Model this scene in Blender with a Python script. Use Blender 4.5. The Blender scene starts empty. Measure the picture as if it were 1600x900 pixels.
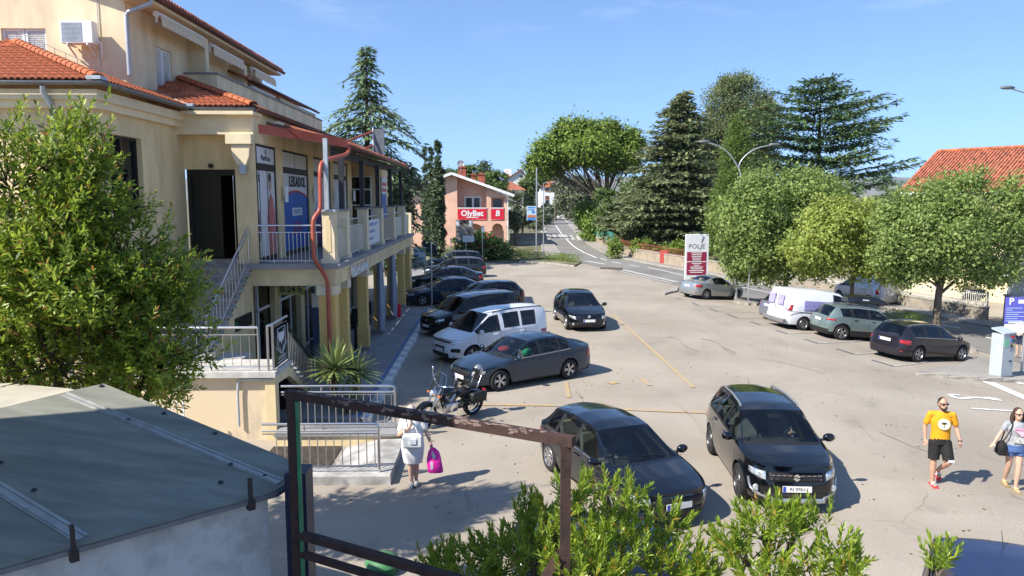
import bpy, bmesh, math, random
import numpy as np
from mathutils import Vector, Matrix
random.seed(7); RNG=np.random.default_rng(7)
S=bpy.context.scene
COL=S.collection
# ---------------------------------------------------------------- camera
F=1164.; CAMH=5.75; VPU,VPV=775.,311.
PITCH=math.atan((450-VPV)/F); YAW=math.atan((800-VPU)/F*math.cos(PITCH))
cam=bpy.data.cameras.new('camera'); camo=bpy.data.objects.new('camera',cam); COL.objects.link(camo)
cam.sensor_width=36; cam.lens=36*F/1600.; cam.clip_start=.1; cam.clip_end=60000
camo.location=(0,0,CAMH); camo.rotation_euler=(math.pi/2-PITCH,0,-YAW)
S.camera=camo
S.render.resolution_x=1024; S.render.resolution_y=576
# ---------------------------------------------------------------- world and sun
SUN_EL=math.radians(44); SUN_AZ=math.atan2(-.866,-.5)     # azimuth of the sun seen from above: from +Y clockwise
W=bpy.data.worlds.new('World'); S.world=W; W.use_nodes=True
nt=W.node_tree; nt.nodes.clear()
out=nt.nodes.new('ShaderNodeOutputWorld'); bg=nt.nodes.new('ShaderNodeBackground')
sky=nt.nodes.new('ShaderNodeTexSky'); sky.sky_type='NISHITA'; sky.sun_disc=False
sky.sun_elevation=SUN_EL; sky.sun_rotation=SUN_AZ
sky.air_density=1.0; sky.dust_density=.0; sky.ozone_density=3.0; sky.altitude=100
bg.inputs[1].default_value=.12
tc=nt.nodes.new('ShaderNodeTexCoord')
mp=nt.nodes.new('ShaderNodeMapping'); mp.inputs['Scale'].default_value=(2.2,2.2,11); mp.inputs['Location'].default_value=(7.15,3.6,.15); mp.inputs['Rotation'].default_value=(0,0,math.radians(29))
nz=nt.nodes.new('ShaderNodeTexNoise'); nz.inputs['Scale'].default_value=1.7; nz.inputs['Detail'].default_value=7; nz.inputs['Roughness'].default_value=.62
cr=nt.nodes.new('ShaderNodeValToRGB'); cr.color_ramp.elements[0].position=.55; cr.color_ramp.elements[1].position=.8
sx=nt.nodes.new('ShaderNodeSeparateXYZ')
mr=nt.nodes.new('ShaderNodeMapRange'); mr.inputs[1].default_value=.19; mr.inputs[2].default_value=.30
mul=nt.nodes.new('ShaderNodeMath'); mul.operation='MULTIPLY'
mul2=nt.nodes.new('ShaderNodeMath'); mul2.operation='MULTIPLY'; mul2.inputs[1].default_value=.55
mx=nt.nodes.new('ShaderNodeMix'); mx.data_type='RGBA'
tint=nt.nodes.new('ShaderNodeMix'); tint.data_type='RGBA'; tint.blend_type='MULTIPLY'; tint.inputs[0].default_value=1
tint.inputs[7].default_value=(1.0,1.1,1.2,1)
L=nt.links.new
vm=nt.nodes.new('ShaderNodeVectorMath'); vm.operation='ADD'; vm.inputs[1].default_value=(0,0,.13); L(tc.outputs['Generated'],vm.inputs[0]); L(vm.outputs[0],sky.inputs[0])
L(tc.outputs['Generated'],mp.inputs[0]); L(mp.outputs[0],nz.inputs[0]); L(nz.outputs[0],cr.inputs[0])
L(tc.outputs['Generated'],sx.inputs[0]); L(sx.outputs[2],mr.inputs[0]); L(cr.outputs[0],mul.inputs[0]); L(mr.outputs[0],mul.inputs[1])
L(mul.outputs[0],mul2.inputs[0]); L(mul2.outputs[0],mx.inputs[0]); L(sky.outputs[0],tint.inputs[6]); L(tint.outputs[2],mx.inputs[6]); mx.inputs[7].default_value=(7.5,7.8,8.2,1)
L(mx.outputs[2],bg.inputs[0]); L(bg.outputs[0],out.inputs[0])
sun=bpy.data.lights.new('sun','SUN'); suno=bpy.data.objects.new('sun',sun); COL.objects.link(suno)
sun.energy=5.0; sun.angle=math.radians(.53); sun.color=(1,.94,.84)
sd=Vector((-.866*math.cos(SUN_EL),-.5*math.cos(SUN_EL),math.sin(SUN_EL)))
suno.rotation_euler=sd.to_track_quat('Z','Y').to_euler(); suno.location=sd*60
S.view_settings.view_transform='Standard'; S.view_settings.look='None'; S.view_settings.exposure=0.78; S.view_settings.gamma=1
S.view_settings.use_curve_mapping=False
S.render.engine='CYCLES'
S.cycles.max_bounces=8; S.cycles.transparent_max_bounces=12; S.cycles.caustics_reflective=False; S.cycles.caustics_refractive=False
# ---------------------------------------------------------------- pixel -> place
_cp,_sp=math.cos(PITCH),math.sin(PITCH); _cy,_sy=math.cos(YAW),math.sin(YAW)
def _rot(x,y,z): return np.array([x*_cy+y*_sy,-x*_sy+y*_cy,z])
_R=_rot(1,0,0); _U=_rot(0,_sp,_cp); _FW=_rot(0,_cp,-_sp); _C=np.array([0,0,CAMH])
def ray(u,v): return _R*((u-800)/F)-_U*((v-450)/F)+_FW
def atz(u,v,z): d=ray(u,v); return _C+d*((z-CAMH)/d[2])
def atx(u,v,x): d=ray(u,v); return _C+d*(x/d[0])
def aty(u,v,y): d=ray(u,v); return _C+d*(y/d[1])
def sstep(a,b,t):
    t=np.clip((t-a)/(b-a),0,1); return t*t*(3-2*t)
def gz(x,y):
    t=np.clip(np.asarray(x,float)-8.5,0,13.); s=np.where(t<2,t*t/4,t-1)
    return -.088*s*(1-sstep(46,78,y))
def G(u,v):
    z=0.
    for _ in range(12): p=atz(u,v,z); z=float(gz(p[0],p[1]))
    p[2]=z; return p
# ---------------------------------------------------------------- objects
def tag(o,label=None,cat=None,group=None,kind=None):
    if label: o['label']=label
    if cat: o['category']=cat
    if group: o['group']=group
    if kind: o['kind']=kind
    return o
def empty(name,loc,label,cat,group=None,rz=0.,scale=1.):
    o=bpy.data.objects.new(name,None); COL.objects.link(o); o.location=loc; o.rotation_euler=(0,0,rz); o.scale=(scale,)*3
    o.empty_display_size=.2
    return tag(o,label,cat,group)
def link(name,me,parent=None,loc=None,rot=None):
    o=bpy.data.objects.new(name,me); COL.objects.link(o)
    if parent is not None: o.parent=parent
    if loc is not None: o.location=loc
    if rot is not None: o.rotation_euler=rot
    return o
def copy_tree(o,parent=None):
    c=o.copy(); COL.objects.link(c); c.parent=parent
    for ch in list(o.children): copy_tree(ch,c)
    return c
def V3(*a): return np.array(a,float)
class MB:
    def __init__(s): s.v=[]; s.f=[]; s.n=0; s.mi=[]; s.cur=0
    def add(s,verts,faces):
        s.v.extend([tuple(map(float,p)) for p in verts]); s.f.extend([tuple(i+s.n for i in f) for f in faces]); s.n+=len(verts)
        s.mi.extend([s.cur]*len(faces)); return s
    def m(s,i): s.cur=i; return s
    def box(s,c,d,rz=0.,rx=0.,ry=0.,ch=0.):
        x,y,z=[k/2 for k in d]
        if ch<=0:
            vs=[(a*x,b*y,e*z) for e in(-1,1) for a,b in((-1,-1),(1,-1),(1,1),(-1,1))]
            fs=[(3,2,1,0),(4,5,6,7),(0,1,5,4),(1,2,6,5),(2,3,7,6),(3,0,4,7)]
        else:
            h=ch; vs=[]
            for (zz,i) in ((-z,h),(-z+h,0),(z-h,0),(z,h)):
                X,Y=x-i,y-i; k=h*.0
                vs+=[(-X,-Y,zz),(X,-Y,zz),(X,Y,zz),(-X,Y,zz)]
            fs=[(3,2,1,0),(12,13,14,15)]
            for l in range(3):
                o=l*4
                fs+=[(o+q,o+(q+1)%4,o+4+(q+1)%4,o+4+q) for q in range(4)]
        R=Matrix.Rotation(rz,3,'Z')@Matrix.Rotation(ry,3,'Y')@Matrix.Rotation(rx,3,'X')
        vs=[tuple(R@Vector(p)+Vector(c)) for p in vs]
        return s.add(vs,fs)
    def bb(s,a,b,ch=0.):
        return s.box([(p+q)/2 for p,q in zip(a,b)],[abs(q-p) for p,q in zip(a,b)],ch=ch)
    def tube(s,pts,rad,n=8,cap=True):
        pts=[Vector(p) for p in pts]; m=len(pts)
        if not hasattr(rad,'__len__'): rad=[rad]*m
        vs=[];fs=[]; up=None
        for i,p in enumerate(pts):
            t=(pts[min(i+1,m-1)]-pts[max(i-1,0)])
            if t.length<1e-9: t=Vector((0,0,1))
            t.normalize()
            if up is None:
                a=Vector((0,0,1)) if abs(t.z)<.9 else Vector((1,0,0))
                up=(a-t*a.dot(t)).normalized()
            else:
                up=up-t*up.dot(t)
                up=up.normalized() if up.length>1e-6 else t.orthogonal().normalized()
            sd=t.cross(up)
            for k in range(n):
                an=2*math.pi*k/n
                vs.append(p+(up*math.cos(an)+sd*math.sin(an))*rad[i])
        for i in range(m-1):
            for k in range(n):
                a=i*n+k;b=i*n+(k+1)%n
                fs.append((a,b,b+n,a+n))
        if cap: fs+= [tuple(range(n-1,-1,-1)),tuple((m-1)*n+k for k in range(n))]
        return s.add(vs,fs)
    def cyl(s,a,b,r,n=10,r2=None): return s.tube([a,b],[r,r if r2 is None else r2],n)
    def bar(s,a,b,w,h,up=(0,0,1)):
        a=Vector(a);b=Vector(b);t=(b-a).normalized();u=Vector(up);u=u if abs(t.dot(u.normalized()))<.98 else Vector((1,0,0));u=(u-t*u.dot(t)).normalized();sd=t.cross(u)
        vs=[]
        for p in(a,b):
            for i,j in((-1,-1),(1,-1),(1,1),(-1,1)): vs.append(p+sd*(i*w/2)+u*(j*h/2))
        return s.add(vs,[(0,1,2,3),(7,6,5,4),(0,4,5,1),(1,5,6,2),(2,6,7,3),(3,7,4,0)])
    def prism(s,poly,z0,z1):
        n=len(poly); vs=[(x,y,z0) for x,y in poly]+[(x,y,z1) for x,y in poly]
        ar=sum(poly[i][0]*poly[(i+1)%n][1]-poly[(i+1)%n][0]*poly[i][1] for i in range(n))
        fs=[tuple(range(n-1,-1,-1)),tuple(range(n,2*n))]+[(i,(i+1)%n,n+(i+1)%n,n+i) for i in range(n)]
        if ar<0: fs=[f[::-1] for f in fs]
        return s.add(vs,fs)
    def extr(s,poly3,d):   # polygon of 3d points extruded by vector d
        n=len(poly3); d=np.array(d,float); vs=[np.array(p,float) for p in poly3]; vs=vs+[p+d for p in vs]
        return s.add(vs,[tuple(range(n-1,-1,-1)),tuple(range(n,2*n))]+[(i,(i+1)%n,n+(i+1)%n,n+i) for i in range(n)])
    def lathe(s,prof,c=(0,0,0),n=12,axis='z',a0=0.,a1=2*math.pi):
        vs=[];fs=[];m=len(prof); full=abs(a1-a0)>6.28; nn=n if full else n+1
        for k in range(nn):
            a=a0+(a1-a0)*k/n; ca,sa=math.cos(a),math.sin(a)
            for r,h in prof:
                p=(r*ca,r*sa,h)
                if axis=='y': p=(r*ca,h,r*sa)
                if axis=='x': p=(h,r*ca,r*sa)
                vs.append((p[0]+c[0],p[1]+c[1],p[2]+c[2]))
        for k in range(n):
            k2=(k+1)%nn
            for j in range(m-1):
                fs.append((k*m+j,k2*m+j,k2*m+j+1,k*m+j+1))
        return s.add(vs,fs)
    def sph(s,c,r,n=10,m=6):
        rr=r if hasattr(r,'__len__') else (r,r,r)
        k=s.n
        s.lathe([(math.sin(math.pi*j/m),-math.cos(math.pi*j/m)) for j in range(m+1)],n=n)
        for i in range(k,s.n):
            p=s.v[i]; s.v[i]=(p[0]*rr[0]+c[0],p[1]*rr[1]+c[1],p[2]*rr[2]+c[2])
        return s
    def grid(s,P):   # P[i][j] 3d points
        a=len(P);b=len(P[0]); vs=[p for r in P for p in r]
        return s.add(vs,[(i*b+j,i*b+j+1,(i+1)*b+j+1,(i+1)*b+j) for i in range(a-1) for j in range(b-1)])
    def mesh(s,name,mats,smooth=None):
        me=bpy.data.meshes.new(name); me.from_pydata(s.v,[],s.f)
        if not isinstance(mats,(list,tuple)): mats=[mats]
        for m in mats: me.materials.append(m)
        if len(mats)>1: me.polygons.foreach_set('material_index',s.mi)
        if smooth is not None:
            me.polygons.foreach_set('use_smooth',[True]*len(me.polygons))
            me.set_sharp_from_angle(angle=math.radians(smooth))
        me.update(); return me
    def build(s,name,mats,parent=None,smooth=None,loc=None,rot=None):
        return link(name,s.mesh(name,mats,smooth),parent,loc,rot)
def fixn(o):
    bm=bmesh.new(); bm.from_mesh(o.data); bmesh.ops.recalc_face_normals(bm,faces=bm.faces); bm.to_mesh(o.data); bm.free(); return o
def text_mesh(name,txt,size,mat,parent=None,loc=(0,0,0),rot=(0,0,0),ext=.002,align='CENTER',bold=0.,shear=0.,xs=1.):
    c=bpy.data.curves.new('t','FONT'); c.body=txt; c.size=size; c.align_x=align; c.align_y='CENTER'; c.extrude=ext; c.offset=bold; c.shear=shear; c.resolution_u=2
    o=bpy.data.objects.new('t',c); COL.objects.link(o)
    bpy.context.view_layer.update()
    me=bpy.data.meshes.new_from_object(o.evaluated_get(bpy.context.evaluated_depsgraph_get()))
    bpy.data.objects.remove(o); bpy.data.curves.remove(c)
    me.materials.clear(); me.materials.append(mat); me.name=name
    o=link(name,me,parent,loc,rot); o.scale=(xs,1,1); return o
# ---------------------------------------------------------------- materials
def M(name,col,rough=.6,metal=0.,var=.12,scale=4.,bump=0.,bscale=40.,spec=.4,coat=0.,detail=5.,col2=None,lo=.35,hi=.65,stretch=(1,1,1),trans=0.,sub=0.):
    m=bpy.data.materials.new(name); m.use_nodes=True; t=m.node_tree; b=t.nodes['Principled BSDF']; l=t.links.new
    b.inputs['Roughness'].default_value=rough; b.inputs['Metallic'].default_value=metal; b.inputs['Specular IOR Level'].default_value=spec
    b.inputs['Coat Weight'].default_value=coat; b.inputs['Coat Roughness'].default_value=.05
    if trans: b.inputs['Transmission Weight'].default_value=trans
    c1=np.array(col[:3]); c0=np.array(col2) if col2 is not None else c1*(1-var*1.6); c3=c1 if col2 is not None else c1*(1+var)
    b.inputs['Base Color'].default_value=(*c1,1)
    if var>0 or bump>0 or col2 is not None:
        tc=t.nodes.new('ShaderNodeTexCoord'); mp=t.nodes.new('ShaderNodeMapping'); mp.inputs['Scale'].default_value=stretch
        l(tc.outputs['Object'],mp.inputs[0])
    if var>0 or col2 is not None:
        n=t.nodes.new('ShaderNodeTexNoise'); n.inputs['Scale'].default_value=scale; n.inputs['Detail'].default_value=detail; n.inputs['Roughness'].default_value=.6
        r=t.nodes.new('ShaderNodeValToRGB'); r.color_ramp.elements[0].position=lo; r.color_ramp.elements[1].position=hi
        r.color_ramp.elements[0].color=(*np.clip(c0,0,1),1); r.color_ramp.elements[1].color=(*np.clip(c3,0,1),1)
        l(mp.outputs[0],n.inputs[0]); l(n.outputs[0],r.inputs[0]); l(r.outputs[0],b.inputs['Base Color'])
    if bump>0:
        n2=t.nodes.new('ShaderNodeTexNoise'); n2.inputs['Scale'].default_value=bscale; n2.inputs['Detail'].default_value=4
        bp=t.nodes.new('ShaderNodeBump'); bp.inputs['Strength'].default_value=bump; bp.inputs['Distance'].default_value=.02
        l(mp.outputs[0],n2.inputs[0]); l(n2.outputs[0],bp.inputs['Height']); l(bp.outputs[0],b.inputs['Normal'])
    return m
def leafmat(name,c1,c2,trl=.35,rough=.45,c3=None):
    # c1 dark .. c2 light, varies leaf by leaf
    m=bpy.data.materials.new(name); m.use_nodes=True; t=m.node_tree; l=t.links.new; b=t.nodes['Principled BSDF']
    g=t.nodes.new('ShaderNodeNewGeometry'); r=t.nodes.new('ShaderNodeValToRGB')
    r.color_ramp.elements[0].color=(*c1,1); r.color_ramp.elements[1].color=(*c2,1)
    if c3 is not None:
        r.color_ramp.elements[1].position=.93; e=r.color_ramp.elements.new(.97); e.color=(*c3,1)
    l(g.outputs['Random Per Island'],r.inputs[0])
    b.inputs['Roughness'].default_value=rough; b.inputs['Specular IOR Level'].default_value=.35
    l(r.outputs[0],b.inputs['Base Color'])
    tr=t.nodes.new('ShaderNodeBsdfTranslucent'); mix=t.nodes.new('ShaderNodeMixShader'); mix.inputs[0].default_value=trl
    hs=t.nodes.new('ShaderNodeHueSaturation'); hs.inputs['Value'].default_value=1.5; hs.inputs['Hue'].default_value=.485
    l(r.outputs[0],hs.inputs['Color']); l(hs.outputs[0],tr.inputs[0])
    o=t.nodes['Material Output']; l(b.outputs[0],mix.inputs[1]); l(tr.outputs[0],mix.inputs[2]); l(mix.outputs[0],o.inputs[0])
    return m
def glassmat(name,tint,mixf,rough=.02,refl=1.):
    # dark car / shop glass: partly see-through pane with fresnel reflection
    m=bpy.data.materials.new(name); m.use_nodes=True; t=m.node_tree; l=t.links.new; t.nodes.remove(t.nodes['Principled BSDF'])
    o=t.nodes['Material Output']; tr=t.nodes.new('ShaderNodeBsdfTransparent'); tr.inputs[0].default_value=(*tint,1)
    d=t.nodes.new('ShaderNodeBsdfDiffuse'); d.inputs[0].default_value=(.01,.012,.014,1)
    mi=t.nodes.new('ShaderNodeMixShader'); mi.inputs[0].default_value=mixf
    gl=t.nodes.new('ShaderNodeBsdfGlossy'); gl.inputs['Roughness'].default_value=rough; gl.inputs[0].default_value=(refl,refl,refl,1)
    fr=t.nodes.new('ShaderNodeFresnel'); fr.inputs[0].default_value=1.52
    m2=t.nodes.new('ShaderNodeMixShader')
    l(tr.outputs[0],mi.inputs[1]); l(d.outputs[0],mi.inputs[2]); l(fr.outputs[0],m2.inputs[0]); l(mi.outputs[0],m2.inputs[1]); l(gl.outputs[0],m2.inputs[2]); l(m2.outputs[0],o.inputs[0])
    return m
# ================================================================ GROUND, ROAD, KERBS, MARKINGS
def asphalt(name,c_lo,c_hi,crack=True,stain=.5,sc=1.):
    m=bpy.data.materials.new(name); m.use_nodes=True; t=m.node_tree; l=t.links.new; b=t.nodes['Principled BSDF']
    b.inputs['Roughness'].default_value=.9; b.inputs['Specular IOR Level'].default_value=.2
    tc=t.nodes.new('ShaderNodeTexCoord')
    def noise(s,d,ro=.6):
        n=t.nodes.new('ShaderNodeTexNoise'); n.inputs['Scale'].default_value=s; n.inputs['Detail'].default_value=d; n.inputs['Roughness'].default_value=ro; l(tc.outputs['Object'],n.inputs[0]); return n
    def ramp(src,p0,p1,c0,c1):
        r=t.nodes.new('ShaderNodeValToRGB'); r.color_ramp.elements[0].position=p0; r.color_ramp.elements[1].position=p1
        r.color_ramp.elements[0].color=(*c0,1); r.color_ramp.elements[1].color=(*c1,1); l(src,r.inputs[0]); return r
    def mul(a,b_,f=1.):
        x=t.nodes.new('ShaderNodeMix'); x.data_type='RGBA'; x.blend_type='MULTIPLY'; x.inputs[0].default_value=f; l(a,x.inputs[6]); l(b_,x.inputs[7]); return x.outputs[2]
    base=ramp(noise(.22*sc,6).outputs[0],.38,.62,c_lo,c_hi).outputs[0]
    g=ramp(noise(38,4,.8).outputs[0],.32,.68,(.66,.66,.66),(1.16,1.16,1.16)).outputs[0]
    col=mul(base,g)
    st=ramp(noise(.9,7,.7).outputs[0],.30,.44,(1-stain*.55,1-stain*.56,1-stain*.56),(1,1,1)).outputs[0]
    col=mul(col,st)
    sp=ramp(noise(4.2,3,.5).outputs[0],.24,.30,(.62,.6,.58),(1,1,1)).outputs[0]; col=mul(col,sp,.8)
    if crack:
        nn=noise(.8,5); va=t.nodes.new('ShaderNodeMix'); va.data_type='RGBA'; va.inputs[0].default_value=.35; l(tc.outputs['Object'],va.inputs[6]); l(nn.outputs[1],va.inputs[7])
        v=t.nodes.new('ShaderNodeTexVoronoi'); v.feature='DISTANCE_TO_EDGE'; v.inputs['Scale'].default_value=.33; l(va.outputs[2],v.inputs['Vector'])
        ck=ramp(v.outputs['Distance'],.0008,.0035,(.66,.63,.6),(1,1,1)).outputs[0]
        ms=ramp(noise(.35,2).outputs[0],.52,.6,(0,0,0),(1,1,1)).outputs[0]
        x=t.nodes.new('ShaderNodeMix'); x.data_type='RGBA'; x.blend_type='MULTIPLY'; l(ms,x.inputs[0]); l(col,x.inputs[6]); l(ck,x.inputs[7]); col=x.outputs[2]
    l(col,b.inputs['Base Color'])
    bp=t.nodes.new('ShaderNodeBump'); bp.inputs['Strength'].default_value=.25; bp.inputs['Distance'].default_value=.01
    l(noise(90,2).outputs[0],bp.inputs['Height']); l(bp.outputs[0],b.inputs['Normal'])
    return m
m_lot=asphalt('lot_asphalt',(.325,.282,.228),(.40,.352,.29),True,.36)
m_road=asphalt('road_asphalt',(.20,.19,.175),(.255,.243,.225),True,.3)
m_pave=asphalt('pavement_concrete',(.30,.275,.245),(.37,.345,.31),False,.3)
m_earth=M('dry_earth',(.16,.15,.08),.95,var=.35,scale=.4,bump=.3)
m_kerb=M('kerb_concrete',(.36,.33,.28),.9,var=.22,scale=5,bump=.2)
m_white=M('road_paint_white',(.68,.67,.64),.8,var=.15,scale=6,lo=.3,hi=.5)
m_whiteworn=M('road_paint_worn',(.52,.50,.46),.85,col2=(.36,.33,.29),scale=7,var=.1,lo=.42,hi=.58)
m_yellow=M('road_paint_yellow',(.46,.31,.12),.85,col2=(.36,.30,.22),scale=4.5,var=.1,lo=.42,hi=.62)
m_bluedark=M('road_paint_dark_blue',(.07,.08,.13),.85,col2=(.2,.19,.18),scale=9,var=.1)
def gmesh(name,xs,ys,dz,mat,zf=gz):
    X,Y=np.meshgrid(xs,ys,indexing='ij'); Z=zf(X,Y)+dz
    b=MB(); b.grid([[ (X[i,j],Y[i,j],Z[i,j]) for j in range(len(ys))] for i in range(len(xs))])
    b.f=[f[::-1] for f in b.f]
    return b.build(name,mat)
def ground_z(x,y):
    r=np.maximum(0,y-300); return gz(x,y)-.02-r*.02*(x>60)*0
xs=np.concatenate([[-6000,-2500,-900,-300,-120,-60,-40],np.arange(-30,60,1.),[60,80,120,200,400,900,2500,6000]])
ys=np.concatenate([[-600,-200,-60],np.arange(-30,130,2.),[130,160,220,320,500,900,2000,4200,7000]])
tag(gmesh('ground',xs,ys,-.03,m_earth),kind='structure')
tag(gmesh('car_park_asphalt',np.arange(-14,40.1,.5),np.arange(-8,67.1,1.5),0.,m_lot),kind='structure')
def resample(pts,n):
    pts=np.array(pts,float); d=np.r_[0,np.cumsum(np.linalg.norm(np.diff(pts[:,:2],axis=0),axis=1))]
    t=np.linspace(0,d[-1],n); return np.stack([np.interp(t,d,pts[:,k]) for k in range(3)],1)
def smooth(pts,n,it=3):
    p=resample(pts,n)
    for _ in range(it): p[1:-1]=(p[:-2]+2*p[1:-1]+p[2:])/4
    return p
def strip(name,A,B,dz,mat,n=60,across=3,parent=None,skirt=0.):
    A=smooth(A,n); B=smooth(B,n); P=[]
    for a,b in zip(A,B):
        row=[]
        for k in range(across+1):
            p=a+(b-a)*k/across; row.append((p[0],p[1],float(gz(p[0],p[1]))+dz))
        if skirt>0: row=[(row[0][0],row[0][1],row[0][2]-skirt)]+row+[(row[-1][0],row[-1][1],row[-1][2]-skirt)]
        P.append(row)
    b=MB(); b.grid(P)
    if skirt>0:
        w=len(P[0]); b.f.append(tuple(range(w))); b.f.append(tuple(range((n-1)*w+w-1,(n-1)*w-1,-1))); b.mi+=[0,0]
    o=b.build(name,mat,parent); return fixn(o) if skirt>0 else o
PX=lambda L_: [G(u,v) for u,v in L_]
road_far=PX([(874,336.5),(888,350),(903,368),(918,381),(955,402.5),(1020,415),(1068,423),(1120,432),(1180,443),(1270,459),(1400,485),(1561,513),(1700,540)])
road_near=PX([(846,337),(851,352),(858,372),(869,388),(884,404),(930,417),(990,430),(1060,447),(1130,463),(1230,482),(1330,500),(1466,526),(1527,548),(1700,600)])
def up_face(o):
    me=o.data
    if sum(p.normal.z for p in me.polygons)<0: me.flip_normals()
    return o
tag(up_face(strip('road',road_far,road_near,.012,m_road,90,4)),kind='structure')
def offs(pts,d,n=90):
    p=smooth(pts,n); t=np.gradient(p[:,:2],axis=0); t/=np.linalg.norm(t,axis=1)[:,None]; q=p.copy(); q[:,0]-=t[:,1]*d; q[:,1]+=t[:,0]*d; return q
# pavement along the wall side, with its kerb
far_s=smooth(road_far,90)
pv=offs(road_far,1.25)
tag(strip('pavement',far_s,pv,.13,m_pave,90,2,skirt=.2),kind='structure')
tag(strip('kerb',far_s,offs(road_far,-.14),.128,m_kerb,90,1,skirt=.2),kind='structure')
def mark(name,pts,w,mat,n=None,lab=None):
    p=resample(PX(pts),n or 14)
    t=np.gradient(p[:,:2],axis=0); t/=np.linalg.norm(t,axis=1)[:,None]; a=p.copy();b=p.copy()
    a[:,0]-=t[:,1]*w/2;a[:,1]+=t[:,0]*w/2;b[:,0]+=t[:,1]*w/2;b[:,1]-=t[:,0]*w/2
    bb=MB(); bb.grid([[(q[0],q[1],float(gz(q[0],q[1]))+.019) for q in (x,y)] for x,y in zip(a,b)])
    return tag(up_face(bb.build(name,mat)),kind='structure')
# road markings
mark('road_marking',[(868,352),(880,369),(897,386),(915,396),(932,403)],.16,m_white)
for a,b in (((938,404),(948,407)),((956,409),(970,412)),((982,414),(1000,417))): mark('road_marking',[a,b],.14,m_white)
mark('road_marking',[(1012,418),(1068,430.5)],.16,m_white)
mark('road_marking',[(1100,437),(1150,447)],.16,m_white); mark('road_marking',[(1160,449),(1210,459)],.16,m_white)
mark('road_marking',[(964,420),(1010,430),(1058,441)],.55,m_whiteworn); mark('road_marking',[(970,424.5),(1010,433.5),(1050,443)],.3,m_whiteworn)
mark('road_marking',[(915,408),(945,413)],.5,m_whiteworn)
for k,(a,b,w) in enumerate((((1470,508),(1500,513),.14),((1540,527),(1570,535),.14))): mark('road_marking',[a,b],w,m_white)
for k in range(6):
    u=855+k*9.3; p=G(u,364.5+k*.9); q=G(u+2.5,370+k*.9)
    mark('crosswalk_bar',[(u,364.3+k*.9),(u+4,371+k*.9)],.5,m_whiteworn,4)
# car park markings
mark('bay_marking',[(958,492),(1000,530),(1040,566),(1083,606)],.13,m_yellow,20)
mark('bay_marking',[(752,633),(860,634),(960,640),(1110,646)],.16,m_yellow,20)
mark('bay_marking',[(884,597),(889,622)],.14,m_yellow); mark('bay_marking',[(953,597),(962,600)],.3,m_yellow); mark('bay_marking',[(1000,590),(1015,603)],.14,m_yellow)
mark('bay_marking',[(692,560),(684,590),(676,614)],.13,m_yellow)
mark('bay_marking',[(686,622),(740,634)],.13,m_yellow)
for (a,b,c) in (((1056,466),(1064,468),(1100,470)),((1081,473),(1092,478),(1140,479)),((1108,482),(1121,487),(1180,488)),((1136,491),(1152,497),(1210,497)),((1173,503),(1188,508),(1240,507)),((1212,516),(1230,522),(1270,520)),((1257,530),(1278,537),(1350,533)),((1306,545),(1335,554),(1400,549)),((1362,563),(1397,573),(1450,566))):
    mark('bay_marking',[a,b],.11,m_bluedark,6); mark('bay_marking',[b,c],.08,m_whiteworn,8)
mark('road_marking',[(1543,597),(1620,630)],.42,m_white,6); mark('road_marking',[(1588,599),(1640,604)],.3,m_white,4)
mark('arrow_marking',[(1483,617),(1492,622),(1502,624),(1515,622),(1530,622),(1545,624)],.16,m_white,14)
mark('arrow_marking',[(1540,621),(1550,624),(1562,625)],.34,m_white,5); mark('arrow_marking',[(1486,617),(1500,618)],.14,m_white,4)
mark('road_marking',[(1519,639),(1585,643)],.12,m_white,6)
# kerbed islands: (near edge px, far edge px)
def island(name,near,far,mat_top,h=.13,n=20):
    A=[G(*p) for p in near];B=[G(*p) for p in far]
    o=strip(name,A,B,h,mat_top,n,3,skirt=.3); tag(o,kind='structure')
    b=MB(); P=smooth(A,n)
    # kerb stones along the near edge, each its own stone
    P=resample(A,max(4,int(sum(np.linalg.norm(np.diff(np.array(A)[:,:2],axis=0),axis=1))/.9)))
    me=None
    for p,q in zip(P[:-1],P[1:]):
        d=q-p; L=np.linalg.norm(d[:2]); c=(p+q)/2
        if me is None:
            me=MB().box((0,0,0),(L-.014,.14,.34),ch=.012).mesh('kerb_stone',m_kerb)
        s=link('kerb_stone',me,o,(c[0],c[1],float(gz(c[0],c[1]))+h-.165),(0,0,math.atan2(d[1],d[0])))
    return o
island('traffic_island',[(1432,586),(1470,590),(1520,595),(1600,598),(1720,602)],[(1500,572),(1530,560),(1560,566),(1620,578),(1700,592)],m_pave)
island('planted_island',[(1037,461),(1045,458),(1058,456)],[(1036,456),(1048,452),(1060,450)],m_kerb,.1,6)
island('tree_island',[(1146,473),(1165,476),(1182,478)],[(1150,467),(1170,468),(1190,471)],m_pave,.12,8)
island('tree_island',[(1195,481),(1260,492),(1330,507),(1400,518),(1470,532),(1524,553)],[(1200,477),(1262,487),(1332,501),(1402,512),(1475,526),(1526,549)],m_pave,.12,20)
island('hedge_island',[(812,410),(860,412),(898,417)],[(812,401),(862,402),(908,411)],m_earth,.12,14)
island('pavement_left',[(826,402),(878,401),(869,388),(858,372),(851,352),(846,337)][1:],[(846,401),(846,388),(845,372),(844,352),(842,337)],m_pave,.13,30)
# dark service cover on the forecourt edge
p=G(955,420.5); tag(MB().box((p[0],p[1],p[2]+.06),(1.8,.5,.12),rz=-.35,ch=.02).build('service_cover',M('cover_brown',(.10,.07,.05),.8)),'low brown metal box beside the road edge marking','service cover')

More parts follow.
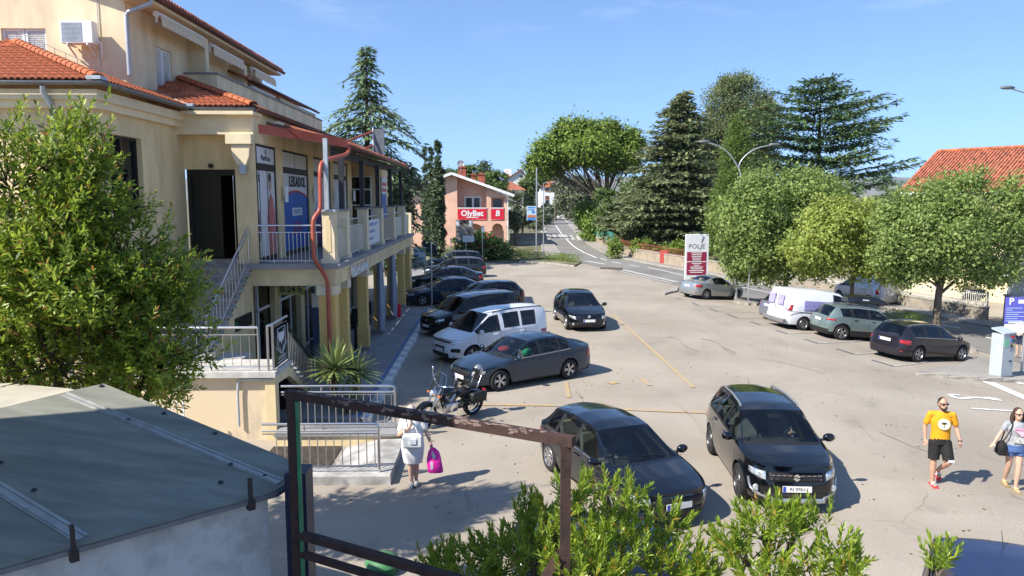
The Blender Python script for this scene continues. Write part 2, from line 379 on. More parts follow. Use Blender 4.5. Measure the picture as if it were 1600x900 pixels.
m_skid=M('tyre_mark',(.30,.262,.215),.9,var=.15,scale=3); m_oil=M('oil_stain',(.31,.27,.22),.9,col2=(.24,.205,.17),scale=5,var=.2)
for pts,w in (([(1042,527),(1056,528),(1063,533),(1072,541),(1090,550)],.07),([(1095,530),(1112,532),(1124,537),(1134,545),(1148,551)],.07),([(1126,541),(1136,549),(1148,554)],.05),([(1375,676),(1430,700),(1480,716)],.025),([(1100,640),(1128,662),(1160,690)],.03),([(905,590),(918,604),(925,612)],.03),([(1055,630),(1085,655),(1108,690)],.025),([(726,760),(732,780),(735,795)],.03),([(900,612),(908,622)],.1),([(936,668),(950,672)],.12),([(1180,560),(1230,568),(1290,585)],.03)):
    mark('ground_stain',pts,w,m_oil if w>.09 else m_skid,10)
# scattered litter and stones too small to count
b=MB(); 
for k in range(220):
    x=RNG.uniform(-3,13); y=RNG.uniform(9,34); r=RNG.uniform(.008,.025); b.box((x,y,float(gz(x,y))+.006),(r*2,r*1.4,.012),rz=RNG.uniform(0,3.1))
tag(b.build('dry_leaf_litter',M('litter_brown',(.14,.1,.06),.9,var=.4,scale=20)),'tiny dry leaves and grit scattered on the car park','litter',kind='stuff')
# ================================================================ MAIN BUILDING ON THE LEFT
m_wall=M('plaster_cream',(.75,.595,.345),.9,var=.11,scale=1.6,stretch=(1,1,.35),bump=.12,bscale=60)
m_wall2=M('plaster_beige',(.77,.635,.425),.9,var=.1,scale=1.6,stretch=(1,1,.35),bump=.12,bscale=60)
m_trim=M('plaster_trim',(.76,.635,.43),.88,var=.06,scale=2,bump=.08)
m_tile=M('roof_tile_clay',(.47,.135,.055),.85,var=.35,scale=2.2,bump=.15,bscale=30)
m_tile2=M('roof_tile_old',(.36,.12,.07),.85,var=.35,scale=3,bump=.15,bscale=30)
m_zinc=M('gutter_dark_zinc',(.19,.2,.215),.5,.4,var=.15,scale=3)
m_pipe=M('pipe_grey_paint',(.42,.46,.5),.45,.2,var=.08)
m_redm=M('red_painted_metal',(.42,.085,.05),.45,0,var=.1,scale=3,spec=.5)
m_brown=M('brown_gutter',(.13,.06,.045),.5,.1,var=.15)
m_steel=M('stainless_steel',(.62,.63,.65),.28,1.,var=.05)
m_dkmetal=M('dark_metal',(.035,.035,.04),.5,.3,var=.1)
m_black=M('black_frame',(.012,.012,.013),.45,var=0)
m_intshade=M('interior_shade',(.02,.018,.016),.9,var=0)  # near-black colour stands in for the shade of unlit interiors
m_grey=M('slab_grey',(.27,.265,.26),.9,var=.09,scale=1.2,bump=.05)
m_stone=M('step_stone',(.36,.34,.325),.85,var=.2,scale=4,bump=.15)
m_shop=glassmat('shop_glass',(.35,.38,.4),.55)
m_pwhite=M('poster_white',(.62,.64,.66),.6,var=.03)
m_pblue=M('poster_blue',(.02,.11,.42),.5,var=.15,scale=1.2)
m_pred=M('poster_red',(.55,.05,.06),.5,var=.05)
m_ppink=M('poster_pink',(.50,.16,.16),.6,var=.2,scale=2)
m_ppurple=M('poster_purple',(.16,.06,.2),.6,var=.2,scale=2)
m_pskin=M('poster_skin',(.5,.3,.22),.6,var=.1)
m_ink=M('sign_ink',(.02,.02,.03),.6,var=0)
m_wpaint=M('white_paint',(.78,.78,.77),.5,var=.04)
m_fabric=M('awning_canvas',(.66,.57,.42),.9,var=.06,scale=6)
m_colbounce=M('plaster_bounce_ochre',(.76,.50,.17),.9,var=.09,scale=1.6,bump=.1,bscale=50,stretch=(1,1,.35))  # wall plaster turned ochre to stand in for warm bounced light on shaded columns
ZE=8.35; KP=.37; ZS=3.86; XF=-4.75
bld=empty('apartment_building',(-9,24,0),'cream two storey building with red tiled roofs, arcade and shop balcony','building')
def bp(mb,name,mat,smooth=None,parent=None):   # part placed in world coordinates under the building
    o=mb.build(name,mat,parent or bld,smooth)
    o.matrix_parent_inverse=Matrix.Translation(-Vector(bld.location)) if (parent in (None,bld)) else Matrix.Identity(4)
    return o
# --- walls
w=MB(); w.bb((-20,17.55,0),(-9.2,17.9,8.2)); bp(w,'front_wall',m_wall)
w=MB()
YA,YB,ZA,ZB=18.2,19.85,5.25,7.3     # window in the side wall
w.bb((-9.5,17.9,0),(-9.2,YA,8.2)).bb((-9.5,YB,0),(-9.2,22.5,8.2)).bb((-9.5,YA,0),(-9.2,YB,ZA)).bb((-9.5,YA,ZB),(-9.2,YB,8.2)); bp(w,'side_wall',m_wall)
wi=bp(MB().bb((-9.45,YA,ZA),(-9.40,YB,ZB)),'window',glassmat('window_dark',(.1,.1,.1),.9))
fr=MB()
for a,b in (((-9.42,YA,ZA),(-9.33,YB,ZA+.07)),((-9.42,YA,ZB-.07),(-9.33,YB,ZB)),((-9.42,YA,ZA+.07),(-9.33,YA+.07,ZB-.07)),((-9.42,YB-.07,ZA+.07),(-9.33,YB,ZB-.07)),((-9.42,(YA+YB)/2-.04,ZA+.07),(-9.33,(YA+YB)/2+.04,ZB-.07))): fr.bb(a,b)
bp(fr,'frame',m_black,parent=wi)
bp(MB().bb((-9.2,22.5,6.62),(-7.55,22.8,8.2)),'entrance_wall',m_wall); bp(MB().bb((-9.2,22.5,0),(-7.55,22.8,3.95)),'entrance_wall',m_wall)
bp(MB().bb((-9.2,22.0,7.6),(-7.0,22.499,8.14)),'lintel_beam',m_trim)
pl=bp(MB().bb((-7.56,22.0,3.86),(-7.0,22.16,7.6)),'entrance_pier',m_wall)
c=MB(); c.extr([(-7.72,21.99,7.32),(-7.0,21.99,7.32),(-7.0,21.99,7.598),(-7.72,21.99,7.598)],(0,-.22,0))
c.extr([(-7.6,21.99,7.31),(-7.55,21.99,6.95),(-7.42,21.99,6.72),(-7.2,21.99,6.72),(-7.1,21.99,6.95),(-7.06,21.99,7.31)],(0,-.16,0)); bp(c,'corbel',m_trim)
tag(MB().box((-7.28,21.85,6.6),(.16,.14,.3),ch=.02).build('wall_lamp',m_pipe),'small grey wall lamp box under the corbel beside the dark entrance','lamp')
# entrance opening
d=MB(); d.bb((-9.2,22.62,6.45),(-7.56,22.74,6.62)).bb((-9.2,22.62,3.97),(-9.09,22.74,6.45)).bb((-7.68,22.62,3.97),(-7.56,22.74,6.45)).bb((-8.3,22.64,3.97),(-8.22,22.72,6.45))
dr=bp(d,'entrance_door',m_black)
bp(MB().bb((-9.09,22.66,3.97),(-8.3,22.68,6.45)),'glass_pane',glassmat('door_glass',(.12,.12,.13),.7),parent=dr)
bp(MB().bb((-9.18,26.5,3.96),(-7.35,26.6,8.09)).bb((-9.2,22.8,3.85),(-7.2,26.5,3.95)).bb((-9.21,22.8,3.9),(-9.19,26.5,8.1)).bb((-9.2,22.8,8.1),(-7.2,26.5,8.14)),'hall_interior',m_intshade)
bp(MB().tube([(-8.4,22.46,6.72),(-8.4,22.36,6.72)],.07,8),'door_sensor',m_black)
# --- cornice and gutter under the lower eaves
for a,b in (((-20,17.3,7.98),(-9.2,17.549,8.2)),((-9.199,17.3,7.98),(-8.95,22.0,8.2)),((-20,17.4,7.8),(-9.2,17.549,7.979)),((-9.199,17.4,7.8),(-9.05,21.999,7.979))): bp(MB().bb(a,b),'cornice',m_trim)
bp(MB().bb((-8.948,21.75,8.142),(-6.9,22.6,8.24)),'cornice',m_trim)
def gutter(pts,r,mat,name='gutter'):
    P=[Vector(p) for p in pts]; b=MB(); n=8; rows=[]
    for i,p in enumerate(P):
        d1=(P[i]-P[i-1]).normalized() if i>0 else (P[1]-P[0]).normalized()
        d2=(P[i+1]-P[i]).normalized() if i<len(P)-1 else d1
        t=(d1+d2).normalized(); sd=Vector((t.y,-t.x,0)); sc=1/max(.5,abs(t.dot(d1)))
        rows.append([p+sd*sc*r*math.cos(math.pi*k/n)+Vector((0,0,-r*math.sin(math.pi*k/n))) for k in range(n+1)])
    b.grid(rows); o=bp(b,name,mat,60); md=o.modifiers.new('s','SOLIDIFY'); md.thickness=.012; return o
gutter([(-20,17.08,8.34),(-8.74,17.08,8.34),(-8.74,21.86,8.34),(-6.88,21.86,8.34)],.085,m_zinc)
bp(MB().tube([(-10.02,17.1,8.24),(-10.02,17.12,8.1),(-10.02,17.42,7.8),(-10.02,17.44,3.0),(-10.02,17.44,1.)],.06,10),'downpipe',m_pipe,60)
# --- tiled roofs
def roofplane(poly,th=.08,mat=None):
    b=MB(); b.extr([(x,y,z-th) for x,y,z in poly],(0,0,th)); return b
C1=(-8.85,17.2); C2=(-6.95,22.0); z1=ZE+.02
zt=lambda t:z1+KP*t
front1=[(-20,17.2,z1),(-8.85,17.2,z1),(-13.75,22.1,zt(4.9)),(-20,22.1,zt(4.9))]
side1=[(-8.85,17.2,z1),(-8.85,22.0,z1),(-10.5,23.65,zt(1.65)),(-10.5,22.1,zt(1.65)),(-13.75,22.1,zt(4.9))]
front2=[(-8.85,22.0,z1),(-6.95,22.0,z1),(-10.5,25.55,zt(3.55)),(-10.5,23.65,zt(1.65))]
side2=[(-6.95,22.0,z1),(-6.95,41.5,z1),(-10.5,41.5,zt(3.55)),(-10.5,25.55,zt(3.55))]
roof=empty('roof',(-9,22,8),None,None); roof.parent=bld; roof.location=(0,-2,8)
def rp(mb,name,mat,sm=None):
    o=mb.build(name,mat,roof,sm); o.matrix_parent_inverse=Matrix.Translation((9,-22,-8)); return o
for nm,P in (('roof_deck',front1),('roof_deck',side1),('roof_deck',front2),('roof_deck',side2)): rp(roofplane(P),nm,m_tile2)
TW,TL,TO=.30,.42,.34
def tile_mesh():
    b=MB(); nx=12; P=[]
    for j,(yy,dz) in enumerate(((-.01,.045),(TL,.012))):
        P.append([(TW*i/nx-TW/2,yy,dz+.028*(1-math.cos(4*math.pi*i/nx))/2*1.35) for i in range(nx+1)])
    P.insert(0,[(x,y,z-.022) for x,y,z in P[0]])
    b.grid(P); return b
TB=tile_mesh(); TME=TB.mesh('roof_tile',m_tile,50)
def inside(px,py,poly):
    r=False; n=len(poly); j=n-1
    for i in range(n):
        xi,yi=poly[i];xj,yj=poly[j]
        if (yi>py)!=(yj>py) and px<(xj-xi)*(py-yi)/(yj-yi)+xi: r=not r
        j=i
    return r
TILES=[]
def lay(origin,ex,up,poly2,width,rows,a0=0):
    ex=Vector(ex);up2=Vector(up); upv=Vector((up[0],up[1],KP)).normalized(); nv=ex.cross(upv)
    horiz=1/math.sqrt(1+KP*KP)
    for j in range(rows):
        for i in range(int(width/TW)):
            c=Vector((origin[0],origin[1],0))+ex*((i+.5)*TW)+up2*(j*TO*horiz)
            cc=c+up2*(.5*TO*horiz)
            if not inside(cc.x,cc.y,poly2): continue
            M4=Matrix((( ex.x,upv.x,nv.x,c.x),(ex.y,upv.y,nv.y,c.y),(ex.z,upv.z,nv.z,z1+KP*j*TO*horiz),(0,0,0,1)))
            TILES.append(M4)
xy=lambda P:[(p[0],p[1]) for p in P]
lay((-16.05,17.2),(1,0,0),(0,1,0),xy(front1),7.2,15)
lay((-8.85,17.2),(0,1,0),(-1,0,0),xy(side1),6.6,16)
lay((-8.85-1.8,22.0),(1,0,0),(0,1,0),xy(front2),3.9,11)
lay((-6.95,22.0),(0,1,0),(-1,0,0),xy(side2),19.5,11)
CL=Vector((0,0,CAMH))
TILES.sort(key=lambda m:(m.translation-CL).length+(8 if m.translation.y>22.3 and m.translation.x>-7.6 and m.translation.y>24 else 0))
for m4 in TILES[:298]:
    j=Matrix.Rotation(random.uniform(-.012,.012),4,'Z')@Matrix.Translation((0,random.uniform(-.01,.01),random.uniform(0,.006)))
    o=link('roof_tile',TME,roof); o.matrix_basis=m4@j; o.matrix_parent_inverse=Matrix.Translation((9,-22,-8))
b=MB()
for m4 in TILES[298:]:
    b.add([m4@Vector(v) for v in TB.v],TB.f)
tag(rp(b,'roof_tiles',m_tile,50),kind='stuff')
def ridge_caps(p,q,mat=m_tile,r=.13,step=.36,name='ridge_tile'):
    p=Vector(p);q=Vector(q);d=(q-p);L=d.length;d.normalize(); n=int(L/step); up=Vector((0,0,1)); up=(up-d*up.dot(d)).normalized(); sd=d.cross(up)
    bb=MB(); P=[]
    for (yy,rr) in ((0,r*1.12),(step*1.12,r*.95)):
        P.append([(rr*math.cos(math.pi*k/8),yy,rr*math.sin(math.pi*k/8)*.8) for k in range(9)])
    P.insert(0,[(x*.86,y,z*.8-.01) for x,y,z in P[0]]); bb.grid(P); me=bb.mesh('ridge_tile',mat,50)
    for i in range(n):
        c=p+d*(i*step)
        o=link(name,me,roof); o.matrix_basis=Matrix(((sd.x,d.x,up.x,c.x),(sd.y,d.y,up.y,c.y),(sd.z,d.z,up.z,c.z+.03),(0,0,0,1))); o.matrix_parent_inverse=Matrix.Translation((9,-22,-8))
ridge_caps((-8.85,17.2,z1+.03),(-13.4,21.75,zt(4.55)+.03)); ridge_caps((-6.95,22.0,z1+.03),(-10.4,25.45,zt(3.45)+.03))
v=MB(); v.tube([(-8.85,22.0,z1+.03),(-10.5,23.65,zt(1.65)+.03)],.07,6); rp(v,'valley_flashing',m_kerb)
w=MB(); w.bb((-9.0,16.98,8.37),(-8.68,17.3,8.45)); rp(w,'corner_flashing',m_pipe)
w=MB(); w.bb((-9.0,21.8,8.37),(-8.6,22.0,8.45)); rp(w,'corner_flashing',m_pipe)
# lightning wire on the near hip
wire=MB(); P=[(-8.9-t*.95,17.25+t*.95,zt(t)+.3) for t in np.linspace(.3,4.6,8)]; wire.tube(P,.008,5)
for p in P: wire.cyl((p[0],p[1],p[2]-.25),p,.007,5)
rp(wire,'lightning_wire',m_zinc)
# --- upper storey
up_=MB()
up_.bb((-20,22.1,8.3),(-14.0,22.4,12.6)).bb((-12.75,22.1,8.3),(-10.5,22.4,12.6)).bb((-14,22.1,8.3),(-12.75,22.4,9.6)).bb((-14,22.1,10.55),(-12.75,22.4,12.6)); bp(up_,'upper_front_wall',m_wall2)
W1=[(23.95,25.1,9.0,10.45),(28.4,29.7,9.0,10.3)]
sw=MB(); ys_=[22.4]+[q for a in W1 for q in a[:2]]+[34.6]
for i in range(0,len(ys_),2): sw.bb((-10.8,ys_[i],8.3),(-10.5,ys_[i+1],11.4))
for a in W1: sw.bb((-10.8,a[0],8.3),(-10.5,a[1],a[2])).bb((-10.8,a[0],a[3]),(-10.5,a[1],11.4))
bp(sw,'upper_side_wall',m_wall2)
bp(MB().bb((-10.5,26.4,8.6),(-9.9,26.7,11.2)),'partition_wall',m_wall2); bp(MB().bb((-10.5,30.4,8.6),(-9.9,30.7,11.0)),'partition_wall',m_wall2)
bp(MB().bb((-16,34.6,8.3),(-10.9,41.0,10.3)),'upper_rear_block',m_wall2)
def shutters(name,x0,x1,z0,z1_,along,fix,depth):
    # pair of louvred shutter leaves; along 'x' (fixed y) or 'y' (fixed x)
    T=(lambda a,z,d:(a,fix+d,z)) if along=='x' else (lambda a,z,d:(fix-d,a,z))
    w=bp(MB().bb(T(x0,z0,depth+.02),T(x1,z1_,depth+.04)),name,m_wpaint)
    mid=(x0+x1)/2
    for a,b in ((x0,mid-.01),(mid+.01,x1)):
        f=MB()
        for p,q in (((a,z0),(b,z0+.07)),((a,z1_-.07),(b,z1_)),((a,z0+.07),(a+.07,z1_-.07)),((b-.07,z0+.07),(b,z1_-.07))): f.bb(T(p[0],p[1],depth-.03),T(q[0],q[1],depth+.015))
        leaf=bp(f,'shutter_leaf',m_wpaint,parent=w)
        s=MB(); n=int((z1_-z0-.14)/.055)
        for k in range(n):
            z=z0+.09+k*.055
            c=T((a+b)/2,z,depth); 
            if along=='x': s.box(c,(b-a-.14,.05,.008),rx=-.7)
            else: s.box(c,(.05,b-a-.14,.008),ry=-.7)
        bp(s,'louvre_slats',m_wpaint,parent=leaf)
shutters('window',-14,-12.75,9.6,10.55,'x',22.14,.06)
for a in W1: shutters('window',a[0],a[1],a[2],a[3],'y',-10.54,.06)
# upper eaves
ur=MB(); ur.extr([(-9.7,21.7,11.42),(-9.7,34.9,11.42),(-15.5,34.9,13.4),(-15.5,21.7,13.4)],(0,0,.1)); bp(ur,'upper_roof',m_tile2)
sf=MB(); sf.extr([(-9.72,21.75,11.28),(-9.72,34.85,11.28),(-10.55,34.85,11.32),(-10.55,21.75,11.32)],(0,0,.09)); bp(sf,'soffit',m_trim)
vg=MB(); vg.extr([(-9.72,21.7,11.28),(-9.72,21.7,11.41),(-15.5,21.7,13.39),(-15.5,21.7,13.2)],(0,.4,0)); bp(vg,'verge_board',m_trim)
vt=MB()
for k in range(12): vt.tube([(-9.75-k*.42,21.74,11.5+k*.145),(-10.2-k*.42,21.74,11.66+k*.145)],[.13,.11],8)
bp(vt,'verge_tiles',m_tile,60)
et=MB()
for k in range(66): et.lathe([(.07,-.0),(.055,.1)],(-9.73,21.85+k*.2,11.55),6,'x')
bp(et,'eave_tiles',m_tile2,60)
gutter([(-9.62,21.75,11.45),(-9.62,34.95,11.45)],.09,m_brown)
ur=MB(); ur.extr([(-9.7,30.2,10.42),(-9.7,41.5,10.42),(-13.5,41.5,11.7),(-13.5,30.2,11.7)],(0,0,.1)); bp(ur,'upper_roof',m_tile2)
gutter([(-9.62,30.2,10.42),(-9.62,41.5,10.42)],.08,m_brown)
bp(MB().bb((-10.5,34.7,10.2),(-9.75,41.4,10.3)),'soffit',m_trim)
bp(MB().tube([(-9.66,21.9,11.35),(-9.66,21.9,11.2),(-10.35,22.0,10.98),(-10.42,22.02,10.9),(-10.42,22.02,9.25)],.065,10),'downpipe',m_pipe,60)
bp(MB().tube([(-11.25,22.07,12.5),(-11.25,22.07,9.5)],.012,6),'cable_conduit',m_pipe)
# terrace parapet on the roof
bp(MB().bb((-10.5,26.0,8.6),(-9.4,26.15,9.93)).bb((-9.55,26.151,8.5),(-9.4,41.3,9.93)),'terrace_parapet',m_wall2)
bp(MB().bb((-10.5,25.95,9.931),(-9.35,26.2,9.98)).bb((-9.6,26.201,9.931),(-9.35,41.3,9.98)),'parapet_cap',m_zinc)
# awnings under the upper eaves
def awning(y0,y1,x,z):
    a=empty('awning',(x,y0,z),None,None); a.parent=bld; a.matrix_parent_inverse=Matrix.Translation(-Vector(bld.location))
    MB().bb((-.05,0,-.02),(.09,y1-y0,.07)).build('cassette',m_wpaint,a)
    b=MB(); P=[]; n=int((y1-y0)/.09)
    for i in range(n+1):
        yy=(y1-y0)*i/n; P.append([(.10,yy,.02),(.13,yy,-.1),(.135,yy,-.27-.05*abs(math.sin(i*math.pi/3)))])
    b.grid(P); b.build('valance',m_fabric,a)
    k=MB(); k.lathe([(0,-.04),(.09,-.04),(.09,.02),(0,.02)],(0,-.04,.02),10,'y'); k.box((0,-.03,-.12),(.05,.05,.2)); k.build('end_bracket',m_wpaint,a)
awning(22.9,26.3,-9.95,11.12); awning(27.0,30.2,-9.95,11.05); awning(31.5,34.4,-9.95,11.02); awning(31.0,34.0,-9.85,10.2); awning(35.2,40.6,-9.85,10.2)
# --- balcony slab, beam, columns
bp(MB().bb((-7.45,22.05,3.2),(XF-.45,22.5,3.72)).bb((XF-.45,22.05,3.2),(XF,41.6,3.72)),'beam',m_wall)
bp(MB().bb((-7.45,22.0,3.59),(XF+.05,22.049,3.72)),'beam_moulding',m_trim); bp(MB().bb((XF+.001,22.05,3.59),(XF+.05,41.6,3.72)),'beam_moulding',m_trim)
bp(MB().bb((-7.45,22.5,3.45),(XF-.451,41.6,3.719)),'arcade_ceiling',m_wall)
bp(MB().bb((-7.4,21.82,3.721),(XF+.18,41.7,3.86)),'balcony_slab',m_grey)
COLY=[22.02,23.7,27.3,30.95,34.75,38.4,41.1]
for i,y in enumerate(COLY):
    w=.5 if i==0 else .34
    x1=XF-.02; 
    co=bp(MB().bb((x1-w,y,.15),(x1,y+(.5 if i==0 else .42),3.2)),'column',m_colbounce)
    bp(MB().bb((x1-w-.05,y-.05,2.92),(x1+.05,y+(.55 if i==0 else .47),3.199)),'capital',m_trim,parent=co)
    if i: bp(MB().bb((x1-w-.03,y-.03,.15),(x1+.03,y+.45,1.05)),'plinth',m_colbounce,parent=co)
    bp(MB().bb((x1-w-.05,y-.05,.15),(x1+.05,y+(.55 if i==0 else .47),.3)),'base',m_grey,parent=co)
# ground floor shop front
for a,b in ((24.0,24.6),(27.2,27.7),(30.8,31.4),(34.6,35.2),(38.2,38.8)): bp(MB().bb((-7.5,a,.15),(-7.15,b,3.45)),'shop_pier',m_wall)
bp(MB().bb((-9.2,22.8,.15),(-7.45,23.0,3.5)).bb((-9.2,41.0,.15),(-7.2,41.2,8.1)),'end_wall',m_wall)
gl=MB().bb((-7.36,22.8,.2),(-7.34,41.0,3.3)); bp(gl,'shop_window',m_shop)
fr=MB()
for y in np.arange(22.8,41,1.2): fr.bb((-7.39,y,.15),(-7.31,y+.07,3.35))
fr.bb((-7.385,22.8,2.3),(-7.315,41,2.38)).bb((-7.385,22.8,.15),(-7.315,41,.25)); bp(fr,'window_frames',m_wpaint)
bp(MB().bb((-9.3,23,.1),(-9.2,41,3.5)),'shop_interior_wall',m_intshade)
bp(MB().bb((-7.4,22.51,2.65),(-5.9,22.55,3.19)),'sign_board',M('sign_green_yellow',(.25,.3,.06),.6,var=.2,scale=3)) if False else None
sg=MB().bb((-6.62,22.56,2.86),(-5.82,22.6,3.18)); sgo=sg.build('hanging_sign',M('sign_olive',(.26,.27,.07),.6,var=.1)); tag(sgo,'olive hanging sign with black opening hours under the balcony beam','sign')
t=text_mesh('lettering','0-24 h',.26,m_ink,None,(-6.22,22.55,3.02),(math.pi/2,0,0),.003,bold=.006); t.parent=sgo
# --- stairwell side wall under the upper flight with a black panel
sw=MB(); sw.extr([(-7.2,18.4,0),(-7.2,22.05,0),(-7.2,22.05,3.70),(-7.2,18.4,1.6)],(-.25,0,0)); bp(sw,'stair_wall',m_wall)
p0=atx(367,499,-7.19);p1=atx(392,487,-7.19);p2=atx(392,511,-7.19);p3=atx(367,525,-7.19)
yy0,yy1=p0[1],p1[1]; bp(MB().bb((-7.198,yy0,p3[2]+.1),(-7.16,yy1,p1[2])),'notice_panel',m_black)
bp(MB().bb((-7.16,yy0+.02,p3[2]+.14),(-7.15,yy0+.09,p1[2]-.1)),'notice_stripe',M('stripe_green',(.02,.25,.12),.6,var=0))
# --- upper shop facade
X2=-7.0
segs=[(22.16,24.05),(24.75,28.1),(28.85,31.8),(32.4,35.4)]
fc=MB()
fc.bb((X2-.3,22.16,7.36),(X2,36.4,8.3)); ed=22.82
pr=[(24.05,24.75),(28.1,28.85),(31.8,32.4),(35.4,36.4)]
bp(fc,'shop_lintel',m_wall)
for a,b in pr:
    bp(MB().bb((X2-.3,a,3.86),(X2+.05,b,7.36)),'pilaster',m_wall)
    l=MB(); l.lathe([(0,-.25),(.09,-.25),(.09,.25),(0,.25)],(X2+.16,b-.2,5.9),10,'z',-math.pi/2,math.pi/2); tag(l.build('wall_light',m_wpaint,None,60),'white half round wall light on the %s cream pilaster of the shop front'%('first','second','third','fourth')[pr.index((a,b))],'lamp','wall lights between the shop windows')
XW=X2+.115
for i,(a,b) in enumerate(segs):
    w_=bp(MB().bb((XW-.18,a,3.9),(XW-.16,b,7.36)),'display_window',[m_shop])
    f=MB(); f.bb((XW-.2,a,6.62),(XW-.1,b,6.79)).bb((XW-.2,a,3.87),(XW-.1,b,4.0)).bb((XW-.2,a,7.3),(XW-.1,b,7.359)).bb((XW-.2,a,4.0),(XW-.1,a+.06,7.3)).bb((XW-.2,b-.06,4.0),(XW-.1,b,7.3))
    bp(f,'frame',m_dkmetal,parent=w_)
    up2=MB()
    if i==1: m_=(a+b)/2; up2.bb((XW-.14,a+.08,6.81),(XW-.12,m_-.04,7.29)).bb((XW-.14,m_+.04,6.81),(XW-.12,b-.08,7.29))
    else: up2.bb((XW-.14,a+.08,6.81),(XW-.12,b-.08,7.29))
    bp(up2,'upper_sign_panel',m_pwhite,parent=w_)
    po=MB()
    po.bb((XW-.15,a+.08,4.02),(XW-.13,b-.08,6.6)); bp(po,'poster',m_pwhite,parent=w_)
def ftext(txt,size,y,z,mat,xs=1.,bold=0.): 
    o=text_mesh('lettering',txt,size,mat,bld,(0,0,0),(0,0,0),.002,bold=bold,xs=1.)
    o.matrix_basis=Matrix.Translation((XW-.11,y,z))@Matrix.Rotation(math.pi/2,4,'Z')@Matrix.Rotation(math.pi/2,4,'X')@Matrix.Diagonal((xs,1,1,1)); o.matrix_parent_inverse=Matrix.Translation(-Vector(bld.location))
ftext('PharMacia',.22,23.1,6.97,m_ink); ftext('PharMacia',.26,30.4,6.97,m_ink)
bp(MB().sph((XW-.11,23.1,7.17),(.01,.04,.09),8,5),'emblem',m_ink)
bp(MB().sph((XW-.11,30.4,7.18),(.01,.05,.1),8,5),'emblem',m_ink)
ftext('LEKADOL',.5,26.7,6.33,m_ink,1.0,.012)
# blue poster with curved red top
A,B=24.95,28.0
top=[(XW-.128,A+(B-A)*k/16,5.72+.3*math.sin(math.pi*(.12+.76*k/16))) for k in range(17)]
bp(MB().extr([(XW-.128,A,4.03)]+top+[(XW-.128,B,4.03)],(.006,0,0)),'poster_field',m_pblue)
bp(MB().tube([(p[0]+.006,p[1],p[2]) for p in top],.035,6),'poster_arc',m_pred)
bp(MB().bb((XW-.12,25.9,5.18),(XW-.113,27.2,5.45)),'poster_label',m_pwhite); ftext('LEKADOL',.22,26.55,5.31,m_pblue)
bp(MB().extr([(XW-.12,25.9,4.5),(XW-.12,27.2,4.6),(XW-.12,26.9,5.0),(XW-.12,26.1,4.95)],(.006,0,0)),'poster_pack',m_ppurple)
# poster with a pink figure, first window
bp(MB().extr([(XW-.128,23.15,4.03),(XW-.128,23.9,4.03),(XW-.128,23.92,5.3),(XW-.128,23.75,5.75),(XW-.128,23.5,5.95),(XW-.128,23.3,5.7),(XW-.128,23.1,5.2)],(.006,0,0)),'poster_figure',m_ppink)
bp(MB().sph((XW-.125,23.47,6.2),(.008,.14,.24),10,6),'poster_head',m_pskin); bp(MB().sph((XW-.123,23.47,6.4),(.008,.15,.16),10,6),'poster_hair',M('poster_hair',(.07,.04,.03),.7,var=0))
bp(MB().bb((XW-.124,22.42,4.0),(XW-.115,22.45,6.6)).bb((XW-.124,23.2,4.0),(XW-.115,23.23,6.6)),'window_mullions',m_black)
bp(MB().extr([(XW-.128,22.2,4.5),(XW-.128,22.38,4.5),(XW-.128,22.36,5.4),(XW-.128,22.24,5.4)],(.006,0,0)),'poster_bottle',m_ppurple)
ftext('EX',.3,22.3,6.35,m_ink)
bp(MB().extr([(XW-.128,29.3,4.03),(XW-.128,31.6,4.03),(XW-.128,31.6,5.3),(XW-.128,30.5,4.9),(XW-.128,29.3,5.4)],(.006,0,0)),'poster_field',m_ppurple)
bp(MB().bb((XW-.124,30.0,4.0),(XW-.115,30.06,6.6)).bb((XW-.124,30.9,4.0),(XW-.115,30.96,6.6)),'window_mullions',m_black)
bp(MB().sph((XW-.125,34,4.5),(.01,.3,.5),10,6),'poster_figure',m_ppurple)
# far part of the upper facade: recess with dark opening, bay
bp(MB().bb((-8.0,36.4,3.9),(-7.9,38.2,8.1)),'recess_wall',m_shop); bp(MB().bb((-8.0,38.2,3.9),(-6.0,38.5,7.6)).bb((-6.3,38.501,3.9),(-6.0,41.6,7.6)),'bay_wall',m_wall)
bw=bp(MB().bb((-7.4,38.15,4.6),(-6.3,38.199,6.9)),'bay_window',m_shop)
f=MB()
for z in (4.6,5.4,6.2,6.85): f.bb((-7.42,38.1,z),(-6.28,38.149,z+.07))
for x in (-7.42,-6.88,-6.35): f.bb((x,38.09,4.6),(x+.07,38.139,6.92))
bp(f,'frame',m_wpaint,parent=bw)
bp(MB().bb((-5.98,39.2,4.6),(-5.95,40.9,6.9)),'banner',m_pblue); bp(MB().bb((-5.98,39.2,6.0),(-5.94,40.9,6.9)),'banner',m_pwhite); bp(MB().bb((-5.93,39.4,6.15),(-5.92,40.7,6.3)).bb((-5.93,39.4,6.45),(-5.92,40.7,6.6)),'banner_stripe',m_pred)
# --- pergola roof over the balcony
pg=MB(); pg.extr([(-7.0,23.3,8.02),(XF,24.0,7.42),(XF,39.9,7.42),(-7.0,39.9,8.02)],(0,0,.07)); bp(pg,'canopy_roof',m_brown)
ct=MB()
for k in range(80): ct.lathe([(.075,0),(.06,.12),(.06,2.4)],(0,0,0),6,'x',0,math.pi) if False else ct.tube([(XF+.02,24.05+k*.2,7.5),(-7.0,24.05+k*.2,8.13)],[.07,.07],6)
bp(ct,'canopy_tiles',m_tile2,60)
fa=MB(); fa.extr([(-7.02,22.5,7.68),(-7.02,22.5,7.95),(-5.9,23.4,7.80),(-5.9,23.4,7.55)],(0,.05,0)); bp(fa,'fascia_board',m_redm)
fa=MB(); fa.extr([(-5.95,23.35,7.56),(-6.3,23.1,7.88),(XF+.06,24.0,7.62),(XF+.06,24.0,7.36)],(0,-.09,0)); bp(fa,'fascia_board',m_redm)
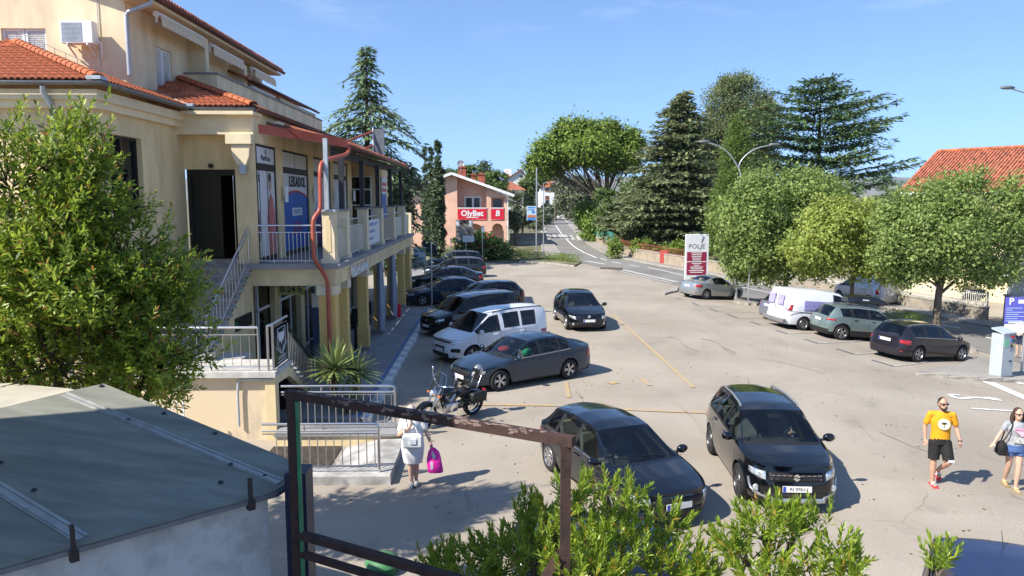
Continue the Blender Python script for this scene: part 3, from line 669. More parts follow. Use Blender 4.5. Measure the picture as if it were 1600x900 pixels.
bp(MB().bb((XF-.5,24.1,7.1),(XF-.38,39.8,7.4)),'canopy_beam',m_dkmetal)
gutter([(XF+.1,24.0,7.44),(XF+.1,40.0,7.44)],.1,m_brown)
bp(MB().bb((X2,23.4,8.03),(X2+.35,41.4,8.12)),'upper_soffit',m_trim)
gutter([(-6.86,21.9,8.33),(-6.86,41.5,8.33)],.09,m_brown)
# red downpipe with two bends
P=[(XF+.1,24.0,7.4),(XF+.1,24.0,7.22),(XF+.02,23.7,7.1),(-5.0,22.35,6.9),(-5.07,22.0,6.78),(-5.08,21.88,6.55),(-5.08,21.86,6.2),(-5.08,21.84,5.6),(-5.10,21.8,5.42),(-5.24,21.66,5.22),(-5.27,21.62,5.05),(-5.27,21.6,4.2),(-5.25,21.6,4.0),(-5.02,21.84,3.55),(-4.96,21.88,3.35),(-4.95,21.88,3.1),(-4.95,21.88,.5)]
def roundpath(P,it=2):
    P=[np.array(p,float) for p in P]
    for _ in range(it):
        Q=[P[0]]
        for a,b in zip(P[:-1],P[1:]): Q+= [a*.75+b*.25,a*.25+b*.75]
        P=Q+[P[-1]]
    return P
rd=MB().tube(roundpath(P,2),.062,10).build('downpipe',m_redm,None,60); tag(rd,'red metal rainwater downpipe bending from canopy gutter down the corner column','downpipe')
for z in (5.5,2.6,4.1):
    x,y={5.5:(-5.09,21.82),2.6:(-4.95,21.88),4.1:(-5.27,21.6)}[z]; MB().lathe([(.06,-.03),(.075,-.03),(.075,.03),(.06,.03)],(x,y,z),10).build('pipe_clamp',m_redm,rd)
bp(MB().bb((-5.02,22.05,5.45),(-4.9,22.17,7.5)),'canopy_post',m_pipe)
# --- balustrade posts, railings
POSTY=[22.02,23.95,27.6,31.25,35.0,38.8]
def railing(p,q,zb,h,parent,nb=None,gap=.13,top=True,name='railing',mids=(.82,),bot=.08,r=.022):
    p=np.array(p,float);q=np.array(q,float); L=np.linalg.norm(q-p); d=(q-p)/L
    rl=MB().tube([(*p[:2],p[2]+h),(*q[:2],q[2]+h)],r*1.25,8); o=rl.build(name,m_steel,parent,60)
    for m_ in mids: MB().tube([(*p[:2],p[2]+h*m_),(*q[:2],q[2]+h*m_)],r*.7,6).build('rail',m_steel,o,60)
    MB().tube([(*p[:2],p[2]+bot),(*q[:2],q[2]+bot)],r*.7,6).build('rail',m_steel,o,60)
    n=nb or max(1,int(L/gap)); me=MB().cyl((0,0,bot),(0,0,h*mids[-1]),r*.42,6).mesh('baluster',m_steel,60)
    for i in range(1,n): link('baluster',me,o,p+(q-p)*i/n)
    for f in ((.25,.75) if L>1.5 else (.5,)):
        c=p+(q-p)*f; MB().cyl((c[0],c[1],c[2]-.02),(c[0],c[1],c[2]+bot),r*.8,6).build('rail_foot',m_steel,o,60)
    return o
def world_parent(o,loc): o.matrix_parent_inverse=Matrix.Translation(-Vector(loc))
for i,y in enumerate(POSTY):
    zc=5.38
    po=bp(MB().bb((XF-.35,y,3.861),(XF,y+.42,zc)),'balustrade_post',m_trim)
    bp(MB().bb((XF-.42,y-.06,zc),(XF+.06,y+.48,zc+.06)),'post_cap',m_grey if i else m_pipe,parent=po)
    bp(MB().bb((XF-.4,y-.04,3.8611),(XF+.04,y+.46,4.0)),'post_base',m_trim,parent=po)
    if i==0: bp(MB().bb((XF-.24,y-.012,4.2),(XF-.1,y-.001,5.2)).bb((XF+.001,y+.12,4.2),(XF+.012,y+.3,5.2)),'post_panel',m_wall,parent=po)
    if i: bp(MB().bb((XF-.27,y+.13,zc+.06),(XF-.11,y+.29,7.15)),'canopy_post',m_dkmetal)
    if i<len(POSTY)-1:
        o=railing((XF-.15,y+.42,3.86),(XF-.15,POSTY[i+1],3.86),0,1.22,bld,name='railing'); world_parent(o,bld.location)
o=railing((-7.0,22.0,3.86),(XF-.4,22.0,3.86),0,1.12,bld,nb=16); world_parent(o,bld.location)
# panels hung on the balustrade
for k,(i,mat,nm,lab) in enumerate(((2,m_pwhite,'banner_sign','white banner with blue lettering tied to the balcony railing'),(3,M('panel_taupe',(.3,.26,.2),.8,var=.05),'railing_panel','taupe screen panel filling one balcony railing bay'))):
    y0,y1=POSTY[i]+.5,POSTY[i+1]-.15
    s_=MB().bb((XF-.11,y0,4.02),(XF-.09,y1,4.95)).build(nm,mat); tag(s_,lab,'banner' if k==0 else 'panel')
    if k==0:
        for q,(tx) in enumerate(('COASTAL','BISTRO','BAR')) if False else []: pass
        for q,wd in enumerate((2.2,1.5,1.2)):
            for e in range(int(wd/.28)):
                MB().bb((XF-.088,y0+.35+e*.3,4.72-q*.27),(XF-.086,y0+.52+e*.3,4.84-q*.27)).build('print_mark',m_pblue,s_)
tag(MB().bb((XF+.005,38.85,3.95),(XF+.03,39.2,5.2)).build('vertical_banner',m_pwhite),'narrow white banner on the last balustrade post','banner')
# illegible white letter sign on the beam
ls=MB(); Y0=24.2
x=XF+.08; zz=3.36
pts=[]
for k in range(64):
    a=k/63; pts.append((x+.03*math.sin(k*.9),Y0+a*3.0,zz+.06+.11*math.sin(k*.85)+.05*math.sin(k*.33)))
ls.tube(pts,.028,5); ls.tube([(x,Y0+.1+.25*math.cos(a),zz+.12+.24*math.sin(a)) for a in np.linspace(.5,5.6,12)],.03,5)
ls.tube([(x,Y0+.05,zz-.13),(x,Y0+3.,zz-.1)],.02,5)
tag(ls.build('letter_sign',m_wpaint,None,60),'white cursive letter sign fixed to the arcade beam','sign')
# billboard panel standing on the canopy roof
bbd=empty('roof_billboard',(-5.18,33.5,7.66),'grey billboard panel with red struts standing on the canopy roof','billboard')
MB().bb((-.2,-.06,0),(.27,.06,1.15)).build('panel',m_zinc,bbd); MB().bb((-.25,-.09,-.02),(-.2,.09,1.2)).build('panel_edge',m_wpaint,bbd)
for z in (.45,1.05): MB().bar((-.2,0,z),(-1.2,-1.2,z-.55),.08,.08).build('strut',m_redm,bbd)
# air conditioner on the upper wall
ac=empty('air_conditioner',(-11.62,21.95,10.05),'white air conditioner outdoor unit bracketed to the upper beige wall','air conditioner')
MB().bb((-.45,-.34,0),(.42,-.02,.62),ch=.02).build('casing',m_wpaint,ac)
g_=MB()
for k in range(15): g_.bb((-.41,-.352,.06+k*.034),(.14,-.341,.078+k*.034))
for k in range(14): g_.bb((-.41+k*.04,-.351,.06),(-.40+k*.04,-.3411,.56))
g_.build('grille',m_pipe,ac); MB().lathe([(0,-.3405),(.24,-.3405),(.24,-.335)],(-.13,0,.31),16,'y').build('fan_shadow',m_zinc,ac)
for x in (-.3,.25): MB().bb((x,-.36,-.05),(x+.04,.12,-.001)).bar((x+.02,.1,-.3),(x+.02,-.3,-.04),.035,.035).build('bracket',m_wpaint,ac)
MB().tube([(.43,-.15,.1),(.52,-.1,.05),(.5,0,-.2),(.42,.1,-.35)],.025,6).build('hose',m_wpaint,ac,60)
# far end block beyond the canopy: lower terrace of the next house
fb=empty('terrace_building',(-7.4,52,0),'low cream terrace building beyond the far end of the arcade','building')
MB().bb((-3,-9.5,3.0),(2.2,-5.2,3.6)).build('terrace_slab',m_wall,fb)
for y in (-9,-5.7): MB().bb((1.7,y,0),(2.1,y+.4,3.0)).build('column',m_wall,fb)
for y in (-9.2,-7.4,-5.7): MB().bb((1.8,y,3.6),(2.15,y+.4,4.9)).build('balustrade_post',m_trim,fb); MB().bb((1.95,y+.45,3.75),(1.98,y+1.35,4.7)).build('railing_panel',m_pwhite,fb) if y<-6 else None
MB().bb((-3,-9,0),(-2.8,-5.3,3)).build('wall',m_wall,fb); MB().bb((2.16,-8,2.2),(2.2,-6.9,3.0)).build('sign_plate',m_pblue,fb)
# ================================================================ FOLIAGE HELPERS
def np_mesh(name,verts,faces4,mat,mats_idx=None,smooth=False):
    me=bpy.data.meshes.new(name); nv=len(verts); nf=len(faces4); k=faces4.shape[1]
    me.vertices.add(nv); me.vertices.foreach_set('co',verts.astype(np.float32).ravel())
    me.loops.add(nf*k); me.loops.foreach_set('vertex_index',faces4.astype(np.int32).ravel())
    me.polygons.add(nf); me.polygons.foreach_set('loop_start',np.arange(0,nf*k,k,dtype=np.int32)); me.polygons.foreach_set('loop_total',np.full(nf,k,np.int32))
    for m_ in (mat if isinstance(mat,(list,tuple)) else [mat]): me.materials.append(m_)
    if mats_idx is not None: me.polygons.foreach_set('material_index',mats_idx.astype(np.int32))
    if smooth: me.polygons.foreach_set('use_smooth',np.ones(nf,bool))
    me.update(calc_edges=True); me.validate(); return me
def unit(v): return v/np.maximum(1e-9,np.linalg.norm(v,axis=-1,keepdims=True))
def leaf_mesh(name,P,D,N,L,Wd,mat,fold=.15,idx=None):
    # folded diamond leaves: base, left, tip, right
    D=unit(D); Sd=unit(np.cross(D,N)); Nn=np.cross(Sd,D); n=len(P)
    L=np.broadcast_to(L,(n,))[:,None]; Wd=np.broadcast_to(Wd,(n,))[:,None]
    V=np.empty((n,4,3)); V[:,0]=P; V[:,1]=P+D*L*.5+Sd*Wd/2+Nn*Wd*fold; V[:,2]=P+D*L; V[:,3]=P+D*L*.5-Sd*Wd/2+Nn*Wd*fold
    F4=np.arange(n*4).reshape(n,4); 
    tri=np.stack([F4[:,[0,1,2]],F4[:,[0,2,3]]],1).reshape(-1,3)
    mi=None if idx is None else np.repeat(idx,2)
    return np_mesh(name,V.reshape(-1,3),tri,mat,mi)
def rnd_dir(n): return unit(RNG.normal(size=(n,3)))
def shoots(P,D,nl,slen,llen,lw,ang=(35,65),jit=.25,taper=True):
    # leaves spiralling up each shoot P->P+D*slen ; returns arrays
    n=len(P); D=unit(D); a=unit(np.cross(D,rnd_dir(n))); b=np.cross(D,a)
    k=np.arange(nl); t=(k+.5)/nl
    phi=k*2.39996+RNG.uniform(0,6.28,(n,1)); 
    rad=(a[:,None]*np.cos(phi)[...,None]+b[:,None]*np.sin(phi)[...,None])
    an=np.radians(ang[1]+(ang[0]-ang[1])*t)[None,:,None]
    dirs=D[:,None]*np.cos(an)+rad*np.sin(an)+RNG.normal(size=(n,nl,3))*jit*.5
    pos=P[:,None]+D[:,None]*(slen*t)[None,:,None] if np.isscalar(slen) else P[:,None]+D[:,None]*(slen[:,None]*t)[...,None]
    nor=unit(D[:,None]*1.0-rad*.3+RNG.normal(size=(n,nl,3))*.2)
    Lr=llen*RNG.uniform(.7,1.2,(n,nl))*(1-.25*t if taper else 1)
    return pos.reshape(-1,3),dirs.reshape(-1,3),nor.reshape(-1,3),Lr.ravel(),(lw*Lr/llen).ravel()
def branch(mb,p,q,r0,r1,n=6,bend=.12,seg=5):
    p=np.array(p,float);q=np.array(q,float); L=np.linalg.norm(q-p); o=RNG.normal(size=3)*bend*L; o[2]=abs(o[2])*.4
    pts=[p+(q-p)*t+o*math.sin(math.pi*t) for t in np.linspace(0,1,seg)]
    mb.tube(pts,[r0+(r1-r0)*t for t in np.linspace(0,1,seg)],n); return pts
m_bark=M('bark_grey',(.13,.105,.08),.95,var=.3,scale=7,bump=.6,bscale=25,stretch=(1,1,.25))
m_bark2=M('bark_dark',(.06,.045,.035),.95,var=.3,scale=7,bump=.6,bscale=25,stretch=(1,1,.25))
def ellip_pts(n,c,r,shell=.55,zmin=-1.):
    d=rnd_dir(n*2); d=d[d[:,2]>zmin][:n]; rad=(RNG.uniform(shell**3,1,(len(d),1)))**(1/3)
    return np.array(c)+d*rad*np.array(r),d
# ================================================================ STAIRS AND LANDING
ZL=1.7
m_conc=M('landing_concrete',(.52,.5,.46),.9,var=.15,scale=3,bump=.1)
land=empty('stair_landing',(-6.5,17.4,0),'raised stair landing with pale slab over stained plaster wall','landing')
def wp(mb,name,mat,root,smooth=None,parent=None):
    o=mb.build(name,mat,parent or root,smooth)
    if parent is None: o.matrix_parent_inverse=Matrix.Translation(-Vector(root.location))
    return o
m_stain=M('plaster_stained',(.66,.53,.36),.92,col2=(.42,.36,.28),scale=1.3,var=.1,lo=.36,hi=.5,bump=.2,stretch=(1,1,.35))
wp(MB().bb((-9.19,17.32,ZL-.14),(-5.22,18.75,ZL)).bb((-7.19,18.751,ZL-.14),(-6.5,19.6,ZL-.001)),'slab',m_conc,land)
wp(MB().bb((-9.19,17.5,-.05),(-5.5,17.8,ZL-.141)),'front_wall',m_stain,land)
wp(MB().bb((-5.499,17.42,-.05),(-5.26,17.7,ZL-.141)),'corner_pillar',m_wall,land)
e=MB(); e.extr([(-5.42,17.7,ZL-.36),(-5.42,17.7,ZL-.142),(-5.42,18.72,ZL-.142),(-5.42,21.25,.17),(-5.42,20.85,.15),(-5.42,18.65,ZL-.4)],(.16,0,0)); wp(e,'edge_beam',m_wall,land)
wp(MB().bb((-9.19,19.6,-.05),(-5.6,19.7,ZL-.2)),'void_shade_sheet',m_intshade,land)  # black sheet painted in as the shade of the void under the stairs
wp(MB().tube(roundpath([(-6.15,17.42,.35),(-6.15,17.42,1.45),(-6.05,17.42,1.5),(-5.3,17.42,1.5)],1),.03,8),'drain_pipe',m_pipe,land,60)
# grid panel leaning left of the landing wall
gp=empty('wire_panel',(-8.2,17.0,0),'pale wire grid panel standing below the landing behind the bushy tree','panel')
g_=MB()
for k in range(15): g_.cyl((-.9+k*.13,0,0),(-.9+k*.13,0,1.1),.008,5)
for k in range(8): g_.cyl((-.9,0,.05+k*.145),(.92,0,.05+k*.145),.008,5)
g_.build('wire_grid',m_wpaint,gp); MB().bb((-.93,-.02,-.02),(-.9,.02,1.15)).build('frame_post',m_wpaint,gp); MB().bb((.92,-.02,-.02),(.95,.02,1.15)).build('frame_post',m_wpaint,gp)
st=empty('upper_staircase',(-8.1,20.2,0),'grey stone stair flight rising from landing to the dark entrance','staircase')
NS=12; rise=(3.95-ZL)/NS; run=(22.45-18.55)/NS
for i in range(NS):
    z=ZL+rise*(i+1); y=18.55+run*i
    wp(MB().bb((-9.19,y-.03,z-.05),(-7.14,y+run,z)).bb((-9.19,y,z-rise),(-7.2,y+.04,z-.05)),'step',m_stone,st)
st2=empty('lower_staircase',(-6,20,0),'lower stone stair flight descending from landing to arcade pavement','staircase')
NS2=9; rise2=(ZL-.15)/NS2; run2=(21.35-18.75)/NS2
for i in range(NS2):
    z=ZL-rise2*(i+1); y=18.75+run2*i
    wp(MB().bb((-6.49,y,z-.06),(-5.22,y+run2+.03,z)).bb((-6.49,y,z),(-5.27,y+.03,z+rise2-.141 if i==0 else z+rise2-.06)),'step',m_stone,st2)
def rail_thing(name,lab,pts,h,n_bal,mids=(.84,),cat='railing',mat=None,bot=.1):
    pts=[np.array(p,float) for p in pts]; r=empty(name,pts[0],lab,cat); o0=pts[0]
    mat=mat or m_steel
    for a,b,n in zip(pts[:-1],pts[1:],n_bal):
        a=a-o0;b=b-o0; H=np.array([0,0,h])
        MB().tube([a+H,b+H],.03,8).build('handrail',mat,r,60)
        for m_ in mids: MB().tube([a+H*m_,b+H*m_],.016,6).build('rail',m_steel,r,60)
        MB().tube([a+(0,0,bot),b+(0,0,bot)],.016,6).build('rail',m_steel,r,60)
        d=b-a; me=MB().cyl((0,0,bot),(0,0,h*mids[-1]),.009,6).mesh('baluster',m_steel,60)
        for i in range(1,n): link('baluster',me,r,a+d*i/n)
        for p in (a,b): MB().cyl(p,p+H,.024,8).build('post',m_steel,r,60)
    return r
rail_thing('landing_railing','steel railing along the front edge of the stair landing',[(-9.1,17.42,ZL),(-5.62,17.42,ZL)],1.05,[17])
rail_thing('stair_railing','sloping steel railing of the upper stair flight',[(-7.25,18.55,ZL+.1),(-7.25,21.95,3.9)],1.0,[14])
rail_thing('stair_railing','sloping dark handrail with white balusters on the lower stair flight',[(-5.34,18.85,ZL-.1),(-5.34,21.2,.2)],1.0,[16],mat=m_dkmetal)
# black club sign on the landing's right edge
cs=empty('club_sign',(-5.3,17.55,ZL),'black glossy sign panel with white lion head emblem on the landing edge','sign')
m_gloss=M('black_gloss',(.008,.01,.014),.08,var=0,spec=.6,coat=.5)
MB().bb((-.02,.1,.02),(.0,1.2,1.0)).build('panel',m_gloss,cs)
MB().cyl((-.02,0,0),(-.02,0,1.08),.03,8).build('post',m_steel,cs,60); MB().cyl((-.1,-.12,0),(-.1,-.12,1.08),.03,8).build('post',m_steel,cs,60); MB().tube([(-.1,-.12,1.08),(-.02,0,1.1),(-.02,1.25,1.1)],.035,8).build('handrail',m_steel,cs,60)
em=MB(); sh=[(.42,.88),(.62,.80),(.86,.88),(.92,.72),(.86,.5),(.74,.42),(.64,.36),(.52,.42),(.44,.52),(.38,.7)]
em.tube([(.006,y,z) for y,z in [(.34,.92),(.98,.92),(.98,.5),(.66,.27),(.34,.5),(.34,.92)]],.008,4); em.build('emblem_outline',m_wpaint,cs)
em=MB(); em.extr([(.001,y,z) for y,z in [(.44,.86),(.52,.78),(.64,.82),(.76,.78),(.86,.86),(.9,.72),(.82,.58),(.72,.6),(.66,.5),(.58,.6),(.48,.58),(.4,.72)]],(.005,0,0)); em.build('emblem_head',m_pwhite,cs)
em=MB()
for a,b in (((.2,.5),(.6,.26)),((1.1,.5),(.7,.26)),((.5,.45),(.6,.3)),((.82,.45),(.72,.3))): em.bar((.003,*a),(.003,*b),.004,.014)
em.build('emblem_lines',m_wpaint,cs)
t=text_mesh('lettering','CLUB BOSS',.125,m_wpaint,cs,(.003,.66,.185),(0,0,0),.001); t.rotation_euler=(math.pi/2,0,math.pi/2)
for k in range(9): MB().bb((.001,.3+k*.08,.08),(.003,.36+k*.08,.105)).build('small_print',m_wpaint,cs)
# ================================================================ ARCADE PAVEMENT, RAMP
pav=tag(MB().prism([(-7.3,18.7),(-3.45,18.7),(-3.45,38.1),(-7.3,38.1)],-.05,.15).build('arcade_pavement',m_grey),kind='structure')
tag(MB().bb((-7.3,38.1,-.05),(-4.9,62,.13)).build('arcade_pavement',m_grey),kind='structure')
ks=MB().bb((-.12,0,0),(.12,.96,.22),ch=.01).mesh('kerb_stone',M('kerb_white',(.6,.6,.58),.8,var=.2,scale=3))
for k in range(20): link('kerb_stone',ks,pav,(-3.38,18.7+k*.97,-.06))
tag(MB().bb((-3.62,18.8,.152),(-3.56,38.0,.158)).build('edge_line',M('line_blue',(.05,.14,.36),.7,var=.2,scale=3,lo=.3,hi=.5)),kind='structure')
m_rampc=M('ramp_concrete',(.40,.385,.36),.9,var=.25,scale=2.5,bump=.2)
rw=empty('ramp_wall',(-4,15,0),'low concrete ramp kerb wall carrying the front steel railing','low wall')
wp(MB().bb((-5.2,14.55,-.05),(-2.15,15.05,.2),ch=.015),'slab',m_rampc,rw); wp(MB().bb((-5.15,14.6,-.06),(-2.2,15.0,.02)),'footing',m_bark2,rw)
rw2=empty('ramp_wall',(-4,17,0),'beige ramp side wall below the rear steel railing','low wall')
wp(MB().bb((-5.2,17.0,-.05),(-2.35,17.25,.24)),'wall',m_wall,rw2); wp(MB().bb((-5.2,16.95,.241),(-2.15,17.7,.3)),'coping',m_grey,rw2)
tag(MB().extr([(-3.6,15.06,-.02),(-2.16,15.06,-.02),(-2.16,15.06,.19),(-2.7,15.06,.17)],(0,1.88,0)).build('ramp',m_rampc),kind='structure')
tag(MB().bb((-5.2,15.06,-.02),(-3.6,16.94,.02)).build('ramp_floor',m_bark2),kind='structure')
def hoop_rail(lab,x0,x1,y,z,h,n):
    r=empty('ramp_railing',(x0,y,z),lab,'railing'); W_=x1-x0
    MB().tube(roundpath([(-.2,0,h),(W_-.12,0,h),(W_,0,h-.02),(W_,0,h-.15),(W_,0,0)],2),.03,8).build('handrail',m_steel,r,60)
    for f,rr in ((.86,.022),(.8,.014),(.13,.02)): MB().tube([(-.2,0,h*f),(W_,0,h*f)],rr,6).build('rail',m_steel,r,60)
    me=MB().cyl((0,0,h*.13),(0,0,h*.8),.011,6).mesh('baluster',m_steel,60)
    for i in range(n): link('baluster',me,r,(W_*(i+.5)/n,0,0))
    for f in (.3,): 
        MB().cyl((W_*f,0,0),(W_*f,0,h*.13),.02,6).build('foot',m_steel,r,60); MB().cyl((W_*f,0,h*.86),(W_*f,0,h),.02,6).build('bracket',m_steel,r,60)
    return r
hoop_rail('front steel railing with rounded end on the ramp kerb',-4.55,-2.4,14.75,.2,1.02,13)
hoop_rail('rear steel railing with rounded end behind the front one',-4.9,-2.42,17.35,.3,1.05,15)
# ================================================================ YUCCAS
m_yucca=leafmat('yucca_leaf',(.10,.15,.05),(.30,.36,.12),.2,.4)
def yucca(lab,c,r,n,trunk,lean=0.):
    y=empty('yucca',(c[0],c[1],.15),lab,'plant','yucca plants by the corner column')
    MB().tube([(0,0,-.1),(lean*.5,0,trunk*.5),(lean,0,trunk)],[.1,.09,.08],8).build('trunk',m_bark,y,60)
    d=rnd_dir(n); d[:,2]=np.abs(d[:,2])*1.1-.35; d=unit(d); P=np.array([lean,0,trunk])+d*.04
    b=MB()
    V=[];Fc=[]
    for i in range(n):
        D=d[i]; L=r*RNG.uniform(.75,1.05); sd=unit(np.cross(D,(0,0,1))); w=.035; k=len(V)
        droop=np.array([0,0,-.12*L*(1-abs(D[2]))])
        for t,ww in ((0,.6),(.35,1.),(.7,.8),(1.,.05)):
            q=P[i]+D*L*t+droop*t*t*1.5
            V+= [q+sd*w*ww+np.array([0,0,.012*ww]),q-sd*w*ww+np.array([0,0,.012*ww])]
        for j in range(3): Fc.append((k+2*j,k+2*j+2,k+2*j+3,k+2*j+1))
    link('leaves',np_mesh('leaves',np.array(V),np.array(Fc),m_yucca),y)
    dd=MB()
    for i in range(10): a=RNG.uniform(0,6.28); dd.tube([(lean+.06*math.cos(a),.06*math.sin(a),trunk),(lean+.16*math.cos(a),.16*math.sin(a),trunk-.2),(lean+.18*math.cos(a),.18*math.sin(a),trunk-.55)],[.02,.02,.004],4)
    dd.build('dead_leaves',M('dead_leaf',(.32,.2,.11),.9,var=.2),y)
yucca('tall yucca with long pointed leaves in front of the corner column',(-4.4,19.9),.92,130,1.0)
yucca('small pale yucca at the foot of the tall yucca',(-3.9,19.3),.5,70,.3,.05)
yucca('dark yucca half hidden behind the tall one',(-3.95,20.4),.9,100,.8)
# ================================================================ FOREGROUND SHED
m_shedroof=M('shed_roof_sheet',(.255,.255,.21),.7,.0,col2=(.17,.175,.145),scale=.9,var=.1,lo=.35,hi=.62,stretch=(1.,1.,1.),bump=.03,bscale=200,spec=.12)
_t=m_shedroof.node_tree
for _n in _t.nodes:
    if _n.type=='MAPPING': _n.inputs['Rotation'].default_value=(0,0,math.radians(32)); _n.inputs['Scale'].default_value=(.55,3.2,1)
    if _n.type=='VALTORGB': _n.color_ramp.elements.new(.47).color=(.205,.205,.17,1)
    if _n.type=='TEX_NOISE' and _n.inputs['Scale'].default_value<10: _n.inputs['Detail'].default_value=9; _n.inputs['Scale'].default_value=1.6
m_seam=M('shed_seam_strip',(.36,.365,.35),.4,.3,var=.12,scale=5)
m_shedw=M('shed_plaster',(.60,.585,.56),.95,col2=(.40,.385,.36),scale=2.6,var=.1,lo=.3,hi=.55,bump=1.,bscale=9,detail=9)
E0=atz(-80,907,2.7);E1=atz(431,766,2.7);K1=atz(117,609,3.45)
nrm=np.cross(E1-E0,K1-E0); 
def onplane(u,v): d=ray(u,v); return _C+d*(nrm.dot(E0-_C)/nrm.dot(d))
T1=onplane(484,731); K2=onplane(162,599); K0=onplane(-80,657)
shed=empty('shed',(E1[0]-1.2,E1[1]-.2,0),'grey sheet roofed shed with rough white plaster wall in the foreground','shed')
dz=np.array([0,0,-.05])
wp(fixn(MB().extr([p+dz for p in (E0,E1,T1,K2,K1,K0)],(0,0,.05)).build('tmp',m_shedroof)) if False else MB().extr([p+dz for p in (E0,E1,T1,K2,K1,K0)],(0,0,.05)),'roof_sheet',m_shedroof,shed)
F1=K1+(K1-E1)*.5; FL=atz(0,594,3.2); 
f1=K1+np.array([-.2,1.6,-.5]); f2=K0+np.array([-1.6,1.9,-.5])
a_=atz(108,607,3.40); b_=atz(-80,590,3.2)
wp(MB().extr([K0+dz,K1+dz,a_+dz,b_+dz],(0,0,.05)),'rear_roof_sheet',M('shed_roof_beige',(.50,.46,.38),.6,.1,var=.1,scale=2),shed)
up=np.array([0,0,.012])
ridge=(K1-E1)/np.linalg.norm(K1-E1); eav=(E1-E0)/np.linalg.norm(E1-E0)
sl=unit(np.cross(nrm,eav)); sl=sl if sl[2]>0 else -sl
def seam(u0,v0,u1,v1,w):
    p=onplane(u0,v0);q=onplane(u1,v1); b=MB()
    for o_,ww,hh in ((0,w,.006),(-w*.28,w*.16,.016),(w*.28,w*.16,.016)):
        s_=unit(np.cross(nrm,q-p)); b.bar(p+s_*o_+up*.4,q+s_*o_+up*.4,ww,hh*2,up=nrm if nrm[2]>0 else -nrm)
    wp(b,'seam_strip',m_seam,shed)
seam(101,616,438,754,.12); seam(-20,752,128,842,.14)
sc_=MB().lathe([(0,.02),(.018,.02),(.024,.012),(.03,.0)],(0,0,0),8).mesh('screw',m_dkmetal)
for u,v in ((200,658),(361,727),(345,755),(413,745),(53,767),(0,724),(256,647),(336,678),(458,724),(158,604)):
    p=onplane(u,v); o=link('screw',sc_,shed,p+up*.5); o.matrix_parent_inverse=Matrix.Translation(-Vector(shed.location))
# eave trim
wp(MB().bar(E0-eav*.5+np.array([0,0,-.045]),E1+np.array([0,0,-.045]),.05,.045).bar(E1+np.array([0,0,-.045]),T1+np.array([0,0,-.045]),.05,.045),'eave_edge',m_zinc,shed)
for (u,v) in ((390,775),(114,852)):
    p=onplane(u,v); q=p-sl*.0
    q=q+np.array([.02,-.03,0]); b=MB(); b.bar(q+np.array([0,0,.2]),q+np.array([0.0,-.0,-.03]),.055,.03,up=eav); b.bar(q+np.array([0,0,-.031]),q+np.array([.0,.0,-.13]),.075,.07,up=eav)
    wp(b,'strap_bracket',m_bark2,shed)
inn=sl.copy(); inn[2]=0; inn=unit(inn)
w0=E0+inn*.12; w1=E1+inn*.12-eav*.04
zt_=lambda p:2.62
wl=[(w0[0]-2*eav[0],w0[1]-2*eav[1]),(w1[0],w1[1]),(w1[0]+inn[0]*2.6,w1[1]+inn[1]*2.6),(w0[0]-2*eav[0]+inn[0]*2.6,w0[1]-2*eav[1]+inn[1]*2.6)]
wp(MB().prism(wl,0,2.62),'plaster_wall',m_shedw,shed)
# ================================================================ RUSTY FRAME
m_rust=M('rusty_brown_steel',(.028,.02,.017),.9,.0,col2=(.058,.031,.025),scale=7,var=.1,lo=.5,hi=.66,bump=.3,bscale=30)
m_flake=M('paint_flake',(.24,.17,.145),.8,var=.2)
m_green=M('green_painted_strip',(.04,.2,.09),.6,var=.15)
A0=atz(455,616,3.85);A1=atz(884,688,3.85); dd=unit(A1-A0)
fr=empty('rusty_gate_frame',(A0[0],A0[1],0),'rusty brown square tube frame standing across the foreground','metal frame')
def fp(a,b,w,h,nm='tube',mat=None): 
    return wp(MB().bar(a,b,w,h),nm,mat or m_rust,fr)
TH=.08
fp(A0-dd*.055+V3(0,0,0),A1+dd*.07,TH,TH,'top_bar')
fp((A0[0],A0[1],0),(A0[0],A0[1],3.809),TH,TH,'post')
fp((A1[0],A1[1],0),(A1[0],A1[1],3.809),TH,TH,'post')
zl=2.42; fp(A0+V3(0,0,zl-3.85),A0+V3(0,0,zl-3.85)+(A1-A0)*.985,TH,TH*.9,'lower_bar'); fp(A0+V3(0,0,zl-4.05)+dd*.05,A0+V3(0,0,zl-4.05)+(A1-A0)*.985,.06,.06,'lower_bar'); fp(A0+V3(0,0,zl-4.32)+dd*.05,A0+V3(0,0,zl-4.32)+(A1-A0)*.985,.02,.02,'thin_bar')
fp(A1+V3(0,0,-.95)-dd*.03,A1+V3(0,0,-1.75)-dd*.5,.08,.08,'brace')
n_=np.array([dd[1],-dd[0],0])
fp(A0+dd*.075+V3(0,0,-.06),A0+dd*.075+V3(0,0,-3.85),.05,.03,'green_strip',m_green)
for k in range(30):
    t_=RNG.beta(1.2,1.0); L_=RNG.uniform(.03,.16); p=A0+(A1-A0)*t_*.96+V3(0,0,.0405)+n_*RNG.uniform(-.03,.03)
    nn=7; ang=np.sort(RNG.uniform(0,6.28,nn)); rr=RNG.uniform(.5,1,nn)
    b=MB(); b.extr([p+dd*L_*rr[i]*math.cos(ang[i])*.7+n_*.03*rr[i]*math.sin(ang[i]) for i in range(nn)],(0,0,.003)); wp(b,'paint_flake',m_flake,fr)
for k in range(26):
    t_=RNG.uniform(.15,.95); L_=RNG.uniform(.02,.07); p=A0+(A1-A0)*t_+V3(0,0,RNG.uniform(.0,.034))+n_*.0405
    nn=7; ang=np.sort(RNG.uniform(0,6.28,nn)); rr=RNG.uniform(.5,1,nn)
    b=MB(); b.extr([p+dd*L_*rr[i]*math.cos(ang[i])+V3(0,0,.022*rr[i]*math.sin(ang[i])) for i in range(nn)],n_*.003); wp(b,'paint_flake',m_flake,fr)
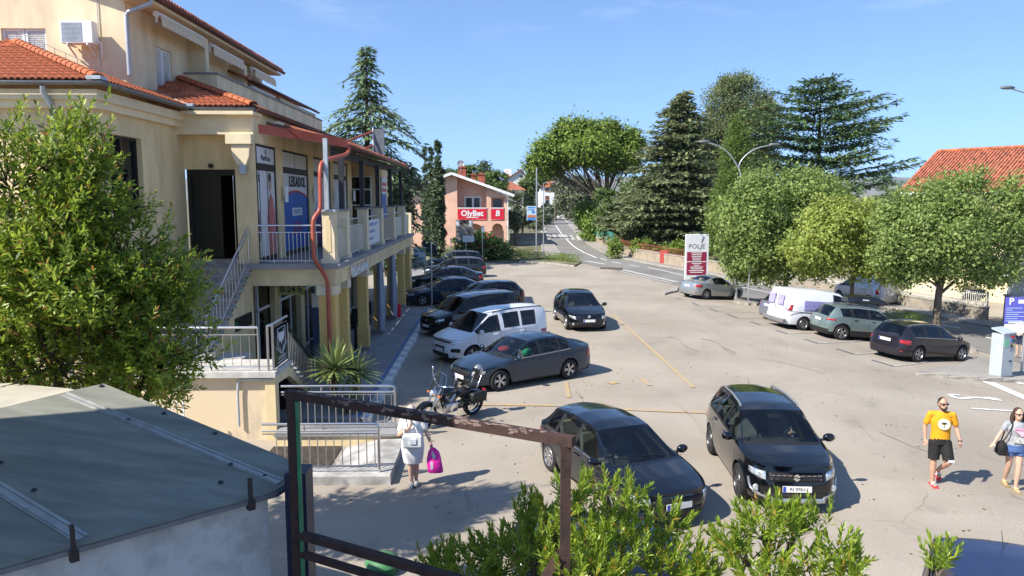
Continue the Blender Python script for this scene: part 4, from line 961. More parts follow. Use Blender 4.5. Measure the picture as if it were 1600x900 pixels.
# dark blue cabinet beside the left post, green bin below
c0=aty(468,735,A0[1]+.45); tag(MB().bb((c0[0]-.12,A0[1]+.3,0),(c0[0]+.1,A0[1]+.6,c0[2]+.02),ch=.01).build('dark_cabinet',M('dark_blue_steel',(.012,.02,.05),.4,.2,var=.1)),'narrow dark blue steel cabinet behind the rusty frame post','cabinet')
p=G(598,892); gb=empty('green_bin',p,'round topped pale green garden bin on the ground behind the rusty lower bar','bin'); MB().lathe([(0,0),(.24,0),(.26,.12),(.28,.14),(.25,.2),(.15,.26),(0,.28)],(0,0,0),18).build('body',M('plastic_green',(.06,.2,.08),.5,var=.1),gb,50)
# ================================================================ LEFT TREE
m_leafL=leafmat('laurel_leaf',(.06,.125,.016),(.34,.44,.055),.42,.42,(.32,.17,.05))
def big_left_tree():
    c=np.array([-6.55,11.9,4.45]); tr=empty('leafy_tree',(-6.3,11.1,0),'dense bushy evergreen tree hiding the left side of the cream building','tree')
    o=np.array([-6.3,11.1,0]); b=MB(); lobes=[]
    main=[((-6.70,10.52,5.88),(1.18,0.96,1.09)),((-5.64,10.72,5.62),(0.88,0.88,0.96)),((-6.79,10.27,4.47),(1.31,1.05,1.14)),((-5.55,10.45,4.47),(1.09,0.96,1.05)),((-5.16,10.79,4.87),(0.70,0.70,0.70)),((-5.02,10.62,3.94),(0.88,0.79,0.79)),((-6.07,10.17,3.49),(1.14,0.88,0.88)),((-7.22,10.45,3.40),(1.05,0.88,0.88)),((-4.97,10.79,3.18),(0.66,0.70,0.53)),((-7.58,10.79,5.26),(0.96,0.88,1.14)),((-4.84,10.97,4.47),(0.48,0.53,0.35)),((-6.07,10.62,6.27),(0.61,0.61,0.53))]
    base=np.array([-6.3,11.1,0]); fork=[]
    for k in range(4):
        f=base+np.array([RNG.normal()*.35,RNG.normal()*.25,1.7+RNG.uniform(0,.5)]); branch(b,base+RNG.normal(size=3)*np.array([.08,.08,0]),f,.11,.075,8,.05); fork.append(f)
    P=[];D=[]
    for (cc,rr) in main:
        cc=np.array(cc); cc[0]-=.18*(cc[0]>-5.6); f=min(fork,key=lambda q:np.linalg.norm(q-cc)); pts=branch(b,f,cc,.06,.025,6,.1,6)
        ncl=int(17*rr[0]*rr[1]*rr[2]**.5)+3; q0,d0=ellip_pts(ncl,cc,rr,.72)
        p=[];d=[]
        for qq,d1 in zip(q0,d0):
            m_=RNG.integers(14,34); off=RNG.normal(size=(m_,3))*RNG.uniform(.13,.24); p.append(qq+off); d.append(d1*.8+unit(off)*.6)
        pin,din=ellip_pts(int(190*rr[0]*rr[1]),cc,np.array(rr)*.75,.2); p.append(pin); d.append(din)
        p=np.concatenate(p); d=np.concatenate(d); d=unit(d)
        for q in p[::16]: branch(b,cc+(q-cc)*.15,q,.014,.005,4,.1,4)
        P.append(p); D.append(d*.8+np.array([.0,-.05,.55])+RNG.normal(size=d.shape)*.35)
    # reaching twigs on the right
    for q,d in (((-4.44,10.89,4.11),(1,.1,.5)),((-4.40,10.97,3.98),(1,0,.2)),((-4.53,10.89,4.60),(.8,.1,.7)),((-4.53,10.62,3.49),(1,0,-.1)),((-4.30,10.79,3.63),(.9,.2,.3)),((-4.23,10.97,3.85),(.9,0,.5)),((-5.45,10.62,6.50),(.3,0,1)),((-4.62,10.79,3.09),(.9,0,.1)),((-4.36,10.89,3.49),(.8,0,.4)),((-7.05,10.62,6.85),(.0,0,1)),((-6.52,10.52,6.90),(.2,0,1)),((-4.13,10.79,3.56),(1,0,.3)),((-4.26,10.89,3.36),(1,0,.15))):
        q=np.array(q);d=unit(np.array(d,float)); branch(b,q-d*.9,q,.014,.006,4,.08,4)
        for j in range(6): P.append((q-d*.6*j/6+RNG.normal(size=3)*.07)[None]); D.append((d+RNG.normal(size=3)*.45)[None])
    P=np.concatenate(P);D=np.concatenate(D); kp=((P[:,1]>9.95)|(P[:,2]>4.1))&((P[:,2]<5.0)|(P[:,1]<11.0)); P=P[kp]; D=D[kp]
    a=shoots(P,D,12,.24,.125,.044,(25,70),.4)
    b.v=[tuple(np.array(v)-o) for v in b.v]; b.build('branches',m_bark2,tr,60)
    link('crown',leaf_mesh('crown',a[0]-o,a[1],a[2],a[3],a[4],m_leafL),tr)
big_left_tree()
# ================================================================ FOREGROUND SHRUBS
m_leafF=leafmat('shrub_leaf',(.11,.20,.02),(.33,.42,.05),.35,.35,(.42,.26,.05))
def shrub(lab,spots,base,nsh=60,seed=1,dense=None):
    base=np.array(base,float); s=empty('shrub',base,lab,'shrub','shrubs in the foreground'); b=MB(); P=[];D=[]
    for (c,r,n) in spots:
        c=np.array(c,float); branch(b,base+RNG.normal(size=3)*np.array([.1,.1,0]),c,.035,.016,6,.06,6)
        n=int(n*1.6); p,d=ellip_pts(n,c,r,.25,-.6)
        for q in p[::2]: branch(b,c-np.array([0,0,r[2]*.6])+(q-c)*.1,q,.010,.005,4,.08,4)
        P.append(p);D.append(d*.55+np.array([0,0,.85])+RNG.normal(size=d.shape)*.22)
    P=np.concatenate(P);D=np.concatenate(D)
    a=shoots(P,D,30,.24,.10,.025,(12,62),.3)
    b.v=[tuple(np.array(v)-base) for v in b.v]; b.build('branches',m_bark,s,60)
    link('leaves',leaf_mesh('leaves',a[0]-base,a[1],a[2],a[3],a[4],m_leafF,fold=.1),s)
U=lambda u,v,y: aty(u,v,y)
def sp(u,v,y,rx,rz,n): return (U(u,v,y),(rx,rx*.9,rz),n)
shrub('leafy shrub with upright yellow-green shoots right of the rusty post',[sp(930,832,6.4,.24,.14,17),sp(1035,832,6.5,.18,.09,9),sp(960,875,6.2,.4,.2,34),sp(1060,885,6.2,.25,.16,18),sp(900,790,6.5,.15,.16,9),sp(948,775,6.5,.06,.09,3),sp(1090,915,6.0,.2,.12,10),sp(920,910,5.8,.3,.17,26),sp(985,790,6.4,.1,.08,5)],(1.0,6.5,0))
shrub('darker leafy shrub left of the rusty post',[sp(830,835,6.9,.2,.14,12),sp(780,880,6.9,.3,.18,24),sp(700,895,7.1,.22,.12,12),sp(840,880,6.5,.3,.25,32),sp(740,900,6.8,.3,.2,24),sp(862,820,6.6,.14,.14,8),sp(825,805,7.0,.08,.08,4),sp(670,900,7.2,.12,.1,6)],(.1,7,0))
shrub('leafy shrub in front of the compact black crossover',[sp(1195,830,5.9,.2,.12,14),sp(1165,870,5.9,.2,.15,13),sp(1235,845,5.9,.16,.11,9),sp(1185,910,5.7,.25,.13,14),sp(1285,830,5.9,.07,.05,3)],(2.1,5.9,0))
shrub('low leafy shrub at the bottom right of the crossover',[sp(1310,885,5.6,.13,.09,8),sp(1335,915,5.5,.12,.1,7),sp(1265,905,5.6,.12,.1,6)],(2.6,5.6,0))
shrub('shrub tips in front of the blue car roof',[sp(1465,895,5.4,.07,.06,5)],(3.2,5.4,0))

# ================================================================ UNSEEN HOUSE ADDED TO CAST THE SHADE ON THE SHED (left of and behind the camera)
ah=np.array([.546,.838]); nh=np.array([.838,-.546]); A_=np.array([-9.0,6.87])+nh*.5; B_=A_-ah*12
nb=empty('shade_house',(-11,1.,0),'unseen plain cream house added left of the viewpoint to shade the shed','house')
poly=[tuple(A_),tuple(B_),tuple(B_+nh*4.7),tuple(A_+nh*4.7)]; pc=np.mean(np.array(poly),axis=0)
wp(MB().prism([tuple(pc+(np.array(p)-pc)*.95) for p in poly],-.1,8.7),'wall',m_wall2,nb); wp(MB().prism(poly,8.701,9.0),'roof_slab',m_tile2,nb)
# ================================================================ CARS
def paint(name,c,metal=.3,rough=.25,coat=.75): return M(name,c,rough,metal,var=.04,scale=1.5,spec=.3,coat=coat)
m_tyre=M('tyre_rubber',(.018,.018,.018),.85,var=.15,scale=20); m_rim=M('alloy_rim',(.5,.5,.52),.3,.85,var=.05); m_rimd=M('alloy_rim_dark',(.12,.12,.13),.35,.8,var=.05)
m_trimk=M('black_plastic',(.014,.014,.015),.55,var=.1); m_chrome=M('chrome',(.8,.8,.82),.12,1.,var=0)
m_cglass=glassmat('car_glass',(.58,.66,.64),.16); m_dglass=glassmat('privacy_glass',(.12,.13,.14),.75)
m_head=M('headlamp',(.62,.66,.7),.12,.55,var=.25,scale=12,coat=1.); m_tail=M('tail_lamp',(.42,.012,.015),.15,.0,var=.2,scale=10,coat=1.); m_orange=M('indicator',(.6,.16,.02),.2,var=0,coat=1.)
m_plate=M('plate_white',(.72,.72,.7),.5,var=.04); m_eu=M('plate_blue',(.02,.06,.4),.5,var=0); m_int=M('car_interior',(.06,.06,.062),.8,var=.2); m_intl=M('car_seat_grey',(.2,.19,.18),.85,var=.1)
m_well=M('wheel_well',(.008,.008,.008),.95,var=0)
GRP='cars in the car park'
# s (0..1 of the length) : z/H centre line, rail half width / (W/2), rail drop below the centre line (m)
TYPES={
'hatch':dict(c=[(0,.475,.62,.03),(.03,.52,.66,.03),(.12,.58,.74,.03),(.245,.645,.80,.03),(.26,.66,.80,.02),(.44,.945,.655,.035),(.52,.99,.64,.05),(.66,1.0,.62,.05),(.80,.965,.60,.05),(.875,.93,.59,.05),(.965,.66,.66,.03),(1,.62,.66,.03)],
  sh=[(0,.45),(.08,.50),(.25,.60),(.5,.63),(.85,.67),(1,.63)],ws=(.255,.445),rw=(.872,.962),sw=[(.29,.535),(.565,.735),(.76,.85)],dr=[(.275,.55),(.55,.755)],fo=.19),
'sedan':dict(c=[(0,.47,.62,.03),(.03,.51,.66,.03),(.12,.575,.74,.03),(.265,.65,.80,.03),(.275,.66,.80,.02),(.44,.945,.65,.035),(.52,.99,.63,.05),(.62,1.0,.61,.05),(.72,.965,.60,.05),(.80,.87,.60,.04),(.90,.735,.68,.03),(.985,.705,.70,.03),(1,.68,.70,.03)],
  sh=[(0,.45),(.08,.50),(.25,.605),(.5,.635),(.85,.68),(1,.66)],ws=(.27,.445),rw=(.725,.885),sw=[(.30,.505),(.53,.68),(.70,.765)],dr=[(.285,.52),(.52,.71)],fo=.19),
'wagon':dict(c=[(0,.475,.62,.03),(.03,.52,.66,.03),(.12,.58,.74,.03),(.255,.645,.80,.03),(.265,.66,.80,.02),(.43,.945,.655,.035),(.50,.99,.64,.05),(.66,1.0,.63,.05),(.82,.975,.62,.05),(.905,.94,.61,.05),(.97,.68,.68,.03),(1,.62,.68,.03)],
  sh=[(0,.45),(.08,.50),(.25,.60),(.5,.63),(.85,.665),(1,.63)],ws=(.26,.435),rw=(.90,.967),sw=[(.29,.49),(.52,.69),(.715,.86)],dr=[(.275,.505),(.505,.705)],fo=.195),
'suv':dict(c=[(0,.555,.66,.03),(.03,.59,.70,.03),(.13,.635,.76,.03),(.235,.665,.82,.03),(.245,.675,.82,.02),(.40,.945,.68,.035),(.48,.985,.665,.05),(.64,1.0,.65,.05),(.80,.975,.63,.05),(.885,.945,.62,.05),(.965,.66,.70,.03),(1,.58,.72,.03)],
  sh=[(0,.52),(.08,.56),(.25,.625),(.5,.645),(.85,.68),(1,.62)],ws=(.242,.405),rw=(.882,.962),sw=[(.275,.50),(.53,.70),(.73,.835)],dr=[(.26,.515),(.515,.72)],fo=.195),
'mpv':dict(c=[(0,.48,.66,.03),(.03,.52,.70,.03),(.10,.565,.76,.03),(.20,.625,.82,.03),(.21,.64,.82,.02),(.37,.935,.72,.035),(.44,.97,.71,.05),(.6,1.0,.70,.05),(.85,.995,.70,.05),(.955,.975,.69,.04),(.985,.62,.78,.03),(1,.45,.78,.03)],
  sh=[(0,.46),(.07,.50),(.2,.57),(.45,.59),(.85,.60),(1,.45)],ws=(.206,.375),rw=(.955,.985),sw=[(.24,.435),(.49,.71),(.74,.91)],dr=[(.23,.46),(.46,.72)],fo=.19),
'coupe':dict(c=[(0,.47,.6,.03),(.03,.51,.66,.03),(.12,.59,.74,.03),(.29,.67,.80,.03),(.30,.68,.80,.02),(.46,.955,.64,.035),(.53,1.0,.62,.05),(.62,.985,.61,.05),(.70,.92,.61,.045),(.80,.76,.64,.03),(.96,.70,.68,.03),(1,.66,.68,.03)],
  sh=[(0,.45),(.08,.51),(.28,.63),(.5,.655),(.85,.70),(1,.65)],ws=(.295,.465),rw=(.655,.79),sw=[(.33,.56),(.575,.66)],dr=[(.31,.60)],fo=.2),
}
def rim_mesh(R,spokes,mat,dark=False,solid=False):
    b=MB(); ri=R*.66
    b.lathe([(ri,-.07),(ri*1.02,.005),(ri*.97,.02),(ri*.93,.0),(ri*.9,-.05)],(0,0,0),24,'y')
    if solid: b.lathe([(0,.0),(ri*.3,.012),(ri*.6,-.01),(ri*.92,.0)],(0,0,0),20,'y')
    b.lathe([(0,.012),(ri*.2,.012),(ri*.24,-.02)],(0,0,0),12,'y')
    for k in range(0 if solid else spokes):
        a=2*math.pi*k/spokes
        for da in (-.13,.13):
            p=(ri*.18*math.cos(a+da),-.008,ri*.18*math.sin(a+da)); q=(ri*.95*math.cos(a+da*1.2),.0,ri*.95*math.sin(a+da*1.2))
            b.bar(p,q,.036*R/.32,.022,up=(0,1,0))
    return b.mesh('rim',mat,40)
def tyre_mesh(R): return MB().lathe([(R*.64,-.09),(R*.9,-.105),(R*.97,-.09),(R,-.06),(R,.06),(R*.97,.09),(R*.9,.105),(R*.64,.09)],(0,0,0),28,'y').mesh('tyre',m_tyre,40)
def disc_mesh(R): return MB().lathe([(0,-.045),(R*.63,-.05)],(0,0,0),20,'y').mesh('brake_disc',m_well)
_cache={}
class Car: pass
def make_car(name,lab,typ,pm,L=4.3,W=1.78,H=1.47,wb=2.62,R=.315,spokes=5,rimmat=None,solid=False,clad=False,glass2=None,group=GRP,cat='car',simple=False,
             grille=None,head=None,tail=None,rails=None,handles=True,roofmat=None,van=False,scale=1.,platef='',plater='',frontk=.0,n=5.,sillz=.2,bodypillar=False,sw=None):
    T=dict(TYPES[typ]); T['sw']=sw or T['sw']; root=empty(name,(0,0,0),lab,cat,group); rimmat=rimmat or m_rim; glass2=glass2 or m_cglass
    fo=T['fo']*L; xfr=wb/2+fo; xre=xfr-L; xc=(xfr+xre)/2; hw=W/2; xw=(wb/2,-wb/2); RA=R+.055; zax=R
    S2X=lambda s:xfr-s*L
    XFz=lambda z:xfr-xc-(.09*max(0,(.32-z)/.2)+.10*max(0,(z-.55)/.3)*(1-frontk))*(1 if z<9 else 1)
    XRz=lambda z:xc-xre-(.08*max(0,(.34-z)/.2)+.08*max(0,(z-.62)/.4))
    Wz=lambda z:hw*(np.interp(z,[.15,.3,.5,.72,.9,1.2],[.925,.965,.995,1.,.975,.95]))
    def pl(theta,z):   # point on lower body around the plan, theta=0 front centre, pi rear
        c=math.cos(theta);s=math.sin(theta); lx=XFz(z) if c>=0 else XRz(z)
        nn=n if c>=0 else n+1.5
        return np.array([xc+lx*math.copysign(abs(c)**(2/nn),c),Wz(z)*math.copysign(abs(s)**(2/nn),s),z])
    def side(x,z):
        lx=XFz(z) if x>=xc else XRz(z); nominal=(xfr-xc) if x>=xc else (xc-xre); a=(x-xc)/nominal; nn=n if x>=xc else n+1.5
        aa=min(.9999,abs(a)); return xc+a*lx, Wz(z)*(1-aa**nn)**(1/nn)
    sh=lambda x:float(np.interp((xfr-x)/L,[p[0] for p in T['sh']],[p[1] for p in T['sh']]))*H
    cs=np.array(T['c']); sg=np.linspace(0,1,401)
    def sm(a,k=7):
        kk=np.ones(k)/k; p=np.pad(a,(k//2,k//2),mode='edge'); return np.convolve(p,kk,'valid')
    ZC=sm(np.interp(sg,cs[:,0],cs[:,1])); YR=sm(np.interp(sg,cs[:,0],cs[:,2]),15); DR=np.interp(sg,cs[:,0],cs[:,3])
    zc=lambda x:float(np.interp((xfr-x)/L,sg,ZC))*H; yr=lambda x:float(np.interp((xfr-x)/L,sg,YR))*hw; dr=lambda x:float(np.interp((xfr-x)/L,sg,DR))
    # stations
    st=list(np.arange(.022,.98,.0155 if not simple else .028)); keys=[]
    for a,b in T['dr']: keys+=[a-.0016,a+.0016,b-.0016,b+.0016]
    for a,b in T['sw']: keys+=[a,b]
    keys+=list(T['ws'])+list(T['rw'])
    for xx in xw:
        for q in np.linspace(-1,1,13 if not simple else 9): keys.append((xfr-(xx+RA*math.sin(q*math.pi/2)))/L)
    keys=sorted(k for k in keys if .02<k<.98)
    st=[s for s in st if all(abs(s-k)>.006 for k in keys)]+keys; st=sorted(st)
    st=[s for i,s in enumerate(st) if i==0 or s-st[i-1]>.0012]
    X=[S2X(s) for s in st]; N=len(X)
    rows=[0,.05,.16,.32,.5,.68,.84,.94,1.]; J=len(rows)
    def zb(x):
        z=sillz
        for xx in xw:
            d=abs(x-xx)
            if d<RA: z=max(z,zax+math.sqrt(max(0,RA*RA-d*d)))
        if x>xw[0]+RA or x<xw[1]-RA: z=max(z,sillz+.02)
        return z
    V=[];FA=[]   # faces: (verts, tag)
    idx={}
    def addv(p): V.append(tuple(p)); return len(V)-1
    nU=[0,.1,.36,.62,.88,1.]; nT=[.75,.5,.25,0.]
    side_i={}
    for sgn in (1,-1):
        for i,x in enumerate(X):
            b0=zb(x); t0=sh(x)
            col=[]
            for f in rows:
                z=b0+(t0-b0)*f; px_,py_=side(x,z); col.append(addv((px_,sgn*py_,z)))
            side_i[sgn,i]=col
    # top grid
    top=[]
    for i,x in enumerate(X):
        xo,yo=side(x,sh(x)); zs=sh(x); ZCn=zc(x); Y=min(yr(x),yo*.98); ZR=max(zs+.004,ZCn-dr(x)); s=st[i]
        cab=min(1,max(0,(ZR-zs-.06)/.12))
        bow=np.interp(s,[0,.03,T['ws'][0],T['ws'][1],T['ws'][1]+.12,T['rw'][0]-.1,T['rw'][0],T['rw'][1],1],[.17,.15,.11,.07,0.,0.,-.05,-.06,-.09])
        line=[]
        for f in nU[1:]:
            gh=math.sin(f*math.pi/2)**.9; gc=f; g_=gh*(1-cab)+gc*cab; y=yo+(Y-yo)*f+.018*math.sin(math.pi*f)*cab; line.append((x if False else xo*(1-f)+x*f,y,zs+(ZR-zs)*g_))
        for t_ in nT:
            line.append((x+bow*(1-t_*t_),Y*t_,ZCn-(ZCn-ZR)*t_**2.2))
        rowv=[side_i[1,i][-1]]+[addv(p) for p in line]
        right=[side_i[-1,i][-1]]+[addv((p[0],-p[1],p[2])) for p in line[:-1]]
        top.append(rowv+right[::-1])
    K=len(top[0]); half=len(nU)-1+len(nT)
    # front and rear caps
    def cap(i,front):
        x0=X[i]; lay=[side_i[1,i]]; ys=[V[k][1] for k in top[i]]; y0=ys[0]
        cols=[]
        for k in range(1,K-1):
            col=[]
            for j,f in enumerate(rows):
                zz=V[side_i[1,i][j]][2]; yy0=V[side_i[1,i][j]][1]; y=ys[k]/y0*yy0
                b=min(.999,abs(y)/Wz(zz)); nn=n if front else n+1.5; lx=XFz(zz) if front else -XRz(zz)
                xx=xc+lx*(1-b**nn)**(1/nn)
                if j==J-1: zz=zz+(V[top[i][k]][2]-zz)*.55
                col.append(addv((xx,y,zz)))
            cols.append(col)
        cols=[side_i[1,i]]+cols+[side_i[-1,i]]
        for k in range(K-1):
            for j in range(J-1): FA.append(((cols[k][j],cols[k+1][j],cols[k+1][j+1],cols[k][j+1]),'front' if front else 'rear',j,k))
            FA.append(((cols[k][J-1],cols[k+1][J-1],top[i][k+1],top[i][k]),'hood',0,k))
    cap(0,True); cap(N-1,False)
    for sgn in (1,-1):
        for i in range(N-1):
            for j in range(J-1): FA.append(((side_i[sgn,i][j],side_i[sgn,i+1][j],side_i[sgn,i+1][j+1],side_i[sgn,i][j+1]),'side',j,(sgn,i)))
    for i in range(N-1):
        for k in range(K-1): FA.append(((top[i][k],top[i+1][k],top[i+1][k+1],top[i][k+1]),'top',i,k))
    # sort faces into parts
    parts={}
    def put(key,f,m): parts.setdefault(key,[]).append((f,m))
    mid=lambda i:(st[i]+st[i+1])/2
    inr=lambda s,r:r[0]<=s<=r[1]
    cz=.36 if clad else .0
    for f,tg,a,k in FA:
        zmean=sum(V[q][2] for q in f)/4
        if tg=='side':
            sgn,i=k; s=mid(i)
            seam=any(abs(s-d)<.0017 for p in T['dr'] for d in p)
            dn=[q for q,p in enumerate(T['dr']) if p[0]<s<p[1]]
            m=0
            xm=(X[i]+X[i+1])/2
            if clad and (zmean<.40 or any(abs(xm-xx)<RA+.0 and zmean<zax+RA+.075 and a<2 for xx in xw)): m=1
            elif not clad and a==0: m=1 if zb(xm)<=sillz+.03 else 0
            if seam and a>0: put('body',f,1)
            elif dn: put(('door',sgn,dn[0]),f,m)
            else: put('body',f,m)
        elif tg in('front','rear'): put('body',f,1 if ((clad and zmean<.42) or zmean<.27) else 0)
        elif tg=='hood': put('body',f,0)
        else:
            s=mid(a); kk=min(k,K-2-k); sgn=1 if k<half else -1
            isU=kk<len(nU)-1
            if not isU and inr(s,T['ws']): put('windshield',f,2)
            elif not isU and inr(s,T['rw']): put('rear_window',f,3)
            elif isU and T['sw'][0][0]-.02<=s<=T['sw'][-1][1]+.01:
                w_=[q for q,p in enumerate(T['sw']) if p[0]<=s<=p[1]]
                blank=van and w_ and w_[0]>0
                if 1<=kk<=len(nU)-3 and w_ and not blank: put(('side_window',sgn,w_[0]),f,2 if w_[0]==0 else 3)
                elif blank or (van and s>T['sw'][0][1]+.012): put('body',f,0)
                elif bodypillar and s>T['sw'][0][1]+.012: put('body',f,0)
                elif kk==0 or (1<=kk<=len(nU)-3): put('body',f,1)
                else: put('body',f,0 if (kk<len(nU)-2 or s>T['ws'][1]-.03) else 0)
            elif not isU and T['ws'][0]-.012<s<T['ws'][0]: put('body',f,1)
            elif roofmat and not isU and T['ws'][1]<s<T['rw'][0]: put('roof',f,0)
            else: put('body',f,0)
    mats=[pm,m_trimk,m_cglass,glass2]; VA=np.array(V)
    def pmesh(nm,fl,ms,sm_=38):
        used=sorted({q for f,_ in fl for q in f}); mp={q:i for i,q in enumerate(used)}
        b=MB(); b.v=[V[q] for q in used]; b.f=[tuple(mp[q] for q in f) for f,_ in fl]; b.n=len(b.v)
        mi=sorted({m for _,m in fl}); b.mi=[mi.index(m) for _,m in fl]
        me=b.mesh(nm,[ms[m] for m in mi],None)
        if len(mi)==1: pass
        bm=bmesh.new(); bm.from_mesh(me); bmesh.ops.remove_doubles(bm,verts=bm.verts,dist=.0005); bmesh.ops.recalc_face_normals(bm,faces=bm.faces)
        # make sure they point outwards
        c=Vector((xc,0,.6)); 
        if sum((f.calc_center_median()-c).dot(f.normal)*f.calc_area() for f in bm.faces)<0: bmesh.ops.reverse_faces(bm,faces=bm.faces)
        bm.to_mesh(me); bm.free(); me.polygons.foreach_set('use_smooth',[True]*len(me.polygons)); me.set_sharp_from_angle(angle=math.radians(sm_)); return me
    for key,fl in parts.items():
        nm=key if isinstance(key,str) else key[0]
        ms=mats if nm!='roof' else [roofmat]*4
        o=link(nm,pmesh(nm,fl,ms),root)
        if nm=='door' and handles and not simple:
            a,b_=T['dr'][key[2]]; sh_x=S2X(b_-.035); z=sh(sh_x)-.10; _,yy=side(sh_x,z)
            MB().box((sh_x+.04,key[1]*(yy+.012),z),(.19,.03,.028),ch=.006).build('handle',pm if not clad else m_trimk,o)
    # underbody and wheel wells
    MB().bb((xre+.25,-hw*.72,sillz-.02),(xfr-.25,hw*.72,sillz+.06)).build('underbody',m_well,root)
    MB().bb((xw[0]-RA,-hw*.7,sillz+.07),(xw[0]+RA,hw*.7,zax+RA+.03)).build('wheel_well',m_well,root); MB().bb((xw[1]-RA,-hw*.7,sillz+.07),(xw[1]+RA,hw*.7,zax+RA+.03)).build('wheel_well',m_well,root)
    # wheels
    key=(round(R,3),spokes,rimmat.name,solid)
    if key not in _cache: _cache[key]=(tyre_mesh(R),rim_mesh(R,spokes,rimmat,solid=solid),disc_mesh(R))
    tm,rm,dm=_cache[key]
    for xx in xw:
        for sgn in (1,-1):
            w=link('wheel',tm,root,(xx,sgn*(hw-.115),R),(0,0,0 if sgn>0 else math.pi)); r_=link('rim',rm,w,(0,.085,0)); link('brake_disc',dm,w,(0,.05,0))
    # cabin
    xA,xB=S2X(T['ws'][1]),S2X(T['rw'][0]); zsh=sh(0)
    b=MB(); b.bb((S2X(T['rw'][1])-.05+.1,-hw*.8,sillz+.1),(S2X(T['ws'][0])+.05,hw*.8,sillz+.22)); b.box((S2X(T['ws'][0])-.22,0,zsh-.16),(.5,hw*1.62,.2),ry=.08)
    b.bb((S2X(T['rw'][1])+.05,-hw*.78,zsh-.2),(S2X(T['rw'][1])+.5,hw*.78,zsh-.12)); b.build('cabin_floor',m_int,root)
    for xx in (xA-.32,xA-1.22):
        for sgn in (1,-1):
            s_=MB(); s_.box((xx,sgn*hw*.4,.5*H/1.47),(.5,.46,.16),ch=.04); s_.box((xx-.27,sgn*hw*.4,.5*H/1.47+.3),(.14,.44,.62),ry=-.22,ch=.04); s_.box((xx-.36,sgn*hw*.4,.5*H/1.47+.68),(.09,.24,.17),ry=-.2,ch=.03); s_.build('seat',m_intl,root,40)
    if not simple:
        a=np.linspace(0,6.283,17); b=MB(); b.tube([(xA+.22+.05*math.sin(t),hw*.42+.18*math.cos(t),zsh+.0+.17*math.sin(t)) for t in a],.015,6); b.build('steering_wheel',m_int,root,60)
        MB().box((xA+.12,0,zc(xA)-.12),(.04,.22,.06)).build('inner_mirror',m_int,root)
    # mirrors
    for sgn in (1,-1):
        xm=S2X(T['sw'][0][0]+.015); zm=sh(xm)+.06; _,ym=side(xm,sh(xm))
        mm=MB(); mm.sph((xm,sgn*(ym+.13),zm+.02),(.075,.12,.085),10,7); mm.bar((xm+.0,sgn*(ym-.05),zm-.03),(xm,sgn*(ym+.08),zm-.02),.06,.035); mm.build('mirror',pm if not clad else pm,root,60)
    # lamps on the body surface
    def patch(t0,t1,zlo,zhi,mat,nm,off=.007,nt=8,nz=3,both=True,parent=None):
        for sgn in ((1,-1) if both else (1,)):
            P=[]
            for i in range(nt+1):
                f=i/nt; th=math.radians(t0+(t1-t0)*f); a=zlo(f);c_=zhi(f); row=[]
                for j in range(nz+1):
                    z=a+(c_-a)*j/nz; p=pl(th,z); nv=np.array([math.cos(th)**3,math.sin(th)**3 if both else 0,.12]) ; nv=nv/np.linalg.norm(nv); p=p+nv*off; row.append((p[0],sgn*p[1],p[2]))
                P.append(row)
            b=MB(); b.grid(P); me=b.mesh(nm,mat); o=link(nm,me,root)
            fixn(o); 
            if sum((Vector(pp.center)-Vector((xc,0,.5))).dot(pp.normal) for pp in me.polygons)<0: me.flip_normals()
            me.polygons.foreach_set('use_smooth',[True]*len(me.polygons))
            md=o.modifiers.new('s','SOLIDIFY'); md.thickness=.012; md.offset=-1
    zf=sh(xfr-.12*L/4.3); zr_=sh(xre+.05)
    hd=head or dict(t=(20,50),lo=(-.17,-.10),hi=(-.04,-.015))
    patch(hd['t'][0],hd['t'][1],lambda f:zf+hd['lo'][0]+(hd['lo'][1]-hd['lo'][0])*f,lambda f:zf+hd['hi'][0]+(hd['hi'][1]-hd['hi'][0])*f,m_head,'headlight')
    gr=grille or dict(w=14,lo=-.2,hi=-.07,mat=m_trimk)
    def cpatch(wd,z0,z1,mat,nm,off=.006): patch(-wd,wd,lambda f:z0,lambda f:z1,mat,nm,off,12,3,False)
    cpatch(gr['w'],zf+gr['lo'],zf+gr['hi'],gr['mat'],'grille'); cpatch(gr.get('w2',16),.26,.40,m_trimk,'lower_grille')
    tl=tail or dict(t=(128,160),lo=(-.30,-.24),hi=(-.12,-.08))
    patch(tl['t'][0],tl['t'][1],lambda f:zr_+tl['lo'][0]+(tl['lo'][1]-tl['lo'][0])*f,lambda f:zr_+tl['hi'][0]+(tl['hi'][1]-tl['hi'][0])*f,tl.get('m',m_tail),'tail_light')
    # number plates
    pf=pl(0,.42); zpf=gr.get('plate',.46); pf=pl(0,zpf); p=MB().bb((-.008,-.26,-.055),(.008,.26,.055)).build('number_plate',m_plate,root,None,(pf[0]+.022,0,zpf)); MB().bb((-.002,-.255,-.05),(.0095,-.2,.05)).build('plate_band',m_eu,p); MB().bb((-.03,-.27,-.065),(-.009,.27,.065)).build('plate_holder',m_trimk,p)
    if platef: text_mesh('plate_text',platef,.085,m_ink,p,(.0092,.03,0),(math.pi/2,0,math.pi/2),.0005,xs=1.05,bold=.001)
    zpr=.78*H/1.47 if typ!='mpv' else .8; pr_=pl(math.pi,zpr); p=MB().bb((-.008,-.26,-.055),(.008,.26,.055)).build('number_plate',m_plate,root,None,(pr_[0]-.02,0,zpr)); MB().bb((-.0095,.2,-.05),(.002,.255,.05)).build('plate_band',m_eu,p)
    patch(143,153,lambda f:.40,lambda f:.44,m_tail if not clad else m_trimk,'rear_reflector',.006,6,1)
